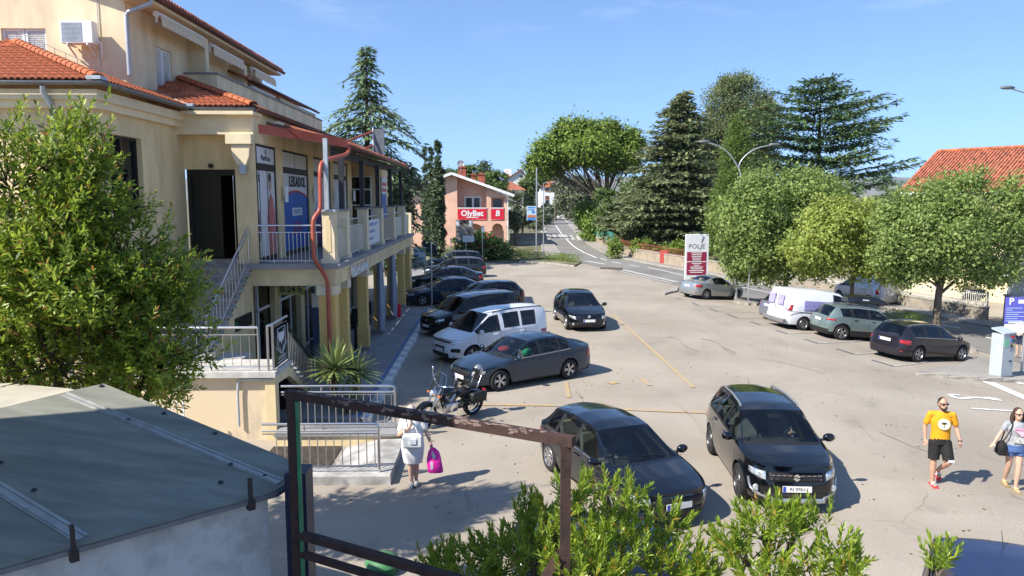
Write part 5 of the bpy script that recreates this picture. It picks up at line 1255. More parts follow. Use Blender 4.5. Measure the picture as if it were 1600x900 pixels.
    # wipers
    if not simple:
        xw0=S2X(T['ws'][0]+.008); zz=zc(xw0)+.02
        b=MB(); b.bar((xw0+.06,hw*.5,zz),(xw0+.02,-.05*hw,zz+.035),.012,.015); b.bar((xw0+.07,-.1*hw,zz),(xw0-.04,-.62*hw,zz+.03),.012,.015); b.build('wipers',m_trimk,root)
    MB().tube([(xB+.25,0,zc(xB+.25)),(xB+.13,0,zc(xB+.2)+.16)],[.006,.003],5).build('antenna',m_trimk,root)
    if rails:
        for sgn in (1,-1):
            pts=[]
            for s in np.linspace(T['ws'][1]+.05,T['rw'][0]-.04,9):
                x=S2X(s); pts.append((x,sgn*(yr(x)*.97),zc(x)-dr(x)+.035))
            pts=[(pts[0][0]+.05,pts[0][1],pts[0][2]-.04)]+pts+[(pts[-1][0]-.05,pts[-1][1],pts[-1][2]-.04)]
            MB().tube(pts,.02,6).build('roof_rail',rails,root,60)
    c=Car(); c.root=root; c.wb=wb; c.hw=hw-.115; c.xfr=xfr; c.xre=xre; c.pl=pl; c.side=side; c.sh=sh; c.zc=zc; c.yr=yr; c.dr=dr; c.L=L; c.H=H; c.S2X=S2X; c.zf=zf; c.T=T; c.W=W
    return c
def place(car,anchors=None,h=None,sc=1.):
    """anchors: list of (corner,(u,v)); corners fl fr rl rr fc rc (front/rear centre on the ground)"""
    off={'fl':(car.wb/2,car.hw),'fr':(car.wb/2,-car.hw),'rl':(-car.wb/2,car.hw),'rr':(-car.wb/2,-car.hw),'fc':(car.xfr-.08,0),'rc':(car.xre+.08,0),'c':(0,0)}
    pts=[(np.array(off[k])*sc,G(*p)) for k,p in anchors]
    if h is None:
        (o1,p1),(o2,p2)=pts[:2]; d=p1-p2; do=o1-o2; h=math.atan2(d[1],d[0])-math.atan2(do[1],do[0])
    else: h=math.radians(h)
    ch,shh=math.cos(h),math.sin(h); cen=np.zeros(2)
    for o,p in pts: cen+=p[:2]-np.array([ch*o[0]-shh*o[1],shh*o[0]+ch*o[1]])
    cen/=len(pts)
    zf=[float(gz(cen[0]+ch*o[0]-shh*o[1],cen[1]+shh*o[0]+ch*o[1])) for o in ((1.3,.7),(1.3,-.7),(-1.3,.7),(-1.3,-.7))]
    pitch=-math.atan2((zf[0]+zf[1]-zf[2]-zf[3])/2,2.6); roll=math.atan2((zf[0]+zf[2]-zf[1]-zf[3])/2,1.4)
    car.root.location=(cen[0],cen[1],sum(zf)/4+.002); car.root.rotation_euler=(roll,pitch,h); car.root.scale=(sc,)*3
    return cen,math.degrees(h)
def emblem(car,z,r,mat,nm='emblem',off=.03): 
    p=car.pl(0,z); return MB().lathe([(0,.012),(r*.75,.012),(r,.004),(r,0)],(0,0,0),16,'x').build(nm,mat,car.root,40,(p[0]+off-.012,0,z))
m_gun=paint('paint_gunmetal',(.018,.036,.066),.4,.28); m_blk=paint('paint_black',(.004,.0045,.006),.0,.12); m_blk2=paint('paint_dark_anthracite',(.012,.012,.014),.2,.22); m_navy=paint('paint_navy_black',(.005,.007,.013),.1,.16)
m_wht=paint('paint_white',(.74,.75,.76),0,.3); m_sil=paint('paint_silver',(.42,.44,.44),.7,.32); m_teal=paint('paint_grey_green',(.17,.225,.215),.35,.3); m_kia=paint('paint_graphite_brown',(.024,.022,.031),.35,.25); m_grey=m_grey; m_vio=paint('paint_grey_lilac',(.27,.27,.33),.55,.3); m_blue=paint('paint_dull_blue',(.02,.03,.085),.25,.35,.5); m_caddy=paint('paint_silver_grey',(.40,.41,.43),.6,.35)
info={}
# --- left row
c=make_car('car','grey saloon parked nearest the motorcycle with chequered five spoke wheels','sedan',m_gun,4.69,1.83,1.47,2.69,.325,grille=dict(w=13,lo=-.22,hi=-.06,mat=m_trimk,plate=.42)); c.root['label']='grey five door saloon parked nearest the motorcycle'
info['octavia']=place(c,[('fl',(783,610)),('rl',(884,592))]); emblem(c,c.zf-.02,.05,m_chrome)
hO=info['octavia'][1]
# clothing on the front seats
MB().sph((.35,-.35,.98),(.22,.2,.1),10,6).build('red_jacket',M('cloth_red',(.6,.05,.05),.9,var=.1),c.root,60); MB().sph((.1,.55,.98),(.2,.13,.14),10,6).build('green_shirt',M('cloth_green',(.03,.42,.2),.9,var=.1),c.root,60)
for sgn in (1,-1):
    MB().tube([(c.S2X(s),sgn*(c.side(c.S2X(s),c.sh(c.S2X(s)))[1]+.003),c.sh(c.S2X(s))+.012) for s in np.linspace(.3,.77,12)],.008,5).build('chrome_strip',m_chrome,c.root,60)
c=make_car('car','white tall family van with black roof bars beside the grey saloon','mpv',m_wht,4.40,1.85,1.80,2.78,.32,rails=m_trimk,glass2=m_dglass,bodypillar=True,sw=[(.24,.435),(.50,.665),(.69,.845)],grille=dict(w=17,lo=-.10,hi=-.05,mat=m_trimk,plate=.5),head=dict(t=(24,48),lo=(-.14,-.08),hi=(-.05,-.02)),tail=dict(t=(118,140),lo=(-.25,-.25),hi=(.1,.1)))
info['berlingo']=place(c,[('fc',(690,566))],hO+1)
MB().bb((0,0,0),(.0,.0,.0)) if False else None
for sgn in (1,-1):
    a=c.pl(math.radians(38*sgn),.52); MB().box(a+np.array([.005,0,0]),(.05,.34,.13),rz=math.radians(42*sgn),ch=.02).build('lamp_surround',m_trimk,c.root)
    a=c.pl(math.radians(34*sgn),.33); MB().lathe([(0,.02),(.05,.02),(.06,.0)],(0,0,0),10,'x').build('fog_lamp',m_chrome,c.root,40,tuple(a+np.array([.01,0,0])))
a=c.pl(0,.58); MB().bb((a[0]-.02,-.32,.44),(a[0]+.014,.32,.62),ch=.01).build('front_intake',m_trimk,c.root)
a=c.pl(0,c.zf-.07); ch_=MB(); 
for dz_ in (0,.05): ch_.bar((a[0]+.02,-.1,c.zf-.11+dz_),(a[0]+.02,0,c.zf-.05+dz_),.012,.02); ch_.bar((a[0]+.02,.1,c.zf-.11+dz_),(a[0]+.02,0,c.zf-.05+dz_),.012,.02)
ch_.build('chevron_emblem',m_chrome,c.root)
MB().bb((c.S2X(.97),c.W/2-.03,.78),(c.S2X(.72),c.W/2-.001,.80)).build('door_track',m_trimk,c.root); MB().bb((c.S2X(.97),-c.W/2+.001,.78),(c.S2X(.72),-c.W/2+.03,.80)).build('door_track',m_trimk,c.root)
for sgn in (1,-1): MB().tube([(c.S2X(s),sgn*(c.side(c.S2X(s),.42)[1]+.004),.46) for s in np.linspace(.3,.68,6)],.035,6).build('side_moulding',m_trimk,c.root,60)
c=make_car('car','black tall crossover parked behind the white family van','mpv',m_blk,4.5,1.79,1.69,2.9,.32,rails=m_sil,grille=dict(w=16,lo=-.2,hi=-.06,mat=m_trimk,plate=.46))
info['dacia']=place(c,[('fc',(668,525))],hO+2); emblem(c,c.zf-.12,.06,m_chrome)
c=make_car('car','dark hatchback with only its tail showing behind the black crossover','hatch',m_navy,4.25,1.77,1.5,2.6,.31,simple=True)
info['h1']=place(c,[('rc',(810,478))],hO-6)
c=make_car('car','dark grey taxi saloon with gold lettering on its door','sedan',m_gun,4.55,1.79,1.48,2.66,.32)
info['taxi']=place(c,[('fl',(661,478))],192)
m_gold=M('lettering_gold',(.55,.42,.15),.5,var=0)
dn=[o for o in c.root.children if o.name.startswith('door')]
for txt,sz,xx,zz in (('TAXI DIZ',.24,-.12,.66),('091 297 7117',.13,-.12,.5)):
    _,yy=c.side(xx,zz); text_mesh('lettering',txt,sz,m_gold,c.root,(xx,yy+.006,zz),(math.pi/2,0,math.pi),.001,bold=.004)
c=make_car('car','black saloon parked next beyond the taxi','sedan',m_blk,4.84,1.82,1.47,2.76,.33)
info['superb']=place(c,[('fc',(640,452))],190)
for sgn in (1,-1): MB().tube([(c.S2X(s),sgn*(max(c.yr(c.S2X(s)),.5)+.02),c.zc(c.S2X(s))-c.dr(c.S2X(s))-.02) for s in np.linspace(.42,.76,12)],.01,5).build('chrome_strip',m_chrome,c.root,60)
c=make_car('car','black estate car parked beyond the black saloon','wagon',m_blk2,4.6,1.8,1.5,2.68,.32,rails=m_sil)
info['w2']=place(c,[('rl',(740,434))],190)
c=make_car('car','farthest dark estate car of the row, with silver roof bars','wagon',m_navy,4.6,1.8,1.52,2.68,.32,rails=m_sil,simple=True)
info['w3']=place(c,[('rl',(738,421))],192)
# --- driving cars
c=make_car('car','black compact minivan driving through the middle of the car park','hatch',m_blk,4.34,1.81,1.58,2.68,.325,grille=dict(w=12,lo=-.13,hi=-.07,mat=m_trimk,plate=.5),head=dict(t=(19,52),lo=(-.19,-.09),hi=(-.05,-.01)))
info['golf']=place(c,[('fr',(887,515)),('rr',(869,499.5))]); emblem(c,c.zf-.06,.065,m_chrome)
for sgn in (1,-1): a=c.pl(math.radians(30*sgn),.36); MB().lathe([(0,.02),(.05,.02),(.06,0)],(0,0,0),10,'x').build('fog_lamp',m_head,c.root,40,tuple(a))
c=make_car('car','black hatchback partly hidden by the foreground shrub','hatch',m_navy,4.3,1.75,1.42,2.66,.32,spokes=7,head=dict(t=(18,48),lo=(-.16,-.12),hi=(-.03,-.01)))
pr=G(862,736); pf=G(1040,822); hb=math.degrees(math.atan2(pf[1]-pr[1],pf[0]-pr[0]))-12.3
info['bmw']=place(c,[('rr',(863,735))],hb)
for sgn in (1,-1): MB().tube([(c.S2X(s),sgn*(c.side(c.S2X(s),c.sh(c.S2X(s)))[1]+.002),c.sh(c.S2X(s))+.012) for s in np.linspace(.29,.85,12)],.007,5).build('chrome_strip',m_chrome,c.root,60)
c=make_car('car','black compact crossover with silver roof rails driving toward the camera','suv',m_blk,4.18,1.78,1.61,2.5,.335,rails=m_sil,clad=False,rimmat=m_rimd,platef='RI 9761-J',grille=dict(w=13,lo=-.235,hi=-.08,mat=m_trimk,w2=20,plate=.5),head=dict(t=(17,47),lo=(-.22,-.15),hi=(-.07,-.05)))
info['vitara']=place(c,[('fr',(1156,773)),('rr',(1116,711))])
a=c.pl(0,c.zf-.16); sm_=MB(); x_=a[0]+.03
for p,q in (((-.06,.0),(.0,.05)),((.0,.05),(.06,.0)),((-.06,.0),(.045,-.0)),((.06,.0),(.0,-.05)),((.0,-.05),(-.06,.0))): pass
S_=[(.065,.012),(.0,.062),(-.065,.012),(-.03,-.008),(-.002,.02),(.03,.002)]
sm_.extr([(x_,y,c.zf-.155+z) for y,z in ((.07,.02),(.0,.07),(-.06,.03),(-.03,.01),(.0,.03),(.02,.015),(-.07,-.02),(.0,-.07),(.06,-.03),(.03,-.01),(.0,-.03),(-.02,-.015))],(.012,0,0)); sm_.build('emblem',m_chrome,c.root)
for k in range(4):
    for sgn in (1,-1):
        y0=.12+k*.1; a=c.pl(0,c.zf-.16); th=math.asin(min(.99,(y0/ (c.W/2))**2.5)); q=c.pl(th*sgn,c.zf-.16); MB().bb((q[0]-.01,sgn*y0-.035,c.zf-.2),(q[0]+.016,sgn*y0+.035,c.zf-.19)).bb((q[0]-.01,sgn*y0-.035,c.zf-.13),(q[0]+.016,sgn*y0+.035,c.zf-.12)).build('grille_bar',m_chrome,c.root)
for sgn in (1,-1):
    P=[c.pl(math.radians(t*sgn),z)+np.array([.015,sgn*.008,0]) for t,z in ((48,.62),(46,.45),(36,.36),(14,.33))]; MB().tube(roundpath(P,1),.026,6).build('bumper_trim',m_sil,c.root,60)
    a=c.pl(math.radians(33*sgn),.47); MB().lathe([(0,.025),(.05,.025),(.07,.0)],(0,0,0),10,'x').build('fog_lamp',m_head,c.root,40,tuple(a))
MB().tube([c.pl(math.radians(t),.27)+np.array([.02,0,0]) for t in np.linspace(-16,16,9)],.05,6).build('skid_plate',m_sil,c.root,60)
MB().bb((c.S2X(.27),c.W/2-.02,.72),(c.S2X(.255),c.W/2+.006,.75)).build('side_indicator',m_orange,c.root)
# driver's hand on the wheel
MB().sph((.52,.38,1.06),(.05,.09,.045),8,5).build('hand',M('skin_tone',(.5,.3,.2),.6,var=.05),c.root,60)
# --- right row
c=make_car('car','silver coupe with folding hardtop parked by the tall maroon sign','coupe',m_sil,4.36,1.76,1.42,2.605,.32,tail=dict(t=(118,158),lo=(-.2,-.2),hi=(-.03,-.06)))
info['peugeot']=place(c,[('rr',(1097,468)),('fr',(1153,468.5))])
c=make_car('car','lilac grey hatchback tucked beside the white delivery van','hatch',m_vio,4.3,1.79,1.48,2.66,.32,tail=dict(t=(122,165),lo=(-.22,-.16),hi=(-.06,-.04)))
info['opel']=place(c,[('rc',(1196,500))],14)
c=make_car('van','white delivery van with violet stickers on its rear windows and side','mpv',m_wht,4.75,1.86,1.95,2.82,.32,solid=True,van=True,cat='van',tail=dict(t=(128,150),lo=(.0,.0),hi=(.28,.28)),handles=False,glass2=m_wht); info['van']=place(c,[('rr',(1252,516))],12)
m_stick=M('sticker_violet',(.24,.2,.52),.6,col2=(.45,.43,.68),scale=14,var=.1)
for sgn in (1,-1):
    xx=c.xre+.055; MB().box((xx-.03,sgn*.36,1.38),(.02,.46,.5),ry=.11,ch=.006).build('rear_sticker',m_stick,c.root)
P=[(c.S2X(s),-(c.W/2-.012+.006),z) for s,z in ((.47,1.0),(.47,1.42),(.80,1.42),(.80,.98))]; MB().extr([(p[0],p[1]+.03-.0*(p[2]-1),p[2]) for p in P],(0,-.035,0)).build('side_sticker',m_stick,c.root)
MB().bb((c.S2X(.98),-c.W/2-.003,.86),(c.S2X(.45),-c.W/2+.02,.88)).build('door_track',m_trimk,c.root)
a=c.xre; MB().bb((a+.02,-.006,.5),(a+.0,.006,1.7)).build('door_gap',m_trimk,c.root); MB().bb((a-.05,-c.W*.46,.3),(a+.12,c.W*.46,.5),ch=.03).build('bumper',M('bumper_grey',(.18,.18,.18),.7,var=.1),c.root)
c=make_car('car','grey green crossover carrying a black roof box','suv',m_teal,4.17,1.80,1.55,2.6,.335,clad=True,tail=dict(t=(122,162),lo=(-.12,-.12),hi=(-.04,-.06)),rails=m_sil); info['kona']=place(c,[('rr',(1312,531))],6)
m_boxm=M('roof_box_black',(.01,.01,.011),.2,var=0,coat=.5); kx=c.root
rb=empty('roof_box',(0,0,0),'glossy black roof box on the grey green crossover','roof box')
b=MB(); P=[]
for s in np.linspace(0,1,13):
    x=-1.0+2.1*s; hh=.34*math.sin(math.pi*min(1,max(0,(.12+s*.95))))**.5 if s<.9 else .34*math.sin(math.pi*min(1,.12+s*.95))**.5 if .12+s*.95<1 else .03
    ww=.38*(1-abs(2*s-1)**6*.35); P.append([(x,-ww,0),(x,-ww*1.02,hh*.45),(x,-ww*.85,hh*.9),(x,0,hh),(x,ww*.85,hh*.9),(x,ww*1.02,hh*.45),(x,ww,0)])
b.grid(P); b.f.append(tuple(range(7))); b.f.append(tuple(range(12*7+6,12*7-1,-1))); b.mi+=[0,0]; fixn(b.build('shell',m_boxm,rb,40)); MB().bb((-1.0,-.385,-.03),(1.05,.385,.0)).build('base',m_trimk,rb)
for x in (-.5,.5): MB().bb((x,-.62,-.08),(x+.05,.62,-.05)).build('crossbar',m_trimk,rb)
MB().bb((-.35,-.395,.12),(-.05,-.385,.17)).build('badge',m_plate,rb)
kl=kx.location; rot=kx.rotation_euler.to_matrix(); rb.location=Vector(kl)+rot@Vector((.15,0,1.68)); rb.rotation_euler=kx.rotation_euler
c=make_car('car','dark graphite estate car parked nearest the ticket machine','wagon',m_kia,4.5,1.78,1.485,2.65,.325,spokes=5,rimmat=m_rim,rails=m_sil,tail=dict(t=(120,160),lo=(-.26,-.2),hi=(-.08,-.08))); info['kia']=place(c,[('rr',(1417,566)),('fr',(1511,564))])
for sgn in (1,-1): MB().tube([(c.S2X(s),sgn*(c.side(c.S2X(s),c.sh(c.S2X(s)))[1]+.003),c.sh(c.S2X(s))+.012) for s in np.linspace(.29,.86,12)],.008,5).build('chrome_strip',m_chrome,c.root,60)
c=make_car('van','silver grey panel van parked on the road behind the trees','mpv',m_caddy,4.41,1.79,1.82,2.68,.32,van=True,cat='van',glass2=m_dglass,tail=dict(t=(126,146),lo=(-.05,-.05),hi=(.25,.25))); info['caddy']=place(c,[('rl',(1371,480)),('fl',(1300,466))]) 
c=make_car('car','black car in the yard behind the white picket fence','hatch',m_blk2,4.2,1.77,1.5,2.6,.31,simple=True); info['yard']=place(c,[('fc',(1532,470))],-105)
# --- near cars
c=make_car('car','faded blue van of which only the roof shows at the bottom right corner','mpv',m_blue,4.6,1.86,1.82,2.8,.32,group=GRP); bl=c
c2=make_car('car','dark blue hatchback below the foreground shrub, nose hidden','hatch',m_navy,4.1,1.7,1.45,2.5,.3,simple=True)
def place_xy(c,x,y,hd): c.root.location=(x,y,float(gz(x,y))+.002); c.root.rotation_euler=(0,0,math.radians(hd))
a_=atz(1436,830,1.72);b2_=atz(1600,852,1.72); e_=unit(b2_-a_); f_=np.array([e_[1],-e_[0],0]); cb=a_+e_*.80+f_*(bl.wb/2-bl.xre-.9*0-bl.wb/2-.12); place_xy(bl,cb[0],cb[1],math.degrees(math.atan2(f_[1],f_[0])))
q=atz(985,900,1.3); place_xy(c2,1.55,9.6,112)
if __name__=='__main__': print('CARS',{k:(np.round(v[0],2).tolist(),round(v[1],1)) for k,v in info.items()})
# ================================================================ PEOPLE
def remesh(mb,name,mat,parent=None,vox=.012,smooth_it=6):
    me=mb.mesh(name+'_src',mat); o=bpy.data.objects.new('tmp',me); COL.objects.link(o)
    r=o.modifiers.new('r','REMESH'); r.mode='VOXEL'; r.voxel_size=vox; r.use_smooth_shade=True
    s=o.modifiers.new('s','SMOOTH'); s.factor=.5; s.iterations=smooth_it
    bpy.context.view_layer.update(); m2=bpy.data.meshes.new_from_object(o.evaluated_get(bpy.context.evaluated_depsgraph_get())); bpy.data.objects.remove(o); bpy.data.meshes.remove(me)
    m2.name=name; m2.polygons.foreach_set('use_smooth',[True]*len(m2.polygons))
    if len(m2.materials)==0: m2.materials.append(mat)
    return link(name,m2,parent)
def etube(mb,pts,rad,ys=1.,n=14):
    k=mb.n; mb.tube(pts,rad,n)
    if ys!=1.:
        c=np.mean(np.array(pts,float)[:,1]); 
        for i in range(k,mb.n): p=mb.v[i]; mb.v[i]=(p[0],c+(p[1]-c)*ys,p[2])
def dense(pts,rad,k=5):
    P=np.array(pts,float); t=np.linspace(0,len(P)-1,(len(P)-1)*k+1); return [np.array([np.interp(q,range(len(P)),P[:,a]) for a in range(3)]) for q in t],[float(np.interp(q,range(len(P)),rad)) for q in t]
def limb(mb,pts,rad,k=4):
    P,R_=dense(pts,rad,k); mb.tube(P,R_,12)
    for p,r in zip(pts,rad): mb.sph(p,r*.98,10,6)
def hand(mb,wr,d,side,curl=.5,s=1.):
    # palm + five unequal bent fingers; d = direction the hand points, side = thumb direction
    wr=np.array(wr,float);d=unit(np.array(d,float)); sd=np.array(side,float); sd=unit(sd-d*(sd@d)); nn=np.cross(d,sd)
    palm=wr+d*.05*s; mb.sph(palm,(.033*s,.033*s,.042*s),10,6); mb.tube([wr,palm,wr+d*.085*s],[.027*s,.034*s,.03*s],10)
    for i,(o,l) in enumerate(((.028,.068),(.010,.078),(-.009,.072),(-.026,.055))):
        b=wr+d*.085*s+sd*o*s; m_=b+d*l*.5*s+nn*curl*.012*s; e=b+d*l*(1-.25*curl)*s+nn*curl*.04*s; mb.tube([b-d*.02*s,b,m_,e],[.011*s,.0105*s,.0095*s,.008*s],7)
    b=wr+d*.035*s+sd*.028*s; mb.tube([b,b+sd*.03*s+d*.03*s,b+sd*.035*s+d*.065*s+nn*.01*s],[.013*s,.0115*s,.009*s],7)
def head_mesh(mb,c,s=1.,yaw=0.):
    c=np.array(c,float); cy_,sy_=math.cos(yaw),math.sin(yaw)
    def T(x,y,z): return c+np.array([x*cy_-y*sy_,x*sy_+y*cy_,z])*s
    mb.sph(T(0,.01,.02),(.078*s,.095*s,.105*s),14,10); mb.sph(T(0,-.02,-.055),(.058*s,.066*s,.065*s),12,8); mb.sph(T(0,-.045,-.085),(.03*s,.028*s,.026*s),8,6)
    mb.tube([T(0,-.088,.02),T(0,-.108,-.02),T(0,-.092,-.03)],[.010*s,.017*s,.012*s],8)
    for q in (1,-1): mb.sph(T(q*.08,.012,-.005),(.012*s,.02*s,.032*s),8,6); mb.sph(T(q*.035,-.082,.028),(.02*s,.012*s,.009*s),8,5)
    mb.sph(T(0,-.085,-.052),(.024*s,.012*s,.008*s),8,5)
    return T
m_skin=M('skin',(.50,.29,.20),.55,var=.06,scale=8,sub=.1); m_skin2=M('skin_fair',(.56,.35,.25),.55,var=.06,scale=8)
def person(lab,loc,rz,joints,R_,skin,headyaw=0.,hs=1.,scale=1.,hands=(),torso=None):
    J=joints; b=MB()
    for side in ('L','R'):
        hp_,kn,an=J['hip'+side],J['knee'+side],J['ankle'+side]; limb(b,[hp_,tuple((np.array(hp_)*.55+np.array(kn)*.45)),kn,tuple(np.array(kn)*.6+np.array(an)*.4),an],[R_['thigh'],R_['thigh']*.86,R_['knee'],R_['calf'],R_['ankle']])
        t=np.array(J['toe'+side]); a=np.array(an); heel=a+np.array([0,.04,-.045]) ; b.tube([a,heel*.5+a*.5,(heel+t)/2,t],[R_['ankle'],.042,.04,.028],10); b.sph(heel,.036,8,6)
        sh_,el,wr=J['sh'+side],J['el'+side],J['wr'+side]; limb(b,[sh_,el,tuple(np.array(el)*.65+np.array(wr)*.35),wr],[R_['uarm'],R_['elbow'],R_['farm'],R_['wrist']])
    nk=np.array(J['neck']); hd=np.array(J['head']); pel=np.array(J['pelvis']); ch=np.array(J['chest'])
    P,rr=dense([pel-(0,0,.06),pel,(pel+ch)/2,ch,nk-(0,0,.05),nk],torso or [R_['hip'],R_['hip']*1.02,R_['waist'],R_['chest'],R_['chest']*.62,.058],5); etube(b,P,rr,.66,16)
    b.tube([J['shL'],tuple(ch+np.array([0,0,.1])),J['shR']],[R_['uarm'],R_['chest']*.55,R_['uarm']],10)
    b.tube([nk-(0,0,.06),hd-(0,0,.04)],[.056,.052],10)
    for (k,d,sd,cu) in hands: hand(b,J['wr'+k],d,sd,cu)
    T=head_mesh(b,hd,hs,headyaw)
    o=remesh(b,'person',skin,None,.0095,4); o.location=loc; o.rotation_euler=(0,0,rz); o.scale=(scale,)*3; tag(o,lab,'person'); return o,T
def child(mb,name,mat,par,vox=.011,it=5): return remesh(mb,name,mat,par,vox,it)
def glasses(T,par,s=1.):
    b=MB()
    for q in (1,-1): b.sph(T(q*.036,-.093,.022),(.03*s,.014*s,.02*s),10,6); b.tube([T(q*.064,-.08,.028),T(q*.083,-.02,.026),T(q*.085,.03,.015)],.005,5)
    b.tube([T(-.02,-.1,.028),T(.02,-.1,.028)],.005,5); b.build('sunglasses',m_gloss,par,60)
# --- man in orange
fw=G(1464,757); J=dict(hipL=(-.095,0,.92),kneeL=(-.105,-.05,.50),ankleL=(-.10,-.03,.085),toeL=(-.075,-.22,.03),hipR=(.095,0,.92),kneeR=(.15,-.14,.52),ankleR=(.06,.22,.25),toeR=(.07,.20,.08),shL=(-.20,0,1.47),elL=(-.285,.04,1.19),wrL=(-.275,-.02,.95),shR=(.20,0,1.47),elR=(.285,.03,1.20),wrR=(.33,-.09,.98),neck=(0,.0,1.54),head=(.0,-.025,1.68),pelvis=(0,0,.95),chest=(0,-.005,1.33))
RR=dict(thigh=.085,knee=.058,calf=.058,ankle=.036,uarm=.05,elbow=.04,farm=.04,wrist=.028,hip=.165,waist=.165,chest=.19)
rzm=math.radians(-18)
o,T=person('man in orange T-shirt and black shorts walking across the car park',fw,rzm,J,RR,m_skin,.25,1.07,1.0,(('L',(.05,-.25,-1),(.5,-.7,0),.6),('R',(.1,-.3,-1),(-.5,-.7,0),.6)))
m_or=M('tshirt_orange',(.72,.33,.012),.85,var=.08,scale=9,bump=.15,bscale=18); m_sblk=M('shorts_black',(.015,.014,.014),.85,var=.2,scale=9); m_hairk=M('hair_dark',(.022,.016,.013),.8,var=.2,scale=30)
b=MB(); P,rr=dense([(0,0,.93),(0,0,1.0),(0,0,1.18),(0,-.005,1.34),(0,0,1.48),(0,0,1.535)],[.185,.18,.178,.195,.15,.08],5); etube(b,P,rr,.70,18)
for s_,k in ((1,'L'),(-1,'R')): limb(b,[J['sh'+k],tuple(np.array(J['sh'+k])*.3+np.array(J['el'+k])*.7)],[.062,.062])
b.tube([J['shL'],(0,0,1.46),J['shR']],[.06,.085,.06],12); child(b,'tshirt',m_or,o)
em=MB().lathe([(0,-.012),(.112,-.012),(.112,.0)],(0,0,0),22,'y').build('shirt_print',M('print_cream',(.72,.60,.38),.85,col2=(.75,.72,.66),scale=9,var=.1),o,None,(.015,-.142,1.3),(-.02,0,0))
pm_=MB(); 
for a in np.linspace(.3,5.9,7): pm_.bar((0,-.016,.02),(.05*math.cos(a),-.016,.02+.028*math.sin(a)),.012,.004,up=(0,1,0))
pm_.bar((0,-.016,.02),(.01,-.016,-.08),.008,.004,up=(0,1,0)); pm_.build('print_palm',m_sblk,em)
b=MB(); P,rr=dense([(0,0,.86),(0,0,1.0)],[.19,.178],4); etube(b,P,rr,.72,16)
for k in 'LR':
    h_=np.array(J['hip'+k]);kn=np.array(J['knee'+k]); P,rr=dense([h_,h_*.1+kn*.9],[.115,.108],4); b.tube(P,rr,14)
child(b,'shorts',m_sblk,o)
kn=np.array(J['kneeR']); MB().box(tuple(kn*.86+np.array(J['hipR'])*.14+np.array([.03,-.09,0])),(.11,.03,.05),rz=.2).build('shorts_stripe',m_pwhite,o)
b=MB(); b.sph(T(0,.025,.045),(.084,.096,.09),14,9); b.sph(T(0,.055,.0),(.078,.065,.085),12,8); child(b,'hair',m_hairk,o,.009,3)
b=MB(); b.sph(T(0,-.055,-.085),(.05,.05,.038),12,8); b.tube([T(.07,-.01,-.04),T(.055,-.05,-.07),T(0,-.085,-.085),T(-.055,-.05,-.07),T(-.07,-.01,-.04)],.014,7); child(b,'beard',m_hairk,o,.008,3); glasses(T,o)
MB().tube([np.array(J['wrR'])+.032*np.array([math.cos(a),math.sin(a),.1*math.sin(a)]) for a in np.linspace(0,6.28,13)],.011,6).build('wristwatch',m_gloss,o,60)
m_sandr=M('sandal_red',(.6,.04,.05),.6,var=0)
for k in 'LR':
    a=np.array(J['ankle'+k]);t=np.array(J['toe'+k]); heel=a+np.array([0,.06,-.07]); b=MB(); d=unit(t-heel); b.bar(heel-d*.02+(0,0,-.012),t+d*.04+(0,0,-.022),.1,.03,up=(0,-.2,1) if k=='L' else (0,1,.3)); b.build('sandal',m_sandr,o); MB().tube([t*.6+a*.4+np.array([-.05,0,-.01]),t*.62+a*.38+np.array([0,-.02,.045]),t*.6+a*.4+np.array([.05,0,-.01])],.018,6).build('sandal_strap',m_pwhite,o,60)
# --- woman with black shoulder bag
fw=G(1581,764); J=dict(hipL=(-.085,0,.86),kneeL=(-.07,.06,.47),ankleL=(-.06,.22,.13),toeL=(-.06,.10,.04),hipR=(.085,0,.86),kneeR=(.06,-.07,.47),ankleR=(.03,-.08,.08),toeR=(.03,-.26,.03),shL=(-.175,0,1.36),elL=(-.30,-.02,1.14),wrL=(-.43,-.12,.98),shR=(.175,0,1.36),elR=(.24,.04,1.1),wrR=(.22,-.08,.9),neck=(0,0,1.43),head=(.0,-.03,1.56),pelvis=(0,0,.9),chest=(0,-.01,1.24))
RW=dict(thigh=.085,knee=.054,calf=.052,ankle=.032,uarm=.043,elbow=.035,farm=.035,wrist=.024,hip=.17,waist=.14,chest=.165)
o,T=person('woman in grey T-shirt and denim shorts with a black shoulder bag',fw,math.radians(-14),J,RW,m_skin2,.1,1.04,1.0,(('L',(-.6,-.5,-.6),(.3,-.8,0),.4),('R',(0,-.3,-1),(-.5,-.7,0),.5)))
m_tg=M('tshirt_grey',(.33,.34,.355),.9,var=.12,scale=18); m_den=M('denim_blue',(.07,.13,.30),.85,var=.2,scale=20)
b=MB(); P,rr=dense([(0,0,.88),(0,0,1.0),(0,-.005,1.14),(0,-.01,1.25),(0,0,1.37),(0,0,1.425)],[.18,.16,.155,.18,.14,.075],5); etube(b,P,rr,.74,18)
for k in 'LR': limb(b,[J['sh'+k],tuple(np.array(J['sh'+k])*.45+np.array(J['el'+k])*.55)],[.056,.056])
b.tube([J['shL'],(0,0,1.35),J['shR']],[.055,.08,.055],12); child(b,'tshirt',m_tg,o)
pr_=MB(); pr_.bb((-.09,-.162,1.27),(.1,-.15,1.31)).build('shirt_lettering',M('print_pink',(.62,.3,.42),.8,var=.1),o); MB().extr([(-.08,-.16,1.25),(.11,-.16,1.25),(.11,-.16,1.17),(.04,-.16,1.14)],(0,.014,0)).build('shirt_print',M('print_pink2',(.7,.42,.5),.8,var=.1),o); MB().bb((-.09,-.15,1.0),(.09,-.135,1.12)).build('shirt_print',M('print_pale',(.5,.5,.46),.85,var=.3,scale=25),o)
b=MB(); P,rr=dense([(0,0,.80),(0,0,.95)],[.19,.17],4); etube(b,P,rr,.76,16)
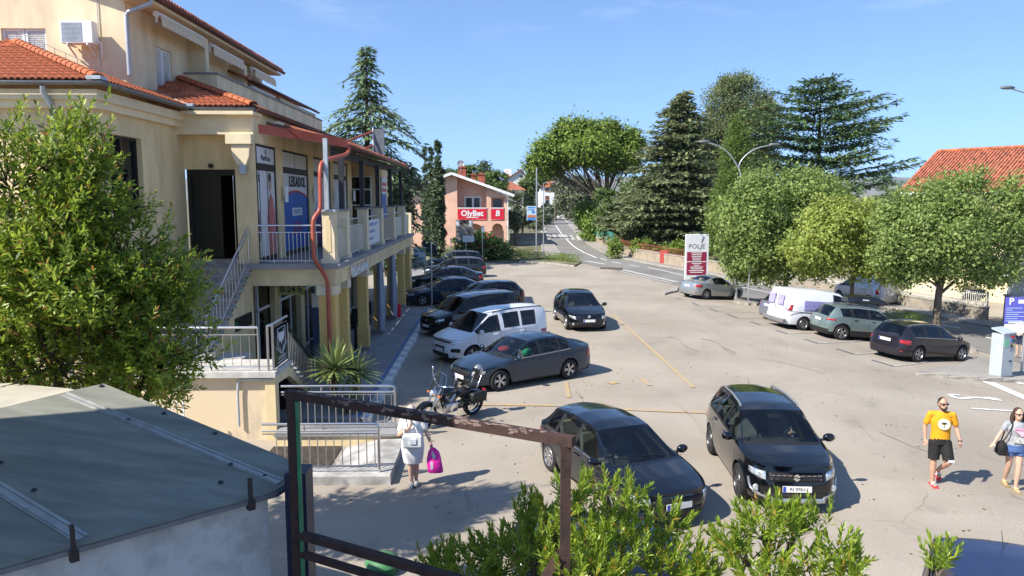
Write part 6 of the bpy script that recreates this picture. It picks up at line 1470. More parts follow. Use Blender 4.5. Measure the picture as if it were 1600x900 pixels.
for k in 'LR':
    h_=np.array(J['hip'+k]);kn=np.array(J['knee'+k]); P,rr=dense([h_,h_*.62+kn*.38],[.108,.104],3); b.tube(P,rr,14)
child(b,'shorts',m_den,o)
m_hairb=M('hair_brown',(.055,.03,.022),.7,var=.3,scale=30)
b=MB(); b.sph(T(0,.03,.045),(.088,.098,.092),14,9); b.tube([T(-.08,.02,.03),T(-.1,.02,-.08),T(-.115,.0,-.2)],[.04,.045,.025],10); b.tube([T(.08,.02,.03),T(.1,.02,-.08),T(.11,.0,-.2)],[.04,.045,.025],10); b.tube([T(0,.07,.03),T(0,.09,-.1),T(0,.08,-.22)],[.075,.08,.04],12); child(b,'hair',m_hairb,o,.009,3); glasses(T,o,.95)
bg_=empty('shoulder_bag',(0,0,0),'black shoulder bag hanging at the hip of the woman in grey','bag'); bg_.location=o.location; bg_.rotation_euler=o.rotation_euler
b=MB(); b.sph((-.26,-.03,.86),(.10,.12,.15),14,9); b.box((-.26,-.03,.78),(.18,.2,.14),ch=.03); child(b,'bag_body',m_sblk,bg_,.01,6); MB().tube(roundpath([(-.26,-.05,.98),(-.2,-.13,1.15),(-.11,-.1,1.36),(-.08,.0,1.42),(-.12,.1,1.34),(-.24,.06,.98)],2),.012,6).build('strap',m_sblk,bg_,60)
for k in 'LR':
    a=np.array(J['ankle'+k]);t=np.array(J['toe'+k]); heel=a+np.array([0,.05,-.065]); d=unit(t-heel); MB().bar(heel-d*.02+(0,0,-.012),t+d*.04+(0,0,-.02),.085,.03).build('sandal',M('sandal_tan_'+k,(.35,.27,.12),.7,var=.1),o); MB().tube([t*.6+a*.4+np.array([-.045,0,-.01]),t*.62+a*.38+np.array([0,-.02,.04]),t*.6+a*.4+np.array([.045,0,-.01])],.014,6).build('sandal_strap',M('strap_gold_'+k,(.5,.4,.15),.5,var=0),o,60)
# --- woman in white
fw=G(646,760); J=dict(hipL=(-.085,0,.86),kneeL=(-.05,-.03,.47),ankleL=(-.035,.02,.09),toeL=(-.04,-.15,.035),hipR=(.085,0,.86),kneeR=(.06,.0,.47),ankleR=(.05,.10,.10),toeR=(.055,-.07,.035),shL=(-.18,0,1.37),elL=(-.26,-.08,1.10),wrL=(-.04,-.21,1.30),shR=(.18,0,1.37),elR=(.28,.0,1.12),wrR=(.36,-.04,.90),neck=(0,0,1.44),head=(-.02,-.05,1.56),pelvis=(0,0,.9),chest=(0,-.01,1.24))
RW2=dict(thigh=.09,knee=.06,calf=.058,ankle=.036,uarm=.052,elbow=.042,farm=.04,wrist=.027,hip=.18,waist=.17,chest=.18)
o,T=person('woman in a white dress holding a pink carrier bag',fw,math.radians(4),J,RW2,m_skin2,0.,.97,1.0,(('L',(.3,.1,.9),(.5,.5,0),.8),('R',(.2,-.2,-1),(-.3,-.8,0),1.)))
m_dress=M('dress_white',(.74,.72,.70),.85,var=.07,scale=7,bump=.2,bscale=9)
b=MB(); P,rr=dense([(0,.01,.50),(0,.01,.62),(0,0,.82),(0,0,1.02),(0,-.01,1.22),(0,0,1.38),(0,0,1.43)],[.185,.21,.235,.215,.205,.155,.085],5); etube(b,P,rr,.76,18)
for k in 'LR': limb(b,[J['sh'+k],tuple(np.array(J['sh'+k])*.4+np.array(J['el'+k])*.6)],[.078,.075])
b.tube([J['shL'],(0,0,1.36),J['shR']],[.078,.1,.078],12); child(b,'dress',m_dress,o,.012,7)
b=MB(); b.sph(T(0,.02,.045),(.092,.105,.1),14,9); b.sph(T(0,.05,.0),(.085,.075,.09),12,8); child(b,'hair',M('hair_pale',(.52,.40,.36),.8,var=.15,scale=20),o,.009,4)
for k in 'LR':
    a=np.array(J['ankle'+k]);t=np.array(J['toe'+k]); b=MB(); b.tube([a+(0,.05,-.05),a*.5+t*.5+(0,0,.0),t+(0,-.03,.01)],[.045,.05,.036],10); b.sph(a+(0,.03,-.03),.05,8,6); child(b,'shoe',M('shoe_pale_'+k,(.55,.53,.48),.8,var=.1),o,.01,3)
hb_=empty('handbag',fw,'white shoulder bag carried in front of the woman in white','bag'); b=MB(); b.box((.02,-.23,1.02),(.38,.13,.30),ch=.04); b.box((-.02,-.25,1.1),(.26,.1,.12),ch=.03); child(b,'bag_body',M('bag_white',(.70,.70,.68),.6,var=.06,scale=8,bump=.2,bscale=10),hb_,.012,6); MB().tube(roundpath([(-.14,-.22,1.15),(-.15,-.2,1.35),(-.1,-.02,1.45),(.05,-.18,1.35),(.14,-.22,1.15)],2),.013,6).build('strap',m_pwhite,hb_,60); MB().bb((-.03,-.315,.98),(.1,-.295,1.08)).build('pocket',m_pwhite,hb_)
pk=empty('carrier_bag',fw,'bright pink carrier bag held by the woman in white','bag'); m_pinkb=M('plastic_pink',(.85,.03,.40),.45,var=.1,scale=9,bump=.5,bscale=12)
b=MB(); P=[]
for z,w,d in ((.82,.05,.03),(.74,.11,.05),(.6,.14,.07),(.45,.15,.075),(.33,.155,.07),(.31,.14,.05)): P.append([(.41+(.82-z)*.08+w*math.cos(a)*(1+.08*math.sin(5*a+z*20)),-.06+d*math.sin(a)*(1+.1*math.sin(4*a+z*15)),z) for a in np.linspace(0,6.283,19)])
b.grid(P); b.f.append(tuple(range(5*19,5*19+18))); b.mi.append(0); b.build('bag_body',m_pinkb,pk,60); MB().extr([(.40,-.115,.78),(.47,-.125,.66),(.42,-.13,.6),(.38,-.115,.72)],(0,-.01,0)).build('paper',m_pwhite,pk); MB().bb((.36,-.135,.40),(.41,-.125,.56)).build('bag_print',m_pwhite,pk); MB().tube([(.37,-.05,.83),(.385,-.06,.88),(.40,-.06,.83)],.012,6).build('handle',m_pinkb,pk,60)
# --- person behind the ticket machine
fw=G(1592,560); fw[2]+=.1; J=dict(hipL=(-.09,0,.9),kneeL=(-.1,.0,.48),ankleL=(-.1,.03,.085),toeL=(-.11,-.14,.03),hipR=(.09,0,.9),kneeR=(.1,0,.48),ankleR=(.1,.03,.085),toeR=(.1,-.14,.03),shL=(-.19,0,1.42),elL=(-.24,-.12,1.18),wrL=(-.12,-.32,1.1),shR=(.19,0,1.42),elR=(.24,-.1,1.18),wrR=(.1,-.3,1.12),neck=(0,0,1.49),head=(0,-.05,1.62),pelvis=(0,0,.94),chest=(0,-.005,1.3))
o,T=person('person in pale top and dark shorts using the ticket machine',fw,math.radians(-60),J,RR,m_skin2,0,1.,.97,(('L',(.4,-.7,.1),(.3,.3,.8),.5),('R',(-.4,-.7,.1),(-.3,.3,.8),.5)))
b=MB(); P,rr=dense([(0,0,.92),(0,0,1.15),(0,0,1.3),(0,0,1.45),(0,0,1.49)],[.185,.18,.2,.16,.085],5); etube(b,P,rr,.72,18)
for k in 'LR': limb(b,[J['sh'+k],tuple(np.array(J['sh'+k])*.35+np.array(J['el'+k])*.65)],[.07,.065])
b.tube([J['shL'],(0,0,1.4),J['shR']],[.07,.1,.07],12); child(b,'tshirt',M('shirt_pale',(.55,.42,.38),.9,var=.1),o)
b=MB(); P,rr=dense([(0,0,.82),(0,0,.96)],[.19,.175],4); etube(b,P,rr,.74,16)
for k in 'LR': h_=np.array(J['hip'+k]);kn=np.array(J['knee'+k]); P,rr=dense([h_,h_*.15+kn*.85],[.11,.105],3); b.tube(P,rr,14)
child(b,'shorts',M('shorts_navy',(.03,.035,.07),.9,var=.1),o); b=MB(); b.sph(T(0,.025,.04),(.085,.097,.092),14,9); child(b,'hair',m_hairb,o,.01,3)
# --- guest in white seated at the cafe
fw=(-5.85,27.85+0.02,.15); J=dict(hipL=(-.09,.05,.52),kneeL=(-.12,-.38,.52),ankleL=(-.12,-.36,.09),toeL=(-.12,-.54,.03),hipR=(.09,.05,.52),kneeR=(.12,-.38,.52),ankleR=(.12,-.36,.09),toeR=(.12,-.54,.03),shL=(-.19,.06,1.02),elL=(-.25,-.12,.8),wrL=(-.1,-.34,.82),shR=(.19,.06,1.02),elR=(.25,-.12,.8),wrR=(.1,-.34,.82),neck=(0,.05,1.09),head=(0,0,1.22),pelvis=(0,.05,.56),chest=(0,.05,.9))
o,T=person('cafe guest in a white T-shirt seated between the arcade columns',fw,math.pi,J,RR,m_skin,0,1.,1.,(('L',(.4,-.7,.1),(.3,.3,.8),.5),('R',(-.4,-.7,.1),(-.3,.3,.8),.5)))
b=MB(); P,rr=dense([(0,.05,.52),(0,.05,.72),(0,.05,.9),(0,.05,1.04),(0,.05,1.08)],[.185,.18,.2,.16,.085],5); etube(b,P,rr,.72,18)
for k in 'LR': limb(b,[J['sh'+k],tuple(np.array(J['sh'+k])*.35+np.array(J['el'+k])*.65)],[.07,.065])
child(b,'tshirt',m_dress,o); b=MB()
for k in 'LR': h_=np.array(J['hip'+k]);kn=np.array(J['knee'+k]); P,rr=dense([h_,kn,np.array(J['ankle'+k])],[.115,.08,.065],3); b.tube(P,rr,12)
child(b,'trousers',m_sblk,o); b=MB(); b.sph(T(0,.025,.04),(.085,.097,.092),14,9); child(b,'hair',m_hairk,o,.01,3)
# ================================================================ MOTORCYCLE
rf_=G(738,647); ff=G(664,668); dm=ff-rf_; hm=math.atan2(dm[1],dm[0]); mc_=(rf_+ff)/2
mo=empty('motorcycle',(mc_[0],mc_[1],0),'black cruiser motorcycle with clear windscreen leaning on its side stand','motorcycle'); mo.rotation_euler=(math.radians(-9),0,hm)
def mp(mb,nm,mat,par=None,sm=50): return mb.build(nm,mat,par or mo,sm)
for x,R_,w in ((.82,.33,.055),(-.80,.33,.085)):
    wh=MB().lathe([(R_*.72,-w*.8),(R_*.9,-w),(R_*.98,-w*.7),(R_,-w*.3),(R_,w*.3),(R_*.98,w*.7),(R_*.9,w),(R_*.72,w*.8)],(x,0,R_),28,'y'); who=mp(wh,'wheel',m_tyre)
    sp_=MB(); sp_.lathe([(R_*.74,-.03),(R_*.70,-.02),(R_*.70,.02),(R_*.74,.03)],(x,0,R_),24,'y'); sp_.lathe([(0,-.06),(.05,-.06),(.05,.06),(0,.06)],(x,0,R_),10,'y')
    for k in range(14): a=k*.449; sp_.cyl((x+.04*math.cos(a),.03*(-1)**k,R_+.04*math.sin(a)),(x+R_*.72*math.cos(a+.2),0,R_+R_*.72*math.sin(a+.2)),.006,4)
    mp(sp_,'spokes',m_chrome,who)
for s_ in (1,-1): mp(MB().tube([(.82,s_*.1,.33),(.62,s_*.1,.78),(.5,s_*.1,1.02)],[.03,.028,.025],10),'fork_leg',m_chrome)
fen=lambda x,R_,w,a0,a1:[[(x+R_*math.cos(a),y,.33+R_*math.sin(a)-abs(y)*.25) for y in np.linspace(-w,w,5)] for a in np.linspace(a0,a1,12)]
b=MB(); b.grid(fen(.82,.38,.085,math.radians(15),math.radians(150))); f_=mp(b,'front_fender',m_blk); f_.modifiers.new('s','SOLIDIFY').thickness=.01
b=MB(); b.grid(fen(-.80,.40,.12,math.radians(10),math.radians(175))); f_=mp(b,'rear_fender',m_blk); f_.modifiers.new('s','SOLIDIFY').thickness=.01
b=MB(); P=[]
for t_,w,z0,z1_ in ((0,.05,.80,.86),(.15,.14,.76,.95),(.45,.17,.74,1.0),(.8,.14,.74,.96),(1,.07,.76,.88)): x=-.12+.58*(1-t_); P.append([(x,w*math.cos(a),(z0+z1_)/2+(z1_-z0)/2*math.sin(a)) for a in np.linspace(0,6.283,15)])
b.grid(P); mp(b,'fuel_tank',m_blk)
b=MB(); b.box((-.28,0,.74),(.42,.30,.12),ch=.04); mp(b,'rider_seat',m_trimk); b=MB(); b.box((-.62,0,.84),(.32,.24,.10),ch=.04); mp(b,'pillion_seat',m_trimk)
eng=MB(); eng.box((.08,0,.42),(.42,.28,.28),ch=.04); 
for s_,x in ((1,.22),(-1,-.0)): eng.tube([(.09,0,.48),(.09+.2*s_,0,.74)],[.1,.09],12)
mp(eng,'engine',m_rim); eg=MB()
for s_ in (1,-1):
    for k in range(5): eg.lathe([(0,-.006),(.115,-.006),(.115,.006),(0,.006)],(.09+s_*(.07+k*.03),0,.56+k*.035),12,'z')
mp(eg,'cylinder_fins',m_dkmetal); 
for s_ in (1,-1): mp(MB().lathe([(0,-.02),(.1,-.02),(.11,.01),(0,.03)],(.05,s_*.15,.42),14,'y'),'engine_cover',m_chrome)
for k,z in enumerate((.26,.36)): mp(MB().tube(roundpath([(.3,-.14,.6),(.36,-.2,.4),(.2,-.2,z),(-.3,-.2,z),(-1.0,-.2,z+.02)],2),[.03]*5+[.045]*(len(roundpath([(0,0,0)]*5,2))-5),10),'exhaust_pipe',m_chrome)
mp(MB().tube([(.5,0,.95),(.25,0,.35),(-.4,0,.3),(-.8,0,.33)],.03,8).tube([(.48,0,.98),(0,0,.78),(-.45,0,.66),(-.8,.1,.4)],.028,8),'frame_tube',m_blk)
hb2=mp(MB().tube(roundpath([(.2,-.44,1.10),(.34,-.36,1.12),(.48,-.1,1.06),(.48,.1,1.06),(.34,.36,1.12),(.2,.44,1.10)],2),.014,8),'handlebar',m_chrome)
for s_ in (1,-1):
    mp(MB().cyl((.2,s_*.44,1.10),(.31,s_*.38,1.12),.02,8),'grip',m_trimk,hb2); mp(MB().tube([(.34,s_*.36,1.12),(.36,s_*.42,1.26),(.36,s_*.44,1.34)],.008,6).sph((.36,s_*.45,1.38),(.02,.06,.045),10,6),'mirror',m_chrome,hb2); mp(MB().sph((.62,s_*.22,.86),(.045,.035,.035),10,6).cyl((.6,s_*.1,.86),(.62,s_*.2,.86),.01,6),'indicator',m_orange)
mp(MB().lathe([(0,.06),(.06,.05),(.09,.02),(.095,-.05),(.05,-.12),(0,-.14)],(.68,0,.90),16,'x'),'headlamp_shell',m_chrome); mp(MB().lathe([(0,.075),(.05,.068),(.083,.03)],(.68,0,.90),16,'x'),'headlamp_glass',m_head)
b=MB(); P=[]
for t_ in np.linspace(0,1,8): w=.24*(1-.35*t_**3)+.02; P.append([(.66-.2*t_-.05*(y/w)**2*1.,y,.90+.52*t_-.05*(abs(y)/w)**3*t_) for y in np.linspace(-w,w,9)])
m_screen=glassmat('clear_screen',(.86,.88,.9),.06); b.grid(P); mp(b,'windscreen',m_screen)
mp(MB().tube([P[0][0]]+[r[0] for r in P]+[q for q in P[-1]]+[r[-1] for r in P[::-1]],.006,5),'windscreen_rim',m_chrome)
mp(MB().tube([(0,.15,.3),(.05,.32,.02)],.014,6),'side_stand',m_chrome); mp(MB().box((-1.17,0,.64),(.05,.1,.07),ch=.01),'tail_light',m_tail); mp(MB().tube([(-.75,.13,.82),(-.88,.13,1.15),(-.88,-.13,1.15),(-.75,-.13,.82)],.014,8),'backrest_bar',m_chrome); mp(MB().box((-.86,0,1.05),(.06,.22,.18),ry=.2,ch=.02),'backrest_pad',m_trimk)
for s_ in (1,-1): mp(MB().box((-.72,s_*.24,.6),(.5,.16,.3),ch=.05),'saddle_bag',m_trimk)
he=empty('helmet',(0,0,0),'silver and black helmet resting on the motorcycle backrest','helmet'); mt=Matrix.Translation(mo.location)@mo.rotation_euler.to_matrix().to_4x4(); he.matrix_basis=mt@Matrix.Translation((-.86,0,1.22)); b=MB(); b.sph((0,0,.05),(.15,.125,.14),16,10); mp(b,'shell',M('helmet_shell',(.45,.46,.48),.15,.4,col2=(.02,.02,.02),scale=6,var=.1,coat=1.),he); b=MB(); b.lathe([(.128,-.05),(.15,.0),(.148,.06)],(0.005,0,.05),14,'z',-1.2,1.2); mp(b,'visor',m_gloss,he)
# ================================================================ TREES
m_lStreet=leafmat('street_tree_leaf',(.115,.18,.04),(.33,.42,.13),.42,.5)
m_lStreet2=leafmat('street_tree_leaf_pale',(.16,.22,.04),(.41,.47,.11),.42,.5)
m_pine=leafmat('stone_pine_needles',(.075,.13,.018),(.22,.31,.045),.25,.6)
m_cyp=leafmat('grey_cypress',(.085,.115,.045),(.25,.285,.115),.25,.6)
m_cypc=leafmat('shaggy_conifer',(.085,.115,.055),(.28,.32,.15),.25,.6)
m_cypd=leafmat('dark_cypress',(.035,.06,.025),(.10,.14,.06),.15,.6)
m_cypg=leafmat('green_cypress',(.07,.12,.02),(.17,.25,.05),.25,.6)
m_cedar=leafmat('cedar_needles',(.045,.095,.035),(.15,.235,.085),.15,.55)
m_deod=leafmat('deodar_needles',(.08,.13,.06),(.21,.29,.13),.2,.55)
m_bush=leafmat('bush_leaf',(.05,.09,.02),(.15,.22,.05),.3,.5)
m_bamboo=leafmat('bamboo_leaf',(.12,.2,.03),(.27,.38,.07),.4,.5)
m_olive=leafmat('olive_leaf',(.09,.11,.06),(.2,.23,.13),.25,.5)
m_hedge=leafmat('hedge_leaf',(.1,.16,.02),(.25,.34,.06),.35,.5)
def leaf_cloud(lobes,per,size,flat=.35,up=.35,clump=0.,cn=12):
    P=[];D=[];Nn=[]
    for c,r,n in lobes:
        c=np.array(c,float);r=np.array(r,float)
        if clump>0:
            m_=cn*5; q,d=ellip_pts(max(6,int(n/m_)),c,r,.78)
            sg_=clump*RNG.uniform(.7,1.35,(len(q),1,1)); off=RNG.normal(size=(len(q),m_,3))*sg_*np.array([1,1,.8]); q=c+(q-c)*RNG.uniform(.74,1.27,(len(q),1)); pp=(q[:,None]+off).reshape(-1,3); dd=np.repeat(d,m_,0)*.5+unit(off.reshape(-1,3)+1e-6)*.8
        else: pp,dd=ellip_pts(n,c,r,.55)
        P.append(pp);Nn.append(unit(dd+np.array([0,0,up])+RNG.normal(size=dd.shape)*.22)); D.append(unit(np.cross(Nn[-1],rnd_dir(len(dd)))+Nn[-1]*flat))
    P=np.concatenate(P);D=np.concatenate(D);Nn=np.concatenate(Nn); n=len(P)
    L_=size*RNG.uniform(.5,1.45,n); return P,D,Nn,L_,L_*.62
def cloud_tree(name,lab,base,trunk_top,tr,lobes,size,mat,cat='tree',group=None,clump=.3,cn=14,bark=None,limbs=True,crown='crown',flat=.35,wr=1.,dn=1.):
    lobes=[(c,r,int(n*dn)) for c,r,n in lobes]
    base=np.array(base,float); t=empty(name,base,lab,cat,group); b=MB(); tt=np.array(trunk_top,float)
    if tr>0:
        branch(b,base-(0,0,.15),tt,tr,tr*.7,9,.03,6)
        for c,r,n in lobes[::2]:
            if limbs: branch(b,tt-(tt-base)*RNG.uniform(0,.25),tt+(np.array(c)-tt)*.75,tr*.4,tr*.08,6,.08,6)
        b.v=[tuple(np.array(v)-base) for v in b.v]; b.build('trunk',bark or m_bark,t,60)
    P,D,N_,L_,W_=leaf_cloud(lobes,0,size,clump=clump,cn=cn,flat=flat)
    link(crown,leaf_mesh(crown,P-base,D,N_,L_,W_*wr,mat),t); return t
def px_lobes(Y,lst,dens):
    """lobes from picture outlines at distance Y: (u,v,ru,rv)"""
    out=[]
    for e in lst:
        u,v,ru,rv=e[:4]; yy=Y+(e[4] if len(e)>4 else 0.); c=aty(u,v,yy); k=np.linalg.norm(c[:2])/F*.97; rx,rz=ru*k,rv*k
        out.append((c,(rx,min(rx,rz)*1.0,rz),int(dens*ru*rv*1.9)))
    return out
GT='street trees beside the parked cars'
b_=G(1229,478); cloud_tree('street_tree','round green street tree behind the white delivery van',b_,aty(1229,425,b_[1]),.2,px_lobes(b_[1],[(1160,345,38,44,-.8),(1152,390,28,34,-.5),(1205,315,48,42,.5),(1255,310,50,40,.8),(1285,340,36,36),(1200,385,56,38,-.6),(1245,370,50,42),(1165,400,32,30),(1225,415,44,28),(1180,420,34,20,-.4),(1270,395,34,30),(1180,310,30,36,-1),(1280,305,36,26)],.85),.19,m_lStreet,group=GT,clump=.30,dn=1.6)
b_=G(1334,503); cloud_tree('street_tree','pale green street tree behind the crossover with the roof box',b_,aty(1334,425,b_[1]),.13,px_lobes(b_[1],[(1330,350,52,38),(1280,385,44,36,-.5),(1378,385,48,38,.4),(1330,405,46,26),(1290,410,34,20,-.3),(1375,415,34,22),(1300,345,34,30),(1265,398,22,22),(1395,360,30,34)],1.0),.16,m_lStreet2,group=GT,clump=.24,dn=1.5)
b_=G(1466,526); cloud_tree('street_tree','largest street tree behind the graphite estate car',b_,aty(1470,440,b_[1]),.21,px_lobes(b_[1],[(1440,338,48,40),(1500,318,50,40,.5),(1550,335,44,42,.6),(1480,370,60,42,-.6),(1420,375,40,36,-.4),(1545,385,44,38),(1500,412,46,28),(1400,395,30,30,-.3),(1430,425,30,18),(1555,425,30,20),(1450,405,44,28),(1590,312,24,30),(1590,360,24,40),(1395,350,24,26),(1520,282,18,14)],1.0),.155,m_lStreet,group=GT,clump=.26,dn=1.5)
# umbrella pine
def stone_pine():
    b0=G(935,383); Y=b0[1]+4; base=np.array([aty(938,380,Y)[0],Y,0.]); t=empty('umbrella_pine',base,'wide umbrella shaped pine above the road','tree'); b=MB(); lob=[]
    L0=[(915,215,46,20),(870,235,36,20),(955,225,40,22),(845,258,18,16),(975,245,26,22),(895,205,30,14),(935,205,30,13),(905,240,40,18,3),(950,250,26,14,-3),(865,255,22,16,3),(925,232,36,18,-5),(985,228,16,18)]
    L0=px_lobes(Y,L0,4.2)
    fork=np.array([base[0]+.6,Y,5.]); branch(b,base,fork,.42,.32,9,.03)
    for c,r,n in L0:
        for k in range(2):
            q=c+RNG.normal(size=3)*np.array(r)*.4; q[2]=c[2]-r[2]*.3; branch(b,fork+RNG.normal(size=3)*.3,q,.13,.04,6,.06,7)
    b.v=[tuple(np.array(v)-base) for v in b.v]; b.build('trunk',m_bark,t,60)
    P,D,N_,L_,W_=leaf_cloud([(c,r,n) for c,r,n in L0],0,.4,clump=.5,cn=14,up=.6)
    link('crown',leaf_mesh('crown',P-base,D,N_,L_,W_*.8,m_pine),t)
    # bare twiggy underside
    tw=MB()
    for k in range(80):
        c,r,n=L0[RNG.integers(len(L0))]; q=c+RNG.uniform(-1,1,3)*np.array(r)*.9; q[2]=c[2]-r[2]*RNG.uniform(.2,1.2); p=fork+(q-fork)*RNG.uniform(.35,.7); branch(tw,p,q,.05,.015,4,.06,4)
    tw.v=[tuple(np.array(v)-base) for v in tw.v]; tw.build('dead_twigs',m_bark,t)
stone_pine()
cloud_tree('cypress_tree','broad olive green conifer with a flat top behind the street lamp',(aty(1150,380,98)[0],98,0),aty(1150,260,98),.5,px_lobes(98,[(1155,135,30,12),(1130,160,24,22),(1170,170,34,24),(1140,200,40,28),(1180,205,34,28),(1120,225,28,26),(1100,205,14,14),(1150,250,44,30),(1100,260,24,30),(1110,300,30,34),(1180,250,30,30),(1195,165,18,16),(1150,130,20,10)],2.6),.30,m_cyp,clump=.45,cn=16,flat=1.0,wr=.65,dn=1.9,group='tall trees behind the road wall')
cloud_tree('cypress_tree','slim bright green cypress just behind the street lamp',(aty(1150,400,70)[0],70,0),aty(1150,330,70),.2,px_lobes(70,[(1153,205,10,18),(1151,235,17,30),(1148,275,22,38),(1142,320,24,42),(1138,365,24,34),(1120,345,14,40)],3.6),.2,m_cypg,clump=.2,cn=14,flat=1.2,wr=.6,dn=1.8,group='tall trees behind the road wall')
cloud_tree('leafy_tree','dark leafy tree filling the gap below the umbrella pine',(aty(985,385,88)[0],88,0),aty(985,340,88),.25,px_lobes(88,[(980,330,26,30),(960,350,30,24),(1000,370,28,18),(945,320,18,24),(990,300,20,20)],2.2),.32,m_bush,clump=.3,group='tall trees behind the road wall')
cloud_tree('leafy_tree','dense grey green tree beside the road under the pine',(aty(905,350,135)[0],135,0),aty(905,325,135),.3,px_lobes(135,[(895,300,22,24),(915,310,22,26),(885,320,14,18),(930,330,20,16)],2.6),.5,m_olive,clump=.5,group='tall trees behind the road wall')
cloud_tree('bamboo_clump','bright yellow green bamboo clump beside the road wall',(aty(925,376,100)[0],100,0),aty(925,360,100),.05,px_lobes(100,[(918,345,14,26),(935,355,18,24),(955,365,22,20),(908,338,8,16)],5),.34,m_bamboo,'bamboo',clump=.3)
cloud_tree('wall_shrub','round yellow green shrub above the red fence',(aty(1005,398,72)[0],72,.2),aty(1005,390,72),.05,px_lobes(72,[(1003,385,14,12),(1015,392,12,8),(960,388,8,18),(1090,388,26,10),(1050,388,16,10)],4),.22,m_hedge,'shrub',clump=.2)
def conifer(name,lab,Y,u_top,v_top,v_base,prof,mat,n_lev=22,n_br=7,droop=.25,tip=.0,leaf=.5,trunk_u=None,irr=.3,group=None,rise=0.,wd_=.3):
    top=aty(u_top,v_top,Y); base=np.array([aty(trunk_u or u_top,v_base,Y)[0],Y,0.]); t=empty(name,base,lab,'tree',group); H_=top[2]; b=MB()
    b.tube([base-base,(top-base)*.5,top-base],[.4*H_/18,.25*H_/18,.03],8); 
    P=[];D=[];N_=[]; k=Y/F
    for i in range(n_lev):
        f=(i+.5)/n_lev; zc_=H_*f; R_=np.interp(f,[p[0] for p in prof],[p[1] for p in prof])*k
        a0=RNG.uniform(0,6.28)
        for j in range(n_br):
            a=a0+6.283*j/n_br+RNG.normal()*.25; Lr=max(.15,R_*(1+RNG.normal()*irr)); d=np.array([math.cos(a),math.sin(a),0])
            z0=zc_+RNG.normal()*.25; cx=base+(top-base)*f; cx=np.array([cx[0],cx[1],z0])
            ns=max(3,int(Lr/.28)); ts=np.linspace(.12,1,ns); pts=[cx+d*Lr*q+np.array([0,0,rise*Lr*q-droop*Lr*q*q+tip*Lr*q**4]) for q in ts]
            if Lr>.7: b.tube([p-base for p in pts[::max(1,ns//4)]]+[pts[-1]-base],[.05]*len(pts[::max(1,ns//4)])+[.01],4,False)
            for q,p in zip(ts,pts):
                wd=.42*Lr*(1-q*.75)*.8+.12; m_=max(3,int(7*(1.2-q*.5)))
                s=np.array([-d[1],d[0],0]); off=RNG.uniform(-1,1,m_)[:,None]*s*wd+RNG.normal(size=(m_,3))*.06
                P.append(p+off); D.append(d*.8+s*np.sign(off@s)[:,None]*.5+np.array([0,0,-.35*(droop>0.3)-.1])+RNG.normal(size=(m_,3))*.3); N_.append(np.tile([0,0,1.],(m_,1))+RNG.normal(size=(m_,3))*.35)
    P=np.concatenate(P);D=np.concatenate(D);N_=np.concatenate(N_); n=len(P); L_=leaf*RNG.uniform(.6,1.2,n)
    b.build('trunk',m_bark2,t,60); link('crown',leaf_mesh('crown',P-base,unit(D),unit(N_),L_,L_*wd_,mat),t); return t
conifer('cypress_tree','tall shaggy grey green conifer left of the maroon sign',82,1068,146,392,[(0,50),(.12,82),(.25,86),(.4,64),(.52,48),(.62,40),(.75,32),(.88,22),(1,4)],m_cypc,50,10,.12,.05,.65,1040,.3,group='tall trees behind the road wall',rise=.1,wd_=.46)
conifer('cedar_tree','spreading dark cedar with layered branches right of the street lamp',90,1283,118,330,[(0,10),(.2,60),(.32,115),(.42,120),(.5,85),(.62,100),(.72,85),(.85,60),(.93,38),(1,5)],m_cedar,17,11,.12,.1,.8,1278,.26,rise=.22)
conifer('deodar_tree','tall drooping deodar rising behind the canopy roof',62,572,70,340,[(0,85),(.25,80),(.4,65),(.5,85),(.58,50),(.68,66),(.75,28),(.85,24),(1,6)],m_deod,24,8,.45,-.05,.6,574,.38,rise=.15)
conifer('spruce_tree','small dark spruce in front of the distant mountain',105,1386,268,322,[(0,32),(.3,30),(.6,20),(1,3)],m_cedar,14,8,.2,0,.55,None,.15)
conifer('spruce_tree','little dark spruce beside the distant mountain spruce',100,1408,286,322,[(0,16),(.5,13),(1,3)],m_cedar,10,7,.2,0,.5,None,.15)
GC='dark columnar cypresses by the arcade end'
def cypress(lab,Y,u,vt,vb,w,mat=m_cypd,group=GC):
    n=6; z1_=aty(u,vt,Y)[2]; base=(aty(u,vb,Y)[0],Y,0.); hs=[(u,vt+(vb-vt)*f,w*p,(vb-vt)*.16) for f,p in ((.12,.35),(.28,.65),(.45,.9),(.62,1.),(.78,.95),(.92,.8))]
    cloud_tree('columnar_cypress',lab,base,aty(u,(vt+vb)/2,Y),.15,px_lobes(Y,hs,7.),.2,mat,group=group,clump=.09,cn=12)
cypress('thick dark columnar cypress in front of the pink house',73,684,226,402,11)
cypress('slender dark cypress left of the thick columnar one',76,673,240,402,7)
cypress('thin cypress tip farther left behind the canopy',84,664,233,380,4)
cloud_tree('leafy_tree','loose green tree behind the end of the canopy roof',(aty(615,380,66)[0],66,0),aty(615,330,66),.2,px_lobes(66,[(606,300,24,28),(622,328,18,26),(636,285,16,18),(600,345,22,24),(618,270,18,14)],2.6),.3,m_olive,clump=.3)
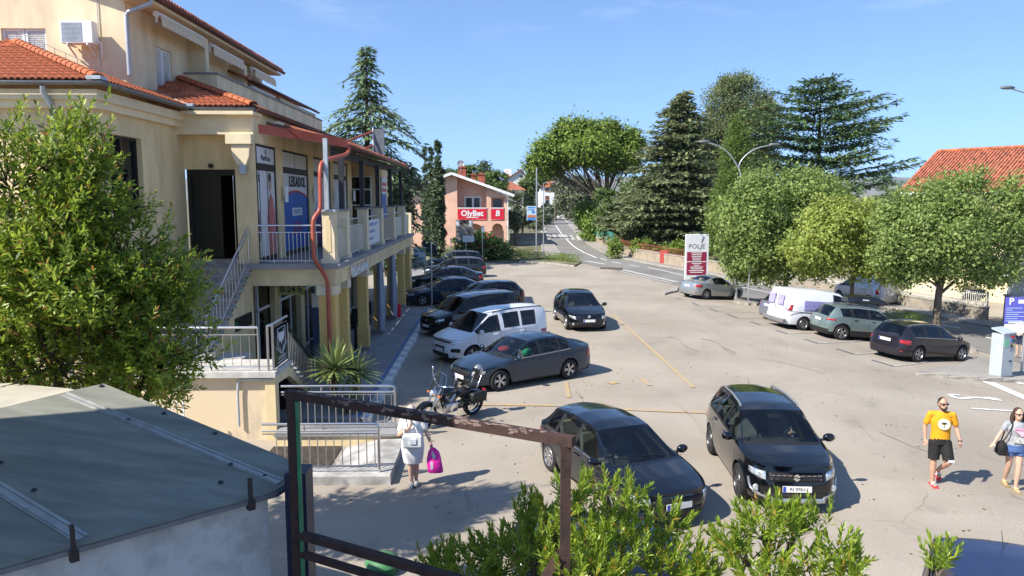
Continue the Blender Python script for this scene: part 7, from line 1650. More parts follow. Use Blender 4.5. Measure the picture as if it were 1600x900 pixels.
for lab,Y,lst,m_ in (('rounded green tree behind the pink house chimneys',150,[(737,268,14,8),(775,285,18,16),(755,280,14,10)],m_bush),('dark pointed tree above the pink house ridge',170,[(757,264,7,10),(757,274,8,8)],m_cypd),('green trees below the white gable house',170,[(820,300,14,16),(835,285,16,12),(822,318,12,12)],m_bush),('pale shrubbery beside the pink house garden',110,[(815,335,16,14),(835,345,14,12),(850,340,10,12)],m_olive),('hedge in front of the far white house',205,[(865,326,14,7),(885,326,12,7),(850,328,8,8),(895,318,8,10)],m_olive),('dark bush at the pink house corner',93,[(805,345,9,14),(800,338,6,8)],m_cypd),('tree line far behind on the left',190,[(700,280,30,12),(735,285,20,10),(650,290,24,14)],m_bush),('tree top left of the umbrella pine',190,[(832,265,10,8),(850,275,12,8)],m_bush)):
    lo=px_lobes(Y,lst,5); cloud_tree('leafy_tree',lab,(lo[0][0][0],Y,0),(lo[0][0][0],Y,lo[0][0][2]),.2,lo,.3*Y/100,m_,clump=.25*Y/100,group='background trees')
def hedge(lab,pts,w,h,mat,name='hedge',n=2200,sz=.12):
    p=resample(PX(pts),40); q=p[RNG.integers(40,size=n)]+np.c_[RNG.normal(size=(n,2))*w*.5,h*RNG.uniform(0.05,1,(n,1))]
    b0=p[20]; t=empty('hedge' if name=='hedge' else name,b0,lab,'hedge'); link('leaves',leaf_mesh('leaves',q-b0,rnd_dir(n)+np.array([0,0,.7]),rnd_dir(n)+np.array([0,0,.6]),sz*RNG.uniform(.7,1.3,n),sz*.5,mat),t)
hedge('low bright green hedge on the island before the road',[(830,406),(870,408),(900,412)],.9,.75,m_hedge)
hedge('low dark hedge left of the bright green hedge',[(780,404),(805,406),(825,404)],1.0,.9,m_bush)
hedge('low green ground shrub between crossover and estate car',[(1385,498),(1415,504),(1442,512)],.5,.65,m_hedge,n=1500,sz=.09)
b_=G(752,406); ol=cloud_tree('oleander_bush','oleander bush with red flowers before the pink house',(b_[0],b_[1],0),aty(752,395,b_[1]),.05,px_lobes(b_[1],[(735,385,22,18),(760,385,22,20),(780,395,16,12),(745,375,16,12)],4.5),.24,m_bush,'shrub',clump=.18)
fl=MB()
for k in range(26):
    q=aty(RNG.uniform(735,775),RNG.uniform(366,388),b_[1]-.9)-np.array([b_[0],b_[1],0]); fl.sph(q,.09,6,4)
fl.build('flowers',M('flower_red',(.6,.04,.06),.7,var=.1),ol)
def palm(lab,u,v_top,v_base,Y):
    base=np.array([aty(u,v_base,Y)[0],Y,0.]); top=aty(u,v_top,Y)-base; t=empty('palm_tree',base,lab,'tree'); MB().tube([(0,0,0),top],[.35,.28],8).build('trunk',m_bark,t,60)
    n=260; a=RNG.uniform(0,6.28,n); e=RNG.uniform(-.5,1.,n); D=np.stack([np.cos(a)*np.cos(e),np.sin(a)*np.cos(e),np.sin(e)],1); link('crown',leaf_mesh('crown',top+D*.2,D,np.tile([0,0,1.],(n,1)),2.3,.28,m_olive),t)
palm('palm tree in front of the far white house',868,296,330,200)
palm('small palm beside the pink house garden wall',806,315,335,120)
# ================================================================ HOUSES
m_pinkw=M('plaster_salmon',(.77,.47,.34),.9,var=.06,scale=.6,bump=.1); m_housew=M('plaster_white',(.74,.73,.70),.9,var=.05,scale=.6); m_yel=M('plaster_yellow',(.72,.62,.38),.9,var=.06,scale=.5)
m_dkglass=M('window_glass_dark',(.03,.035,.04),.1,var=0,spec=.6); m_redban=M('banner_red',(.62,.01,.035),.6,var=.05); m_brick=M('brick_red',(.38,.12,.07),.9,var=.25,scale=6)
ph=empty('pink_house',(-4.5,91,0),'salmon pink two storey house with red balcony banners and arches','house')
def hp(mb,nm,mat,root=ph,parent=None,sm=None):
    o=mb.build(nm,mat,parent or root,sm)
    if parent is None: o.matrix_parent_inverse=Matrix.Translation(-Vector(root.location))
    return o
Yh=91.; xl,xr,xa=-10.7,1.3,-5.3; zl_,zr2,zap=6.75,6.2,8.75
hp(MB().extr([(xl,Yh,0),(-4.7,Yh,0),(-4.7,Yh,8.5),(xa,Yh,zap-.15),(xl,Yh,zl_-.1)],(0,9,0)),'left_wall',m_pinkw)
hp(MB().extr([(-4.69,Yh+1.4,0),(xr,Yh+1.4,0),(xr,Yh+1.4,zr2-.1),(-4.69,Yh+1.4,8.45)],(0,7.6,0)),'rear_wall',m_pinkw)
# gable fascia wall with the loggia openings
for a,b,z0,z1_ in ((-4.69,-4.3,0,4.7),(-1.15,-.6,0,8.0),(.95,1.3,0,6.4)): hp(MB().bb((a,Yh,z0),(b,Yh+.4,min(z1_,6.15 if a>0 else 6.9))),'pillar',m_pinkw)
hp(MB().extr([(-4.69,Yh+.005,6.3),(-1.15,Yh+.005,5.95),(-1.15,Yh+.005,7.0),(-4.69,Yh+.005,8.4)],(0,.35,0)) if False else MB().extr([(-1.14,Yh+.002,5.9),(xr,Yh+.002,5.9),(xr,Yh+.002,6.1),(-1.14,Yh+.002,6.95)],(0,.38,0)),'gable_panel',m_pinkw)
def arch_wall(x0,x1,zt,z0):
    c=(x0+x1)/2; r=(x1-x0)/2-.12; zc_=zt-r-.35; pts=[(x0,Yh+.003,zc_-.2),(x0,Yh+.003,zt),(x1,Yh+.003,zt),(x1,Yh+.003,zc_-.2)]
    arc=[(c+r*math.cos(a),Yh+.003,zc_+r*math.sin(a)) for a in np.linspace(0,math.pi,13)]
    b=MB(); b.extr(pts[:1]+pts[1:3]+[pts[3]]+[(c+r,Yh+.003,zc_-.2)]+arc+[(c-r,Yh+.003,zc_-.2)],(0,.3,0)); hp(b,'arch',m_pinkw)
arch_wall(-4.3,-1.15,3.15,0); arch_wall(-.6,.95,3.15,0)
hp(MB().bb((-4.69,Yh+.31,2.95),(xr,Yh+1.39,3.2)),'balcony_floor',m_pinkw)
for (a,b,txt,sz) in ((-4.65,-1.15,'OlyBet',.95),(-.6,.95,'B',.95)):
    bn=MB().bb((a,Yh-.08,3.25),(b,Yh-.02,4.6)).build('banner',m_redban,ph); bn.matrix_parent_inverse=Matrix.Translation(-Vector(ph.location))
    hp(MB().bb((a,Yh-.1,4.61),(b,Yh-.0,4.72)),'balcony_rail',m_wpaint)
    text_mesh('lettering',txt,sz,m_wpaint,bn,((a+b)/2,Yh-.1,4.0),(math.pi/2,0,0),.004,bold=.03,shear=.15 if txt=='B' else 0)
    if len(txt)>1: hp(MB().bb((a+1.,Yh-.09,3.5),(b-1.,Yh-.081,3.6)),'subtitle',m_wpaint,parent=bn)
    d=MB()
    for k in range(int((b-a)/.17)): d.bb((a+.08+k*.17,Yh-.087,3.3),(a+.12+k*.17,Yh-.0805,3.34)); d.bb((a+.08+k*.17,Yh-.087,4.5),(a+.12+k*.17,Yh-.0805,4.54))
    hp(d,'banner_dots',m_wpaint,parent=bn)
hp(MB().bb((1.31,Yh+.1,3.25),(1.36,Yh+1.3,4.6)),'side_banner',m_redban)
wn=hp(MB().bb((-3.7,Yh+1.3,3.4),(-2.0,Yh+1.36,5.9)),'window',m_dkglass); hp(MB().bb((-3.9,Yh+1.25,5.9),(-1.8,Yh+1.38,6.1)).bb((-3.9,Yh+1.25,3.3),(-3.7,Yh+1.38,5.9)).bb((-2.0,Yh+1.25,3.3),(-1.8,Yh+1.38,5.9)).bb((-2.95,Yh+1.24,3.4),(-2.7,Yh+1.29,5.9)),'frame',m_housew,parent=wn)
wn=hp(MB().bb((-.35,Yh+1.3,3.4),(.7,Yh+1.36,5.7)),'window',m_dkglass)
hp(MB().bb((-3.2,Yh+1.3,.4),(-1.9,Yh+1.36,2.0)),'ground_window',m_housew)
hp(MB().lathe([(0,0),(1.0,0)],(-6.9,Yh-.02,1.4),14,'y',0,math.pi),'red_arch_sign',m_redban)
hp(MB().cyl((1.45,Yh-.1,0),(1.45,Yh-.1,6.0),.06,8),'downpipe',m_wpaint)
rf=MB(); rf.extr([(xl-.9,Yh-.7,zl_-.25),(xa,Yh-.7,zap),(xa,Yh+9.5,zap),(xl-.9,Yh+9.5,zl_-.25)],(0,0,.22)); rf.extr([(xa,Yh-.7,zap),(xr+.9,Yh-.7,zr2-.1),(xr+.9,Yh+9.5,zr2-.1),(xa,Yh+9.5,zap)],(0,0,.22)); rfo=hp(rf,'roof',m_tile2)
fa=MB(); fa.bar((xl-.9,Yh-.75,zl_-.2),(xa,Yh-.75,zap+.05),.12,.32); fa.bar((xa,Yh-.76,zap+.05),(xr+.9,Yh-.76,zr2-.05),.12,.32); hp(fa,'roof_fascia',m_wpaint)
for u,v0,v1_,w_ in ((722,262,272,12),(752,273,285,11),(738,274,282,3),(742,274,282,3)):
    p=aty(u,v0,Yh+3); ww=w_*.08/2; hp(MB().bb((p[0]-ww,Yh+2.6,6.8),(p[0]+ww,Yh+3.4,p[2])).extr([(p[0]-ww-.1,Yh+2.5,p[2]),(p[0]+ww+.1,Yh+2.5,p[2]),(p[0],Yh+2.5,p[2]+.3)],(0,1.,0)),'chimney',m_brick)
dsh=aty(720,256,Yh+2.5); hp(MB().lathe([(0,.12),(.25,.08),(.45,0)],(dsh[0],dsh[1],dsh[2]),12,'y'),'satellite_dish',m_pipe); hp(MB().tube([(dsh[0],dsh[1],dsh[2]-1),(dsh[0],dsh[1],dsh[2]+.3),(dsh[0]+1.2,dsh[1],dsh[2]+.32)],.03,5),'antenna',m_pipe)
sd_=empty('garden_terrace',(4,97,0),'low stepped garden wall and dark hedge strip right of the pink house','garden wall')
for k in range(3): MB().bb((-2.2,-3+k*2,0),(2.6,-2.8+k*2,.5+k*.4)).build('step_wall',m_kerb,sd_)
def house(name,lab,Y,ul,ur,v_eave,v_base,v_ridge,wallm,roofm,wins=(),depth=9,gable=False,apex=None):
    a=aty(ul,v_eave,Y);b=aty(ur,v_eave,Y); z0=-.5; r=aty((ul+ur)/2,v_ridge,Y+depth/2)[2]; h=empty(name,((a[0]+b[0])/2,Y,0),lab,'house','houses beyond the car park')
    hp(MB().bb((a[0],Y,z0),(b[0],Y+depth,a[2])),'wall',wallm,h); o=.6
    R_=MB()
    if gable:
        m=(a[0]+b[0])/2 if apex is None else aty(apex,v_ridge,Y)[0]; R_.extr([(a[0]-o,Y-o,a[2]-.2),(m,Y-o,r),(m,Y+depth,r),(a[0]-o,Y+depth,a[2]-.2)],(0,0,.25)); R_.extr([(m,Y-o,r),(b[0]+o,Y-o,a[2]-.2),(b[0]+o,Y+depth,a[2]-.2),(m,Y+depth,r)],(0,0,.25)); hp(MB().extr([(a[0],Y,a[2]),(b[0],Y,a[2]),(m,Y,r)],(0,.3,0)),'gable',wallm,h)
    else:
        i=min(depth/2,(b[0]-a[0])/2-.3); V_=[(a[0]-o,Y-o,a[2]),(b[0]+o,Y-o,a[2]),(b[0]+o,Y+depth+o,a[2]),(a[0]-o,Y+depth+o,a[2]),(a[0]+i,Y+depth/2,r),(b[0]-i,Y+depth/2,r)]; R_.add(V_,[(0,1,5,4),(1,2,5),(2,3,4,5),(3,0,4),(3,2,1,0)])
    hp(R_,'roof',roofm,h)
    for (u0,v0,u1,v1_,mm) in wins:
        p=aty(u0,v0,Y);q=aty(u1,v1_,Y); w=hp(MB().bb((p[0],Y-.06,q[2]),(q[0],Y-.001,p[2])),'window',mm,h); hp(MB().bb((p[0]-.1,Y-.1,q[2]-.12),(q[0]+.1,Y-.061,q[2])),'sill',m_kerb,h)
    return h
m_shut=M('shutter_brown',(.16,.06,.04),.7,var=.1)
house('white_house','white house with red roof at the end of the road',230,844,882,292,335,281,m_housew,m_tile,[(852,294,858,299,m_shut),(852,306,858,312,m_shut),(868,306,874,312,m_shut),(852,313,858,317,m_dkglass)])
house('white_house','white gable house with brown roof above the trees',200,790,822,282,335,266,m_housew,m_tile2,[(812,274,816,277,m_dkglass)],gable=True,apex=815)
house('white_house','low house with red hipped roof behind the pink house',165,778,818,297,330,284,m_housew,m_tile2)
hp(MB().bb((aty(788,276,205)[0],205,8),(aty(799,264,205)[0],208,aty(799,264,205)[2])),'roof_block',m_housew,[o for o in bpy.data.objects if o.name=='white_house.001'][0])
wh=house('white_house','white house glimpsed through the trees behind the red fence',88,1008,1116,328,395,300,m_housew,m_tile2,[(1022,350,1032,372,m_dkglass),(1060,350,1072,385,m_dkglass)])
# right-hand house with the big red roof
rh=empty('red_roof_house',(38,48,0),'pale yellow house with a large ribbed red roof on the right','house')
q1=aty(1465,238,56); r_d=np.array([.53,-.85,0]); dn_=np.array([-.85,-.53,0]); R0=q1.copy(); E0_=R0+dn_*4.8; E0_[2]=aty(1409,301,E0_[1])[2]; drop=R0[2]-E0_[2]; RL=19.
R_=MB(); B0=R0-dn_*5.2; B0[2]=E0_[2]-.2; R_.add([E0_,E0_+r_d*RL,R0+r_d*RL,R0,B0,B0+r_d*RL],[(0,1,2,3),(3,2,5,4),(0,3,4)]); hp(R_,'roof',m_tile2,rh)
rb_=MB(); slp=unit(E0_-R0); upn=np.cross(r_d,slp); upn=upn if upn[2]>0 else -upn
for k in range(int(RL/.23)):
    o_=r_d*(.05+k*.23)+upn*.04; rb_.bar(R0+o_,E0_+o_,.1,.08,up=upn)
tag(hp(rb_,'roof_ribs',m_tile2,rh),kind='stuff')
hp(MB().tube([R0+(0,0,.08),R0+r_d*RL+(0,0,.08)],.13,8),'ridge_cap',m_tile,rh); hp(MB().bar(R0+(0,0,.03),E0_+(0,0,.03),.22,.1),'verge',m_tile,rh)
hp(MB().bar(E0_+dn_*.05+(0,0,-.06),E0_+r_d*RL+dn_*.05+(0,0,-.06),.16,.16),'gutter',m_wpaint,rh); hp(MB().bar(E0_-dn_*.02-r_d*.1+(0,0,-.16),E0_-dn_*.9-r_d*.1+(0,0,-.16),.3,.2),'eave_box',m_wpaint,rh)
W0=E0_-dn_*.6+r_d*.4; W1=E0_+r_d*(RL-.4)-dn_*.6; W2=W1-dn_*8; W3=W0-dn_*8
hp(MB().prism([tuple(p[:2]) for p in (W0,W1,W2,W3)],-1.5,E0_[2]-.15),'wall',m_yel,rh)
hp(MB().extr([W0+(0,0,E0_[2]-W0[2]-.15),R0+r_d*.4+(0,0,-.12),B0+r_d*.4+(0,0,-.1)],r_d*.2),'gable_wall',m_housew,rh)
for k in (3.,7.,11.):
    c_=W0+r_d*k+dn_*.03; w=hp(MB().box((c_[0],c_[1],1.6),(1.3,.08,1.5),rz=math.atan2(r_d[1],r_d[0])),'window',m_dkglass,rh); hp(MB().box((c_[0],c_[1],.8),(1.5,.2,.08),rz=math.atan2(r_d[1],r_d[0])),'sill',m_wpaint,rh)
p=aty(1597,356,47); q=aty(1650,392,47); hp(MB().bb((p[0],46.9,q[2]),(q[0],47,p[2])),'advert_board',M('board_mauve',(.09,.075,.1),.6,var=.1),rh); q2=aty(1650,408,47); hp(MB().bb((p[0]-.1,46.9,q2[2]),(q[0],47,q[2]-.02)),'advert_board_green',M('board_green',(.01,.3,.18),.6,var=.1),rh)
hp(MB().bb((p[0]-.05,47.05,-1),(p[0]+.1,47.2,p[2])),'board_post',m_zinc,rh)
gp_=aty(1588,408,40); gk=empty('small_shelter',(gp_[0]+1.3,40,float(gz(gp_[0],40))),'small dark roofed shelter at the right edge by the yard','shelter'); zt2=gp_[2]-gk.location[2]
MB().extr([(-1.6,-1,zt2-.35),(0,-1,zt2+.3),(1.6,-1,zt2-.35),(1.6,-1,zt2-.5),(0,-1,zt2+.12),(-1.6,-1,zt2-.5)],(0,2.4,0)).build('roof',m_zinc,gk); MB().bb((-1.0,-.8,0),(-.9,-.7,zt2-.25)).build('post',m_pipe,gk); MB().bb((-.85,-.6,0),(1.3,1.2,zt2-.45)).build('booth',m_pwhite,gk)
# ================================================================ ROAD WALL AND FENCES
m_wallst=M('rubble_wall',(.40,.32,.22),.95,col2=(.27,.23,.18),scale=2.2,var=.1,bump=.6,bscale=9)
m_wallc=M('wall_concrete_old',(.34,.29,.23),.95,col2=(.22,.2,.17),scale=1.1,var=.1,bump=.4,bscale=12)
wp_=offs(road_far,1.3,140)
def nearest_u(u): 
    best=None
    for i,p in enumerate(wp_):
        d=p-_C; w=d@_FW
        if w<=0: continue
        uu=800+F*(d@_R)/w
        if best is None or abs(uu-u)<best[0]: best=(abs(uu-u),i)
    return best[1]
def wall_run(name,lab,u0,u1,h,mat,th=.35,coping=True,pillars=False):
    i0,i1=sorted((nearest_u(u0),nearest_u(u1))); P=wp_[i0:i1+1]; o=P[len(P)//2].copy(); o[2]=float(gz(o[0],o[1])); r=empty(name,o,lab,'wall')
    t=np.gradient(P[:,:2],axis=0); t/=np.linalg.norm(t,axis=1)[:,None]; nn=np.c_[-t[:,1],t[:,0]]
    rows=[];cap_=[]
    for p,k in zip(P,nn):
        z=float(gz(p[0],p[1])); a=(p[0]-o[0],p[1]-o[1]); b=(a[0]+k[0]*th,a[1]+k[1]*th); z-=o[2]
        rows.append([(a[0],a[1],z-.1),(a[0],a[1],z+h),(b[0],b[1],z+h),(b[0],b[1],z-.1)])
        c0=(a[0]-k[0]*.04,a[1]-k[1]*.04);c1=(b[0]+k[0]*.04,b[1]+k[1]*.04); cap_.append([(c0[0],c0[1],z+h+.001),(c0[0],c0[1],z+h+.07),(c1[0],c1[1],z+h+.07),(c1[0],c1[1],z+h+.001)])
    for nm,rr,mm in (('wall_body',rows,mat),('coping',cap_,m_kerb))[:2 if coping else 1]:
        b=MB(); b.grid(rr); b.f+= [(0,1,2,3),tuple((len(rr)-1)*4+k for k in (3,2,1,0))]; b.mi+=[0,0]; fixn(b.build(nm,mm,r))
    return r,P,nn,o
wall_run('road_wall','rough stone road wall from the bamboo to the red gate',906,1034,.95,m_wallst)
wall_run('road_wall','stone wall between the red gate and the maroon sign',1044,1150,.95,m_wallst)
wall_run('road_wall','old concrete wall below the white picket fence',1152,1558,.75,m_wallc)
def fence(name,lab,u0,u1,z0,h,mat,gap,rw=.02,post=2.4,spike=True):
    i0,i1=sorted((nearest_u(u0),nearest_u(u1))); P=resample(wp_[i0:i1+1],60); o=P[30].copy(); o[2]=float(gz(o[0],o[1])); r=empty(name,o,lab,'fence')
    t=np.gradient(P[:,:2],axis=0); t/=np.linalg.norm(t,axis=1)[:,None]; Q=P.copy(); Q[:,0]-=t[:,1]*.17; Q[:,1]+=t[:,0]*.17
    for k in range(len(Q)): Q[k,2]=float(gz(Q[k,0],Q[k,1]))+z0
    Q=Q-o
    for f in (.12,.8): MB().tube([q+(0,0,h*f) for q in Q],rw,5).build('rail',mat,r,60)
    Lt=np.linalg.norm(np.diff(Q[:,:2],axis=0),axis=1).sum(); n=min(295,int(Lt/gap)); S_=resample(Q,n)
    b=MB(); b.bb((-.018,-.012,0),(.018,.012,h*.93)); 
    if spike: b.add([(-.018,-.012,h*.93),(.018,-.012,h*.93),(.018,.012,h*.93),(-.018,.012,h*.93),(0,0,h)],[(0,1,4),(1,2,4),(2,3,4),(3,0,4)])
    me=b.mesh('picket',mat); d=np.gradient(S_[:,:2],axis=0)
    for k in range(n): link('picket',me,r,S_[k],(0,0,math.atan2(d[k][1],d[k][0])))
    m_=max(2,int(Lt/post)); T_=resample(Q,m_); pm_=MB().bb((-.04,-.04,-.05),(.04,.04,h*1.02)).mesh('post',mat)
    for q in T_: link('post',pm_,r,q)
m_fw=M('fence_white',(.62,.61,.56),.7,var=.12,scale=6); m_fr=M('fence_red_brown',(.26,.07,.045),.7,var=.15); m_fg=M('fence_green_mesh',(.05,.22,.17),.7,var=.15)
fence('picket_fence','white metal picket fence on the old concrete wall',1270,1554,.82,.8,m_fw,.13)
fence('picket_fence','grey metal fence on the wall behind the round street tree',1152,1268,.82,.75,m_zinc,.2)
fence('metal_fence','red brown metal fence on the stone wall',965,1034,1.0,.65,m_fr,.22)
fence('metal_fence','red brown metal fence right of the red gate',1046,1100,1.0,.65,m_fr,.2)
i=nearest_u(1039); p=wp_[i]; z=float(gz(p[0],p[1])); tag(MB().box((p[0],p[1]+.1,z+.65),(.8,.08,1.3),rz=-.5,ch=.02).build('red_gate',M('gate_red',(.42,.06,.05),.6,var=.1)),'small red metal gate in the stone road wall','gate')
i0,i1=nearest_u(906),nearest_u(962)
i0,i1=sorted((i0,i1)); P=resample(wp_[i0:i1],14); P[:,2]=1.0; b=MB(); b.grid([[(p[0],p[1]+.2,p[2]),(p[0],p[1]+.2,p[2]+1.1)] for p in P]); tag(b.build('mesh_fence',m_fg),'green mesh fence on the stone wall by the bamboo','fence')
p=wp_[nearest_u(1566)]; z=float(gz(p[0],p[1])); gpst=empty('gate_pillar',(p[0],p[1],z),'beige stone gate pillar at the end of the picket fence','pillar'); MB().bb((-.35,-.3,-.1),(.35,.3,1.62),ch=.02).build('shaft',m_wallst,gpst); MB().bb((-.4,-.35,1.62),(.4,.35,1.72)).build('cap',m_kerb,gpst)
# low fence posts along the far pavement
for k,(u,v) in enumerate(((868,345),(880,352),(889,360),(898,366))): p=G(u+8,v); MB()
# ================================================================ STREET FURNITURE
m_galv=M('galvanised',(.50,.51,.52),.45,.7,var=.08)
def lamp(lab,base,ztop,arms,r=.072,name='street_lamp'):
    base=np.array(base,float); l=empty(name,base,lab,'street lamp'); MB().tube([(0,0,0),(0,0,ztop*.5),(0,0,ztop)],[r,r*.8,r*.6],10).build('pole',m_galv,l,60); MB().cyl((0,0,0),(0,0,.25),r*1.8,10).build('base',m_galv,l,60)
    for pts in arms:
        MB().tube(roundpath([(0,0,ztop-.05)]+pts,2),r*.5,8).build('arm',m_galv,l,60); a=np.array(pts[-1]);d=unit(a-np.array(pts[-2])); h_=MB(); h_.sph(a+d*.25,(.36,.13,.09),10,6); h_.build('lamp_head',m_zinc,l,60)
b_=G(1150,470); zt3=lambda u,v:aty(u,v,b_[1])-np.array([b_[0],b_[1],b_[2]])
zt4=zt3(1152,270)[2]
lamp('twin armed galvanised street lamp behind the silver coupe',b_,zt4,[[tuple(zt3(1150,255)),tuple(zt3(1140,240)),tuple(zt3(1125,228)),tuple(zt3(1106,223))],[tuple(zt3(1153,258)),tuple(zt3(1165,242)),tuple(zt3(1182,231)),tuple(zt3(1204,227))]])
q=aty(1572,139,34); bx_=q[0]+2.6; lamp('street lamp whose head reaches in at the right edge',(bx_,34,float(gz(bx_,34))),q[2]-.9+1.0,[[(-.6,0,q[2]+.2),(-1.2,0,q[2]+.75),(-2.3,0,q[2]+1.05)]])
for u,v0,vb,Y in ((849,287,398,80),):
    bb_=np.array([aty(u,vb,Y)[0],Y,.1]); zt5=aty(u,v0,Y)[2]; lamp('slim grey street lamp at the road junction',bb_,zt5,[[(.3,0,zt5),(.9,0,zt5+.02)]],.06)
def pole_sign(name,lab,u,vb,vt,panels,r=.04,cat='sign',Y=None):
    b=G(u,vb); Y=b[1]; o=empty(name,b,lab,cat); MB().cyl((0,0,-.1),(0,0,aty(u,vt,Y)[2]-b[2]),r,8).build('pole',m_galv,o,60)
    for (u0,v0,u1,v1_,mm,dy) in panels:
        p=aty(u0,v0,Y)-b;q=aty(u1,v1_,Y)-b; MB().bb((p[0],-.06+dy,q[2]),(q[0],-.03+dy,p[2])).build('panel',mm,o)
    return o
m_sky=M('sign_pale_blue',(.45,.6,.7),.6,var=.03); m_sblue=M('sign_blue',(.05,.22,.55),.5,var=0); m_viol=M('sign_violet_blue',(.12,.12,.52),.55,var=.05); m_maroon=M('sign_maroon',(.24,.005,.045),.5,var=.05)
s=pole_sign('advert_sign','tall pole with a pale blue advertising sign by the junction',838,400,262,[(823,322,837.5,344,m_sky,0),(824,340,836.5,344,m_sblue,-.02),(824,336,836.5,339.5,m_orange,-.02),(831,329,835,333,m_sblue,-.02),(824.5,323.5,836,325,m_sblue,-.02),(825,327,834,328.2,m_sblue,-.02)],.07)
pole_sign('notice_board','tall notice board with dark photo poster in front of the pink house',718,407,343,[(712,344,739,378,M('poster_photo',(.13,.11,.1),.6,col2=(.3,.27,.24),scale=2.5,var=.1),0),(712.5,345,718,354,m_pwhite,-.02),(733,345,738.5,354,m_pwhite,-.02),(718,344,733,349,M('poster_dark',(.04,.035,.035),.7,var=0),-.02)])
pole_sign('notice_board','small white notice board beside the photo poster board',728,408,368,[(723,368,741,378,m_pwhite,-.12)])
pole_sign('street_sign','thin pole with a small grey sign beside the oleander',754,408,353,[(752.5,353,757,363,m_pipe,0)])
pole_sign('street_sign','bare thin pole left of the notice boards',705,408,372,[(703.5,372,706,376,m_pipe,0)],.035)
pole_sign('street_sign','thin pole beside the silver coupe front bumper',1169,477,415,[(1168.5,415,1170,418,m_pipe,0)],.04)
pole_sign('steel_pole','slim steel pole standing by the taxi front wheel',675,486,377,[],.035,'pole')
s=pole_sign('dark_sign_board','back of a large dark sign board before the cypresses',672,412,376,[(660,376,684,400,M('sign_back_navy',(.012,.014,.03),.5,var=0),-.06)])
af=empty('sandwich_board',G(656,414),'white sandwich board with blue print on the arcade pavement','sign'); MB().bar((-.0,-.25,0),(0,0,1.55),1.05,.03,up=(0,1,0)).build('front_panel',m_pwhite,af); MB().bar((0,.3,0),(0,.03,1.55),1.05,.03,up=(0,1,0)).build('rear_panel',m_pwhite,af)
for k,(x,z,w) in enumerate(((-.3,1.2,.3),(.2,1.2,.3),(-.25,.85,.35),(.15,.6,.4))): MB().bb((x-w/2,-.30+z*.16,z-.06),(x+w/2,-.27+z*.16,z+.06)).build('print_mark',m_sblue,af)
# maroon totem
b_=G(1086,447); tt=empty('totem_sign',b_,'tall white and maroon shopping sign behind the silver coupe','sign'); cv=lambda u,v:aty(u,v,b_[1])-b_
p=cv(1071.5,366);q=cv(1105,440)
MB().bb((p[0],-.12,0),(q[0],.12,p[2]),ch=.02).build('panel',m_pwhite,tt); p2=cv(1073,393.5);q2=cv(1102,429); MB().bb((p2[0],-.14,q2[2]),(q2[0],-.121,p2[2])).build('maroon_field',m_maroon,tt)
text_mesh('lettering','POLJE',.46,m_zinc,tt,tuple(cv(1088,385)+np.array([0,-.13,0])),(math.pi/2,0,0),.002); text_mesh('lettering','OPATIJA',.2,m_zinc,tt,tuple(cv(1089,391)+np.array([0,-.13,0])),(math.pi/2,0,0),.002) if False else None
for k in range(12):
    z=cv(1088,395.5+k*2.75)[2]; 
    MB().bb((p2[0]+.03,-.146,z-.016),(q2[0]-.03,-.1405,z-.006)).build('rule_line',m_ppink,tt)
    w=[.75,.7,.7,.6,.6,1.45,.7,.4,.9,.8,1.1,.9][k]; xm=(p2[0]+q2[0])/2; MB().bb((xm-w/2,-.150,z+.0),(xm+w/2,-.1465,z+.055)).build('print_line',m_pwhite,tt)
MB().bb((p[0]-.2,-.3,0),(q[0]+.2,.3,.2)).build('plinth',m_kerb,tt); MB().tube([(.2,0,p[2]),(.2,-.3,p[2]+.15),(-.3,-.5,p[2]+.16)],.03,6).build('top_lamp',m_zinc,tt)
# ticket machine and parking sign
b_=G(1564,592); b_[2]+=.13; tm=empty('ticket_machine',b_,'pale grey parking ticket machine on the traffic island','ticket machine'); m_mach=M('machine_grey',(.44,.49,.51),.45,.1,var=.04); m_mach2=M('machine_side',(.28,.32,.36),.45,.1,var=.04)
tm.rotation_euler=(0,0,math.radians(22)); tm.scale=(.93,.93,.98)
MB().bb((-.36,-.22,0),(.30,.26,1.6),ch=.02).build('cabinet',m_mach,tm); MB().extr([(-.38,-.25,1.601),(.32,-.25,1.601),(.32,.28,1.75),(-.38,.28,1.75)],(0,0,.05)).build('top',m_mach,tm)
MB().bb((.0,-.235,1.0),(.29,-.221,1.58)).build('front_panel',m_mach2,tm)
for x,z,w,h_,mm in ((.06,1.45,.2,.08,m_redban),(.03,1.3,.1,.1,m_sblue),(.17,1.28,.08,.12,m_ink),(.05,1.12,.12,.08,m_ink),(.2,1.12,.06,.1,M('machine_yellow',(.6,.5,.1),.5,var=0))): MB().bb((x,-.245,z),(x+w,-.2355,z+h_)).build('control',mm,tm)
m_mgreen=M('machine_green',(.2,.62,.35),.5,var=0)
for k in range(3): MB().bb((-.30,-.232,1.35-k*.1),(-.06,-.2205,1.42-k*.1)).build('green_mark',m_mgreen,tm)
MB().bb((.05,-.24,.55),(.2,-.2205,.6)).build('coin_return',m_ink,tm); MB().bb((-.4,-.28,-.02),(.34,.3,.03)).build('base_plate',m_zinc,tm)
b2=G(1592,586); b2[2]+=.13; pp=empty('parking_sign',b2,'violet blue parking sign with a white P above the ticket machine','sign'); cv=lambda u,v:aty(u,v,b2[1])-b2
MB().cyl((.1,.02,-.1),(.1,.02,cv(1590,440)[2]),.045,8).build('pole',m_galv,pp,60)
p=cv(1571,464);q=cv(1615,505); sgn_=MB().bb((p[0],-.05,q[2]),(q[0],-.02,p[2])).build('panel',m_viol,pp); p2=cv(1569,506);q2=cv(1615,519.5); MB().bb((p2[0],-.05,q2[2]),(q2[0],-.02,p2[2])).build('lower_panel',m_wpaint,pp)
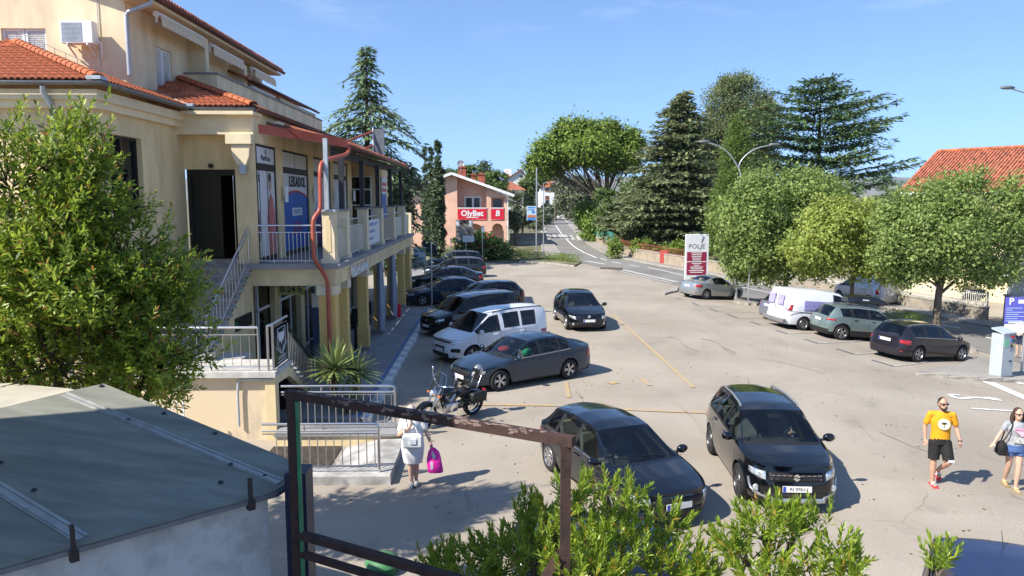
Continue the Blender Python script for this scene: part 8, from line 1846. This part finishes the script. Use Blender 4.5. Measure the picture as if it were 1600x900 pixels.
text_mesh('lettering','P',.36,m_wpaint,sgn_,tuple(cv(1579,471)+np.array([0,-.055,0])),(math.pi/2,0,0),.002,bold=.012)
for k in range(7):
    z=cv(1590,481+k*3.3)[2]; MB().bb((p[0]+.04,-.054,z-.012),(p[0]+.04+[.6,.25,.75,.5,.7,.45,.65][k],-.0505,z+.012)).build('print_line',m_sky,sgn_)
MB().bb((cv(1590,468)[0],-.054,cv(1590,474)[2]),(cv(1605,468)[0],-.0505,cv(1590,468)[2])).build('print_block',m_wpaint,sgn_); MB().bb((cv(1574,503)[0],-.054,cv(1590,505)[2]+.01),(cv(1612,503)[0],-.0505,cv(1590,502)[2])).build('print_block',m_wpaint,sgn_)
# arcade curtains, cafe furniture
m_cloth=M('curtain_grey',(.33,.33,.38),.9,var=.1,scale=4,stretch=(8,8,.3))
for k,(y,lab) in enumerate(((30.55,'grey gathered curtain hanging at the fourth arcade column'),(34.35,'grey gathered curtain hanging at the fifth arcade column'))):
    b=MB(); n=14; P=[]
    for zz,r in ((3.18,.1),(2.6,.13),(1.8,.16),(1.,.17),(.35,.14)): P.append([(XF-.02+(r+.03*math.sin(5*a+zz))*math.cos(a),y+(r+.03*math.cos(4*a))*math.sin(a),zz) for a in np.linspace(0,6.283,n)])
    b.grid(P); tag(b.build('curtain',m_cloth,None,60),lab,'curtain','curtains in the arcade')
b_=(-4.72,35.4,.15); rc=empty('red_cooler',b_,'red rounded bin standing at the fifth arcade column','bin'); MB().lathe([(0,0),(.15,0),(.17,.5),(.14,.62),(0,.66)],(0,0,0),12).build('body',m_redban,rc,50)
def cafe_table(x,y,lab):
    t=empty('cafe_table',(x,y,.15),lab,'table','cafe tables in the arcade'); MB().lathe([(0,.7),(.38,.7),(.38,.74),(0,.74)],(0,0,0),16).build('top',m_dkmetal,t); MB().cyl((0,0,0),(0,0,.7),.035,8).build('stem',m_dkmetal,t); MB().lathe([(0,0),(.25,0),(.22,.03),(0,.04)],(0,0,0),12).build('foot',m_dkmetal,t)
def cafe_chair(x,y,rz,lab):
    t=empty('cafe_chair',(x,y,.15),lab,'chair','cafe chairs in the arcade',rz); MB().box((0,0,.45),(.5,.5,.08),ch=.02).build('seat',m_dkmetal,t); MB().box((0,.25,.75),(.5,.06,.55),ch=.02).build('backrest',m_dkmetal,t)
    for a in (-1,1):
        for b in (-1,1): MB().cyl((a*.2,b*.2,0),(a*.2,b*.2,.42),.02,6).build('leg',m_dkmetal,t)
for k,y in enumerate((25.2,28.6,32.2)):
    cafe_table(-5.9,y,'round dark cafe table, %s behind the arcade columns'%('first','second','third')[k]); cafe_chair(-5.85,y-.75,math.pi,'dark cafe chair on the near side of the %s arcade table'%('first','second','third')[k]); cafe_chair(-5.85,y+.75,0,'dark cafe chair on the far side of the %s arcade table'%('first','second','third')[k])
for k in (0,1): tag(MB().bb((-5.3,24.3+k*3.4,.15),(-5.2,26.9+k*3.4,1.05)).build('cafe_screen',M('screen_grey%d'%k,(.1,.1,.115),.8,var=.05)),'dark grey cafe screen between the arcade columns, %s one'%('nearer','farther')[k],'screen','cafe screens in the arcade')
mb_=empty('menu_board',(-5.62,23.4,.15),'white topped dark blue menu board in the arcade entrance','sign'); MB().bb((-.2,0,.6),(.2,.05,2.2)).build('panel',M('menu_blue',(.03,.05,.12),.5,var=.1),mb_); MB().bb((-.2,0,2.21),(.2,.05,2.65)).build('header',m_pwhite,mb_)
for x in (-.19,.15): MB().bb((x,0,0),(x+.04,.05,.6)).build('leg',m_wpaint,mb_)
# ================================================================ DISTANT LAND
m_hill=M('hill_forest',(.10,.12,.07),.95,var=.3,scale=.0015,col2=(.2,.19,.15),lo=.5,hi=.62)
def ridge_hill(name,Y,x0,x1,f,depth):
    xs_=np.linspace(x0,x1,90); P=[]
    for x in xs_:
        h=f(x); P.append([(x,Y-depth,-5),(x,Y-depth*.5,h*.45),(x,Y,h),(x,Y+depth,-5)])
    b=MB(); b.grid(P); tag(fixn(b.build(name,m_hill,None,60)),kind='structure')
hn=[RNG.uniform(0,6.28) for _ in range(6)]
ridge_hill('hills',5200,-4500,7500,lambda x:95+55*math.sin(x/1900+hn[0])+22*math.sin(x/620+hn[1])+8*math.sin(x/210+hn[2])+70*sstep(1500,3000,x),900)
tag(MB().bb((-5800,-400,-40),(7900,6500,420)).build('haze',None) if False else MB().box((800,3000,120),(14500,8200,320)).build('haze',M('tmp',(1,1,1))),kind='stuff')
hz=bpy.data.objects['haze']; hz.data.materials.clear(); hm=bpy.data.materials.new('haze_air'); hm.use_nodes=True; t_=hm.node_tree; t_.nodes.clear(); o_=t_.nodes.new('ShaderNodeOutputMaterial'); v_=t_.nodes.new('ShaderNodeVolumePrincipled'); v_.inputs['Color'].default_value=(.72,.82,1,1); v_.inputs['Density'].default_value=.00007; v_.inputs['Anisotropy'].default_value=.2
t_.links.new(v_.outputs[0],o_.inputs['Volume']); hz.data.materials.append(hm); hz.visible_shadow=True
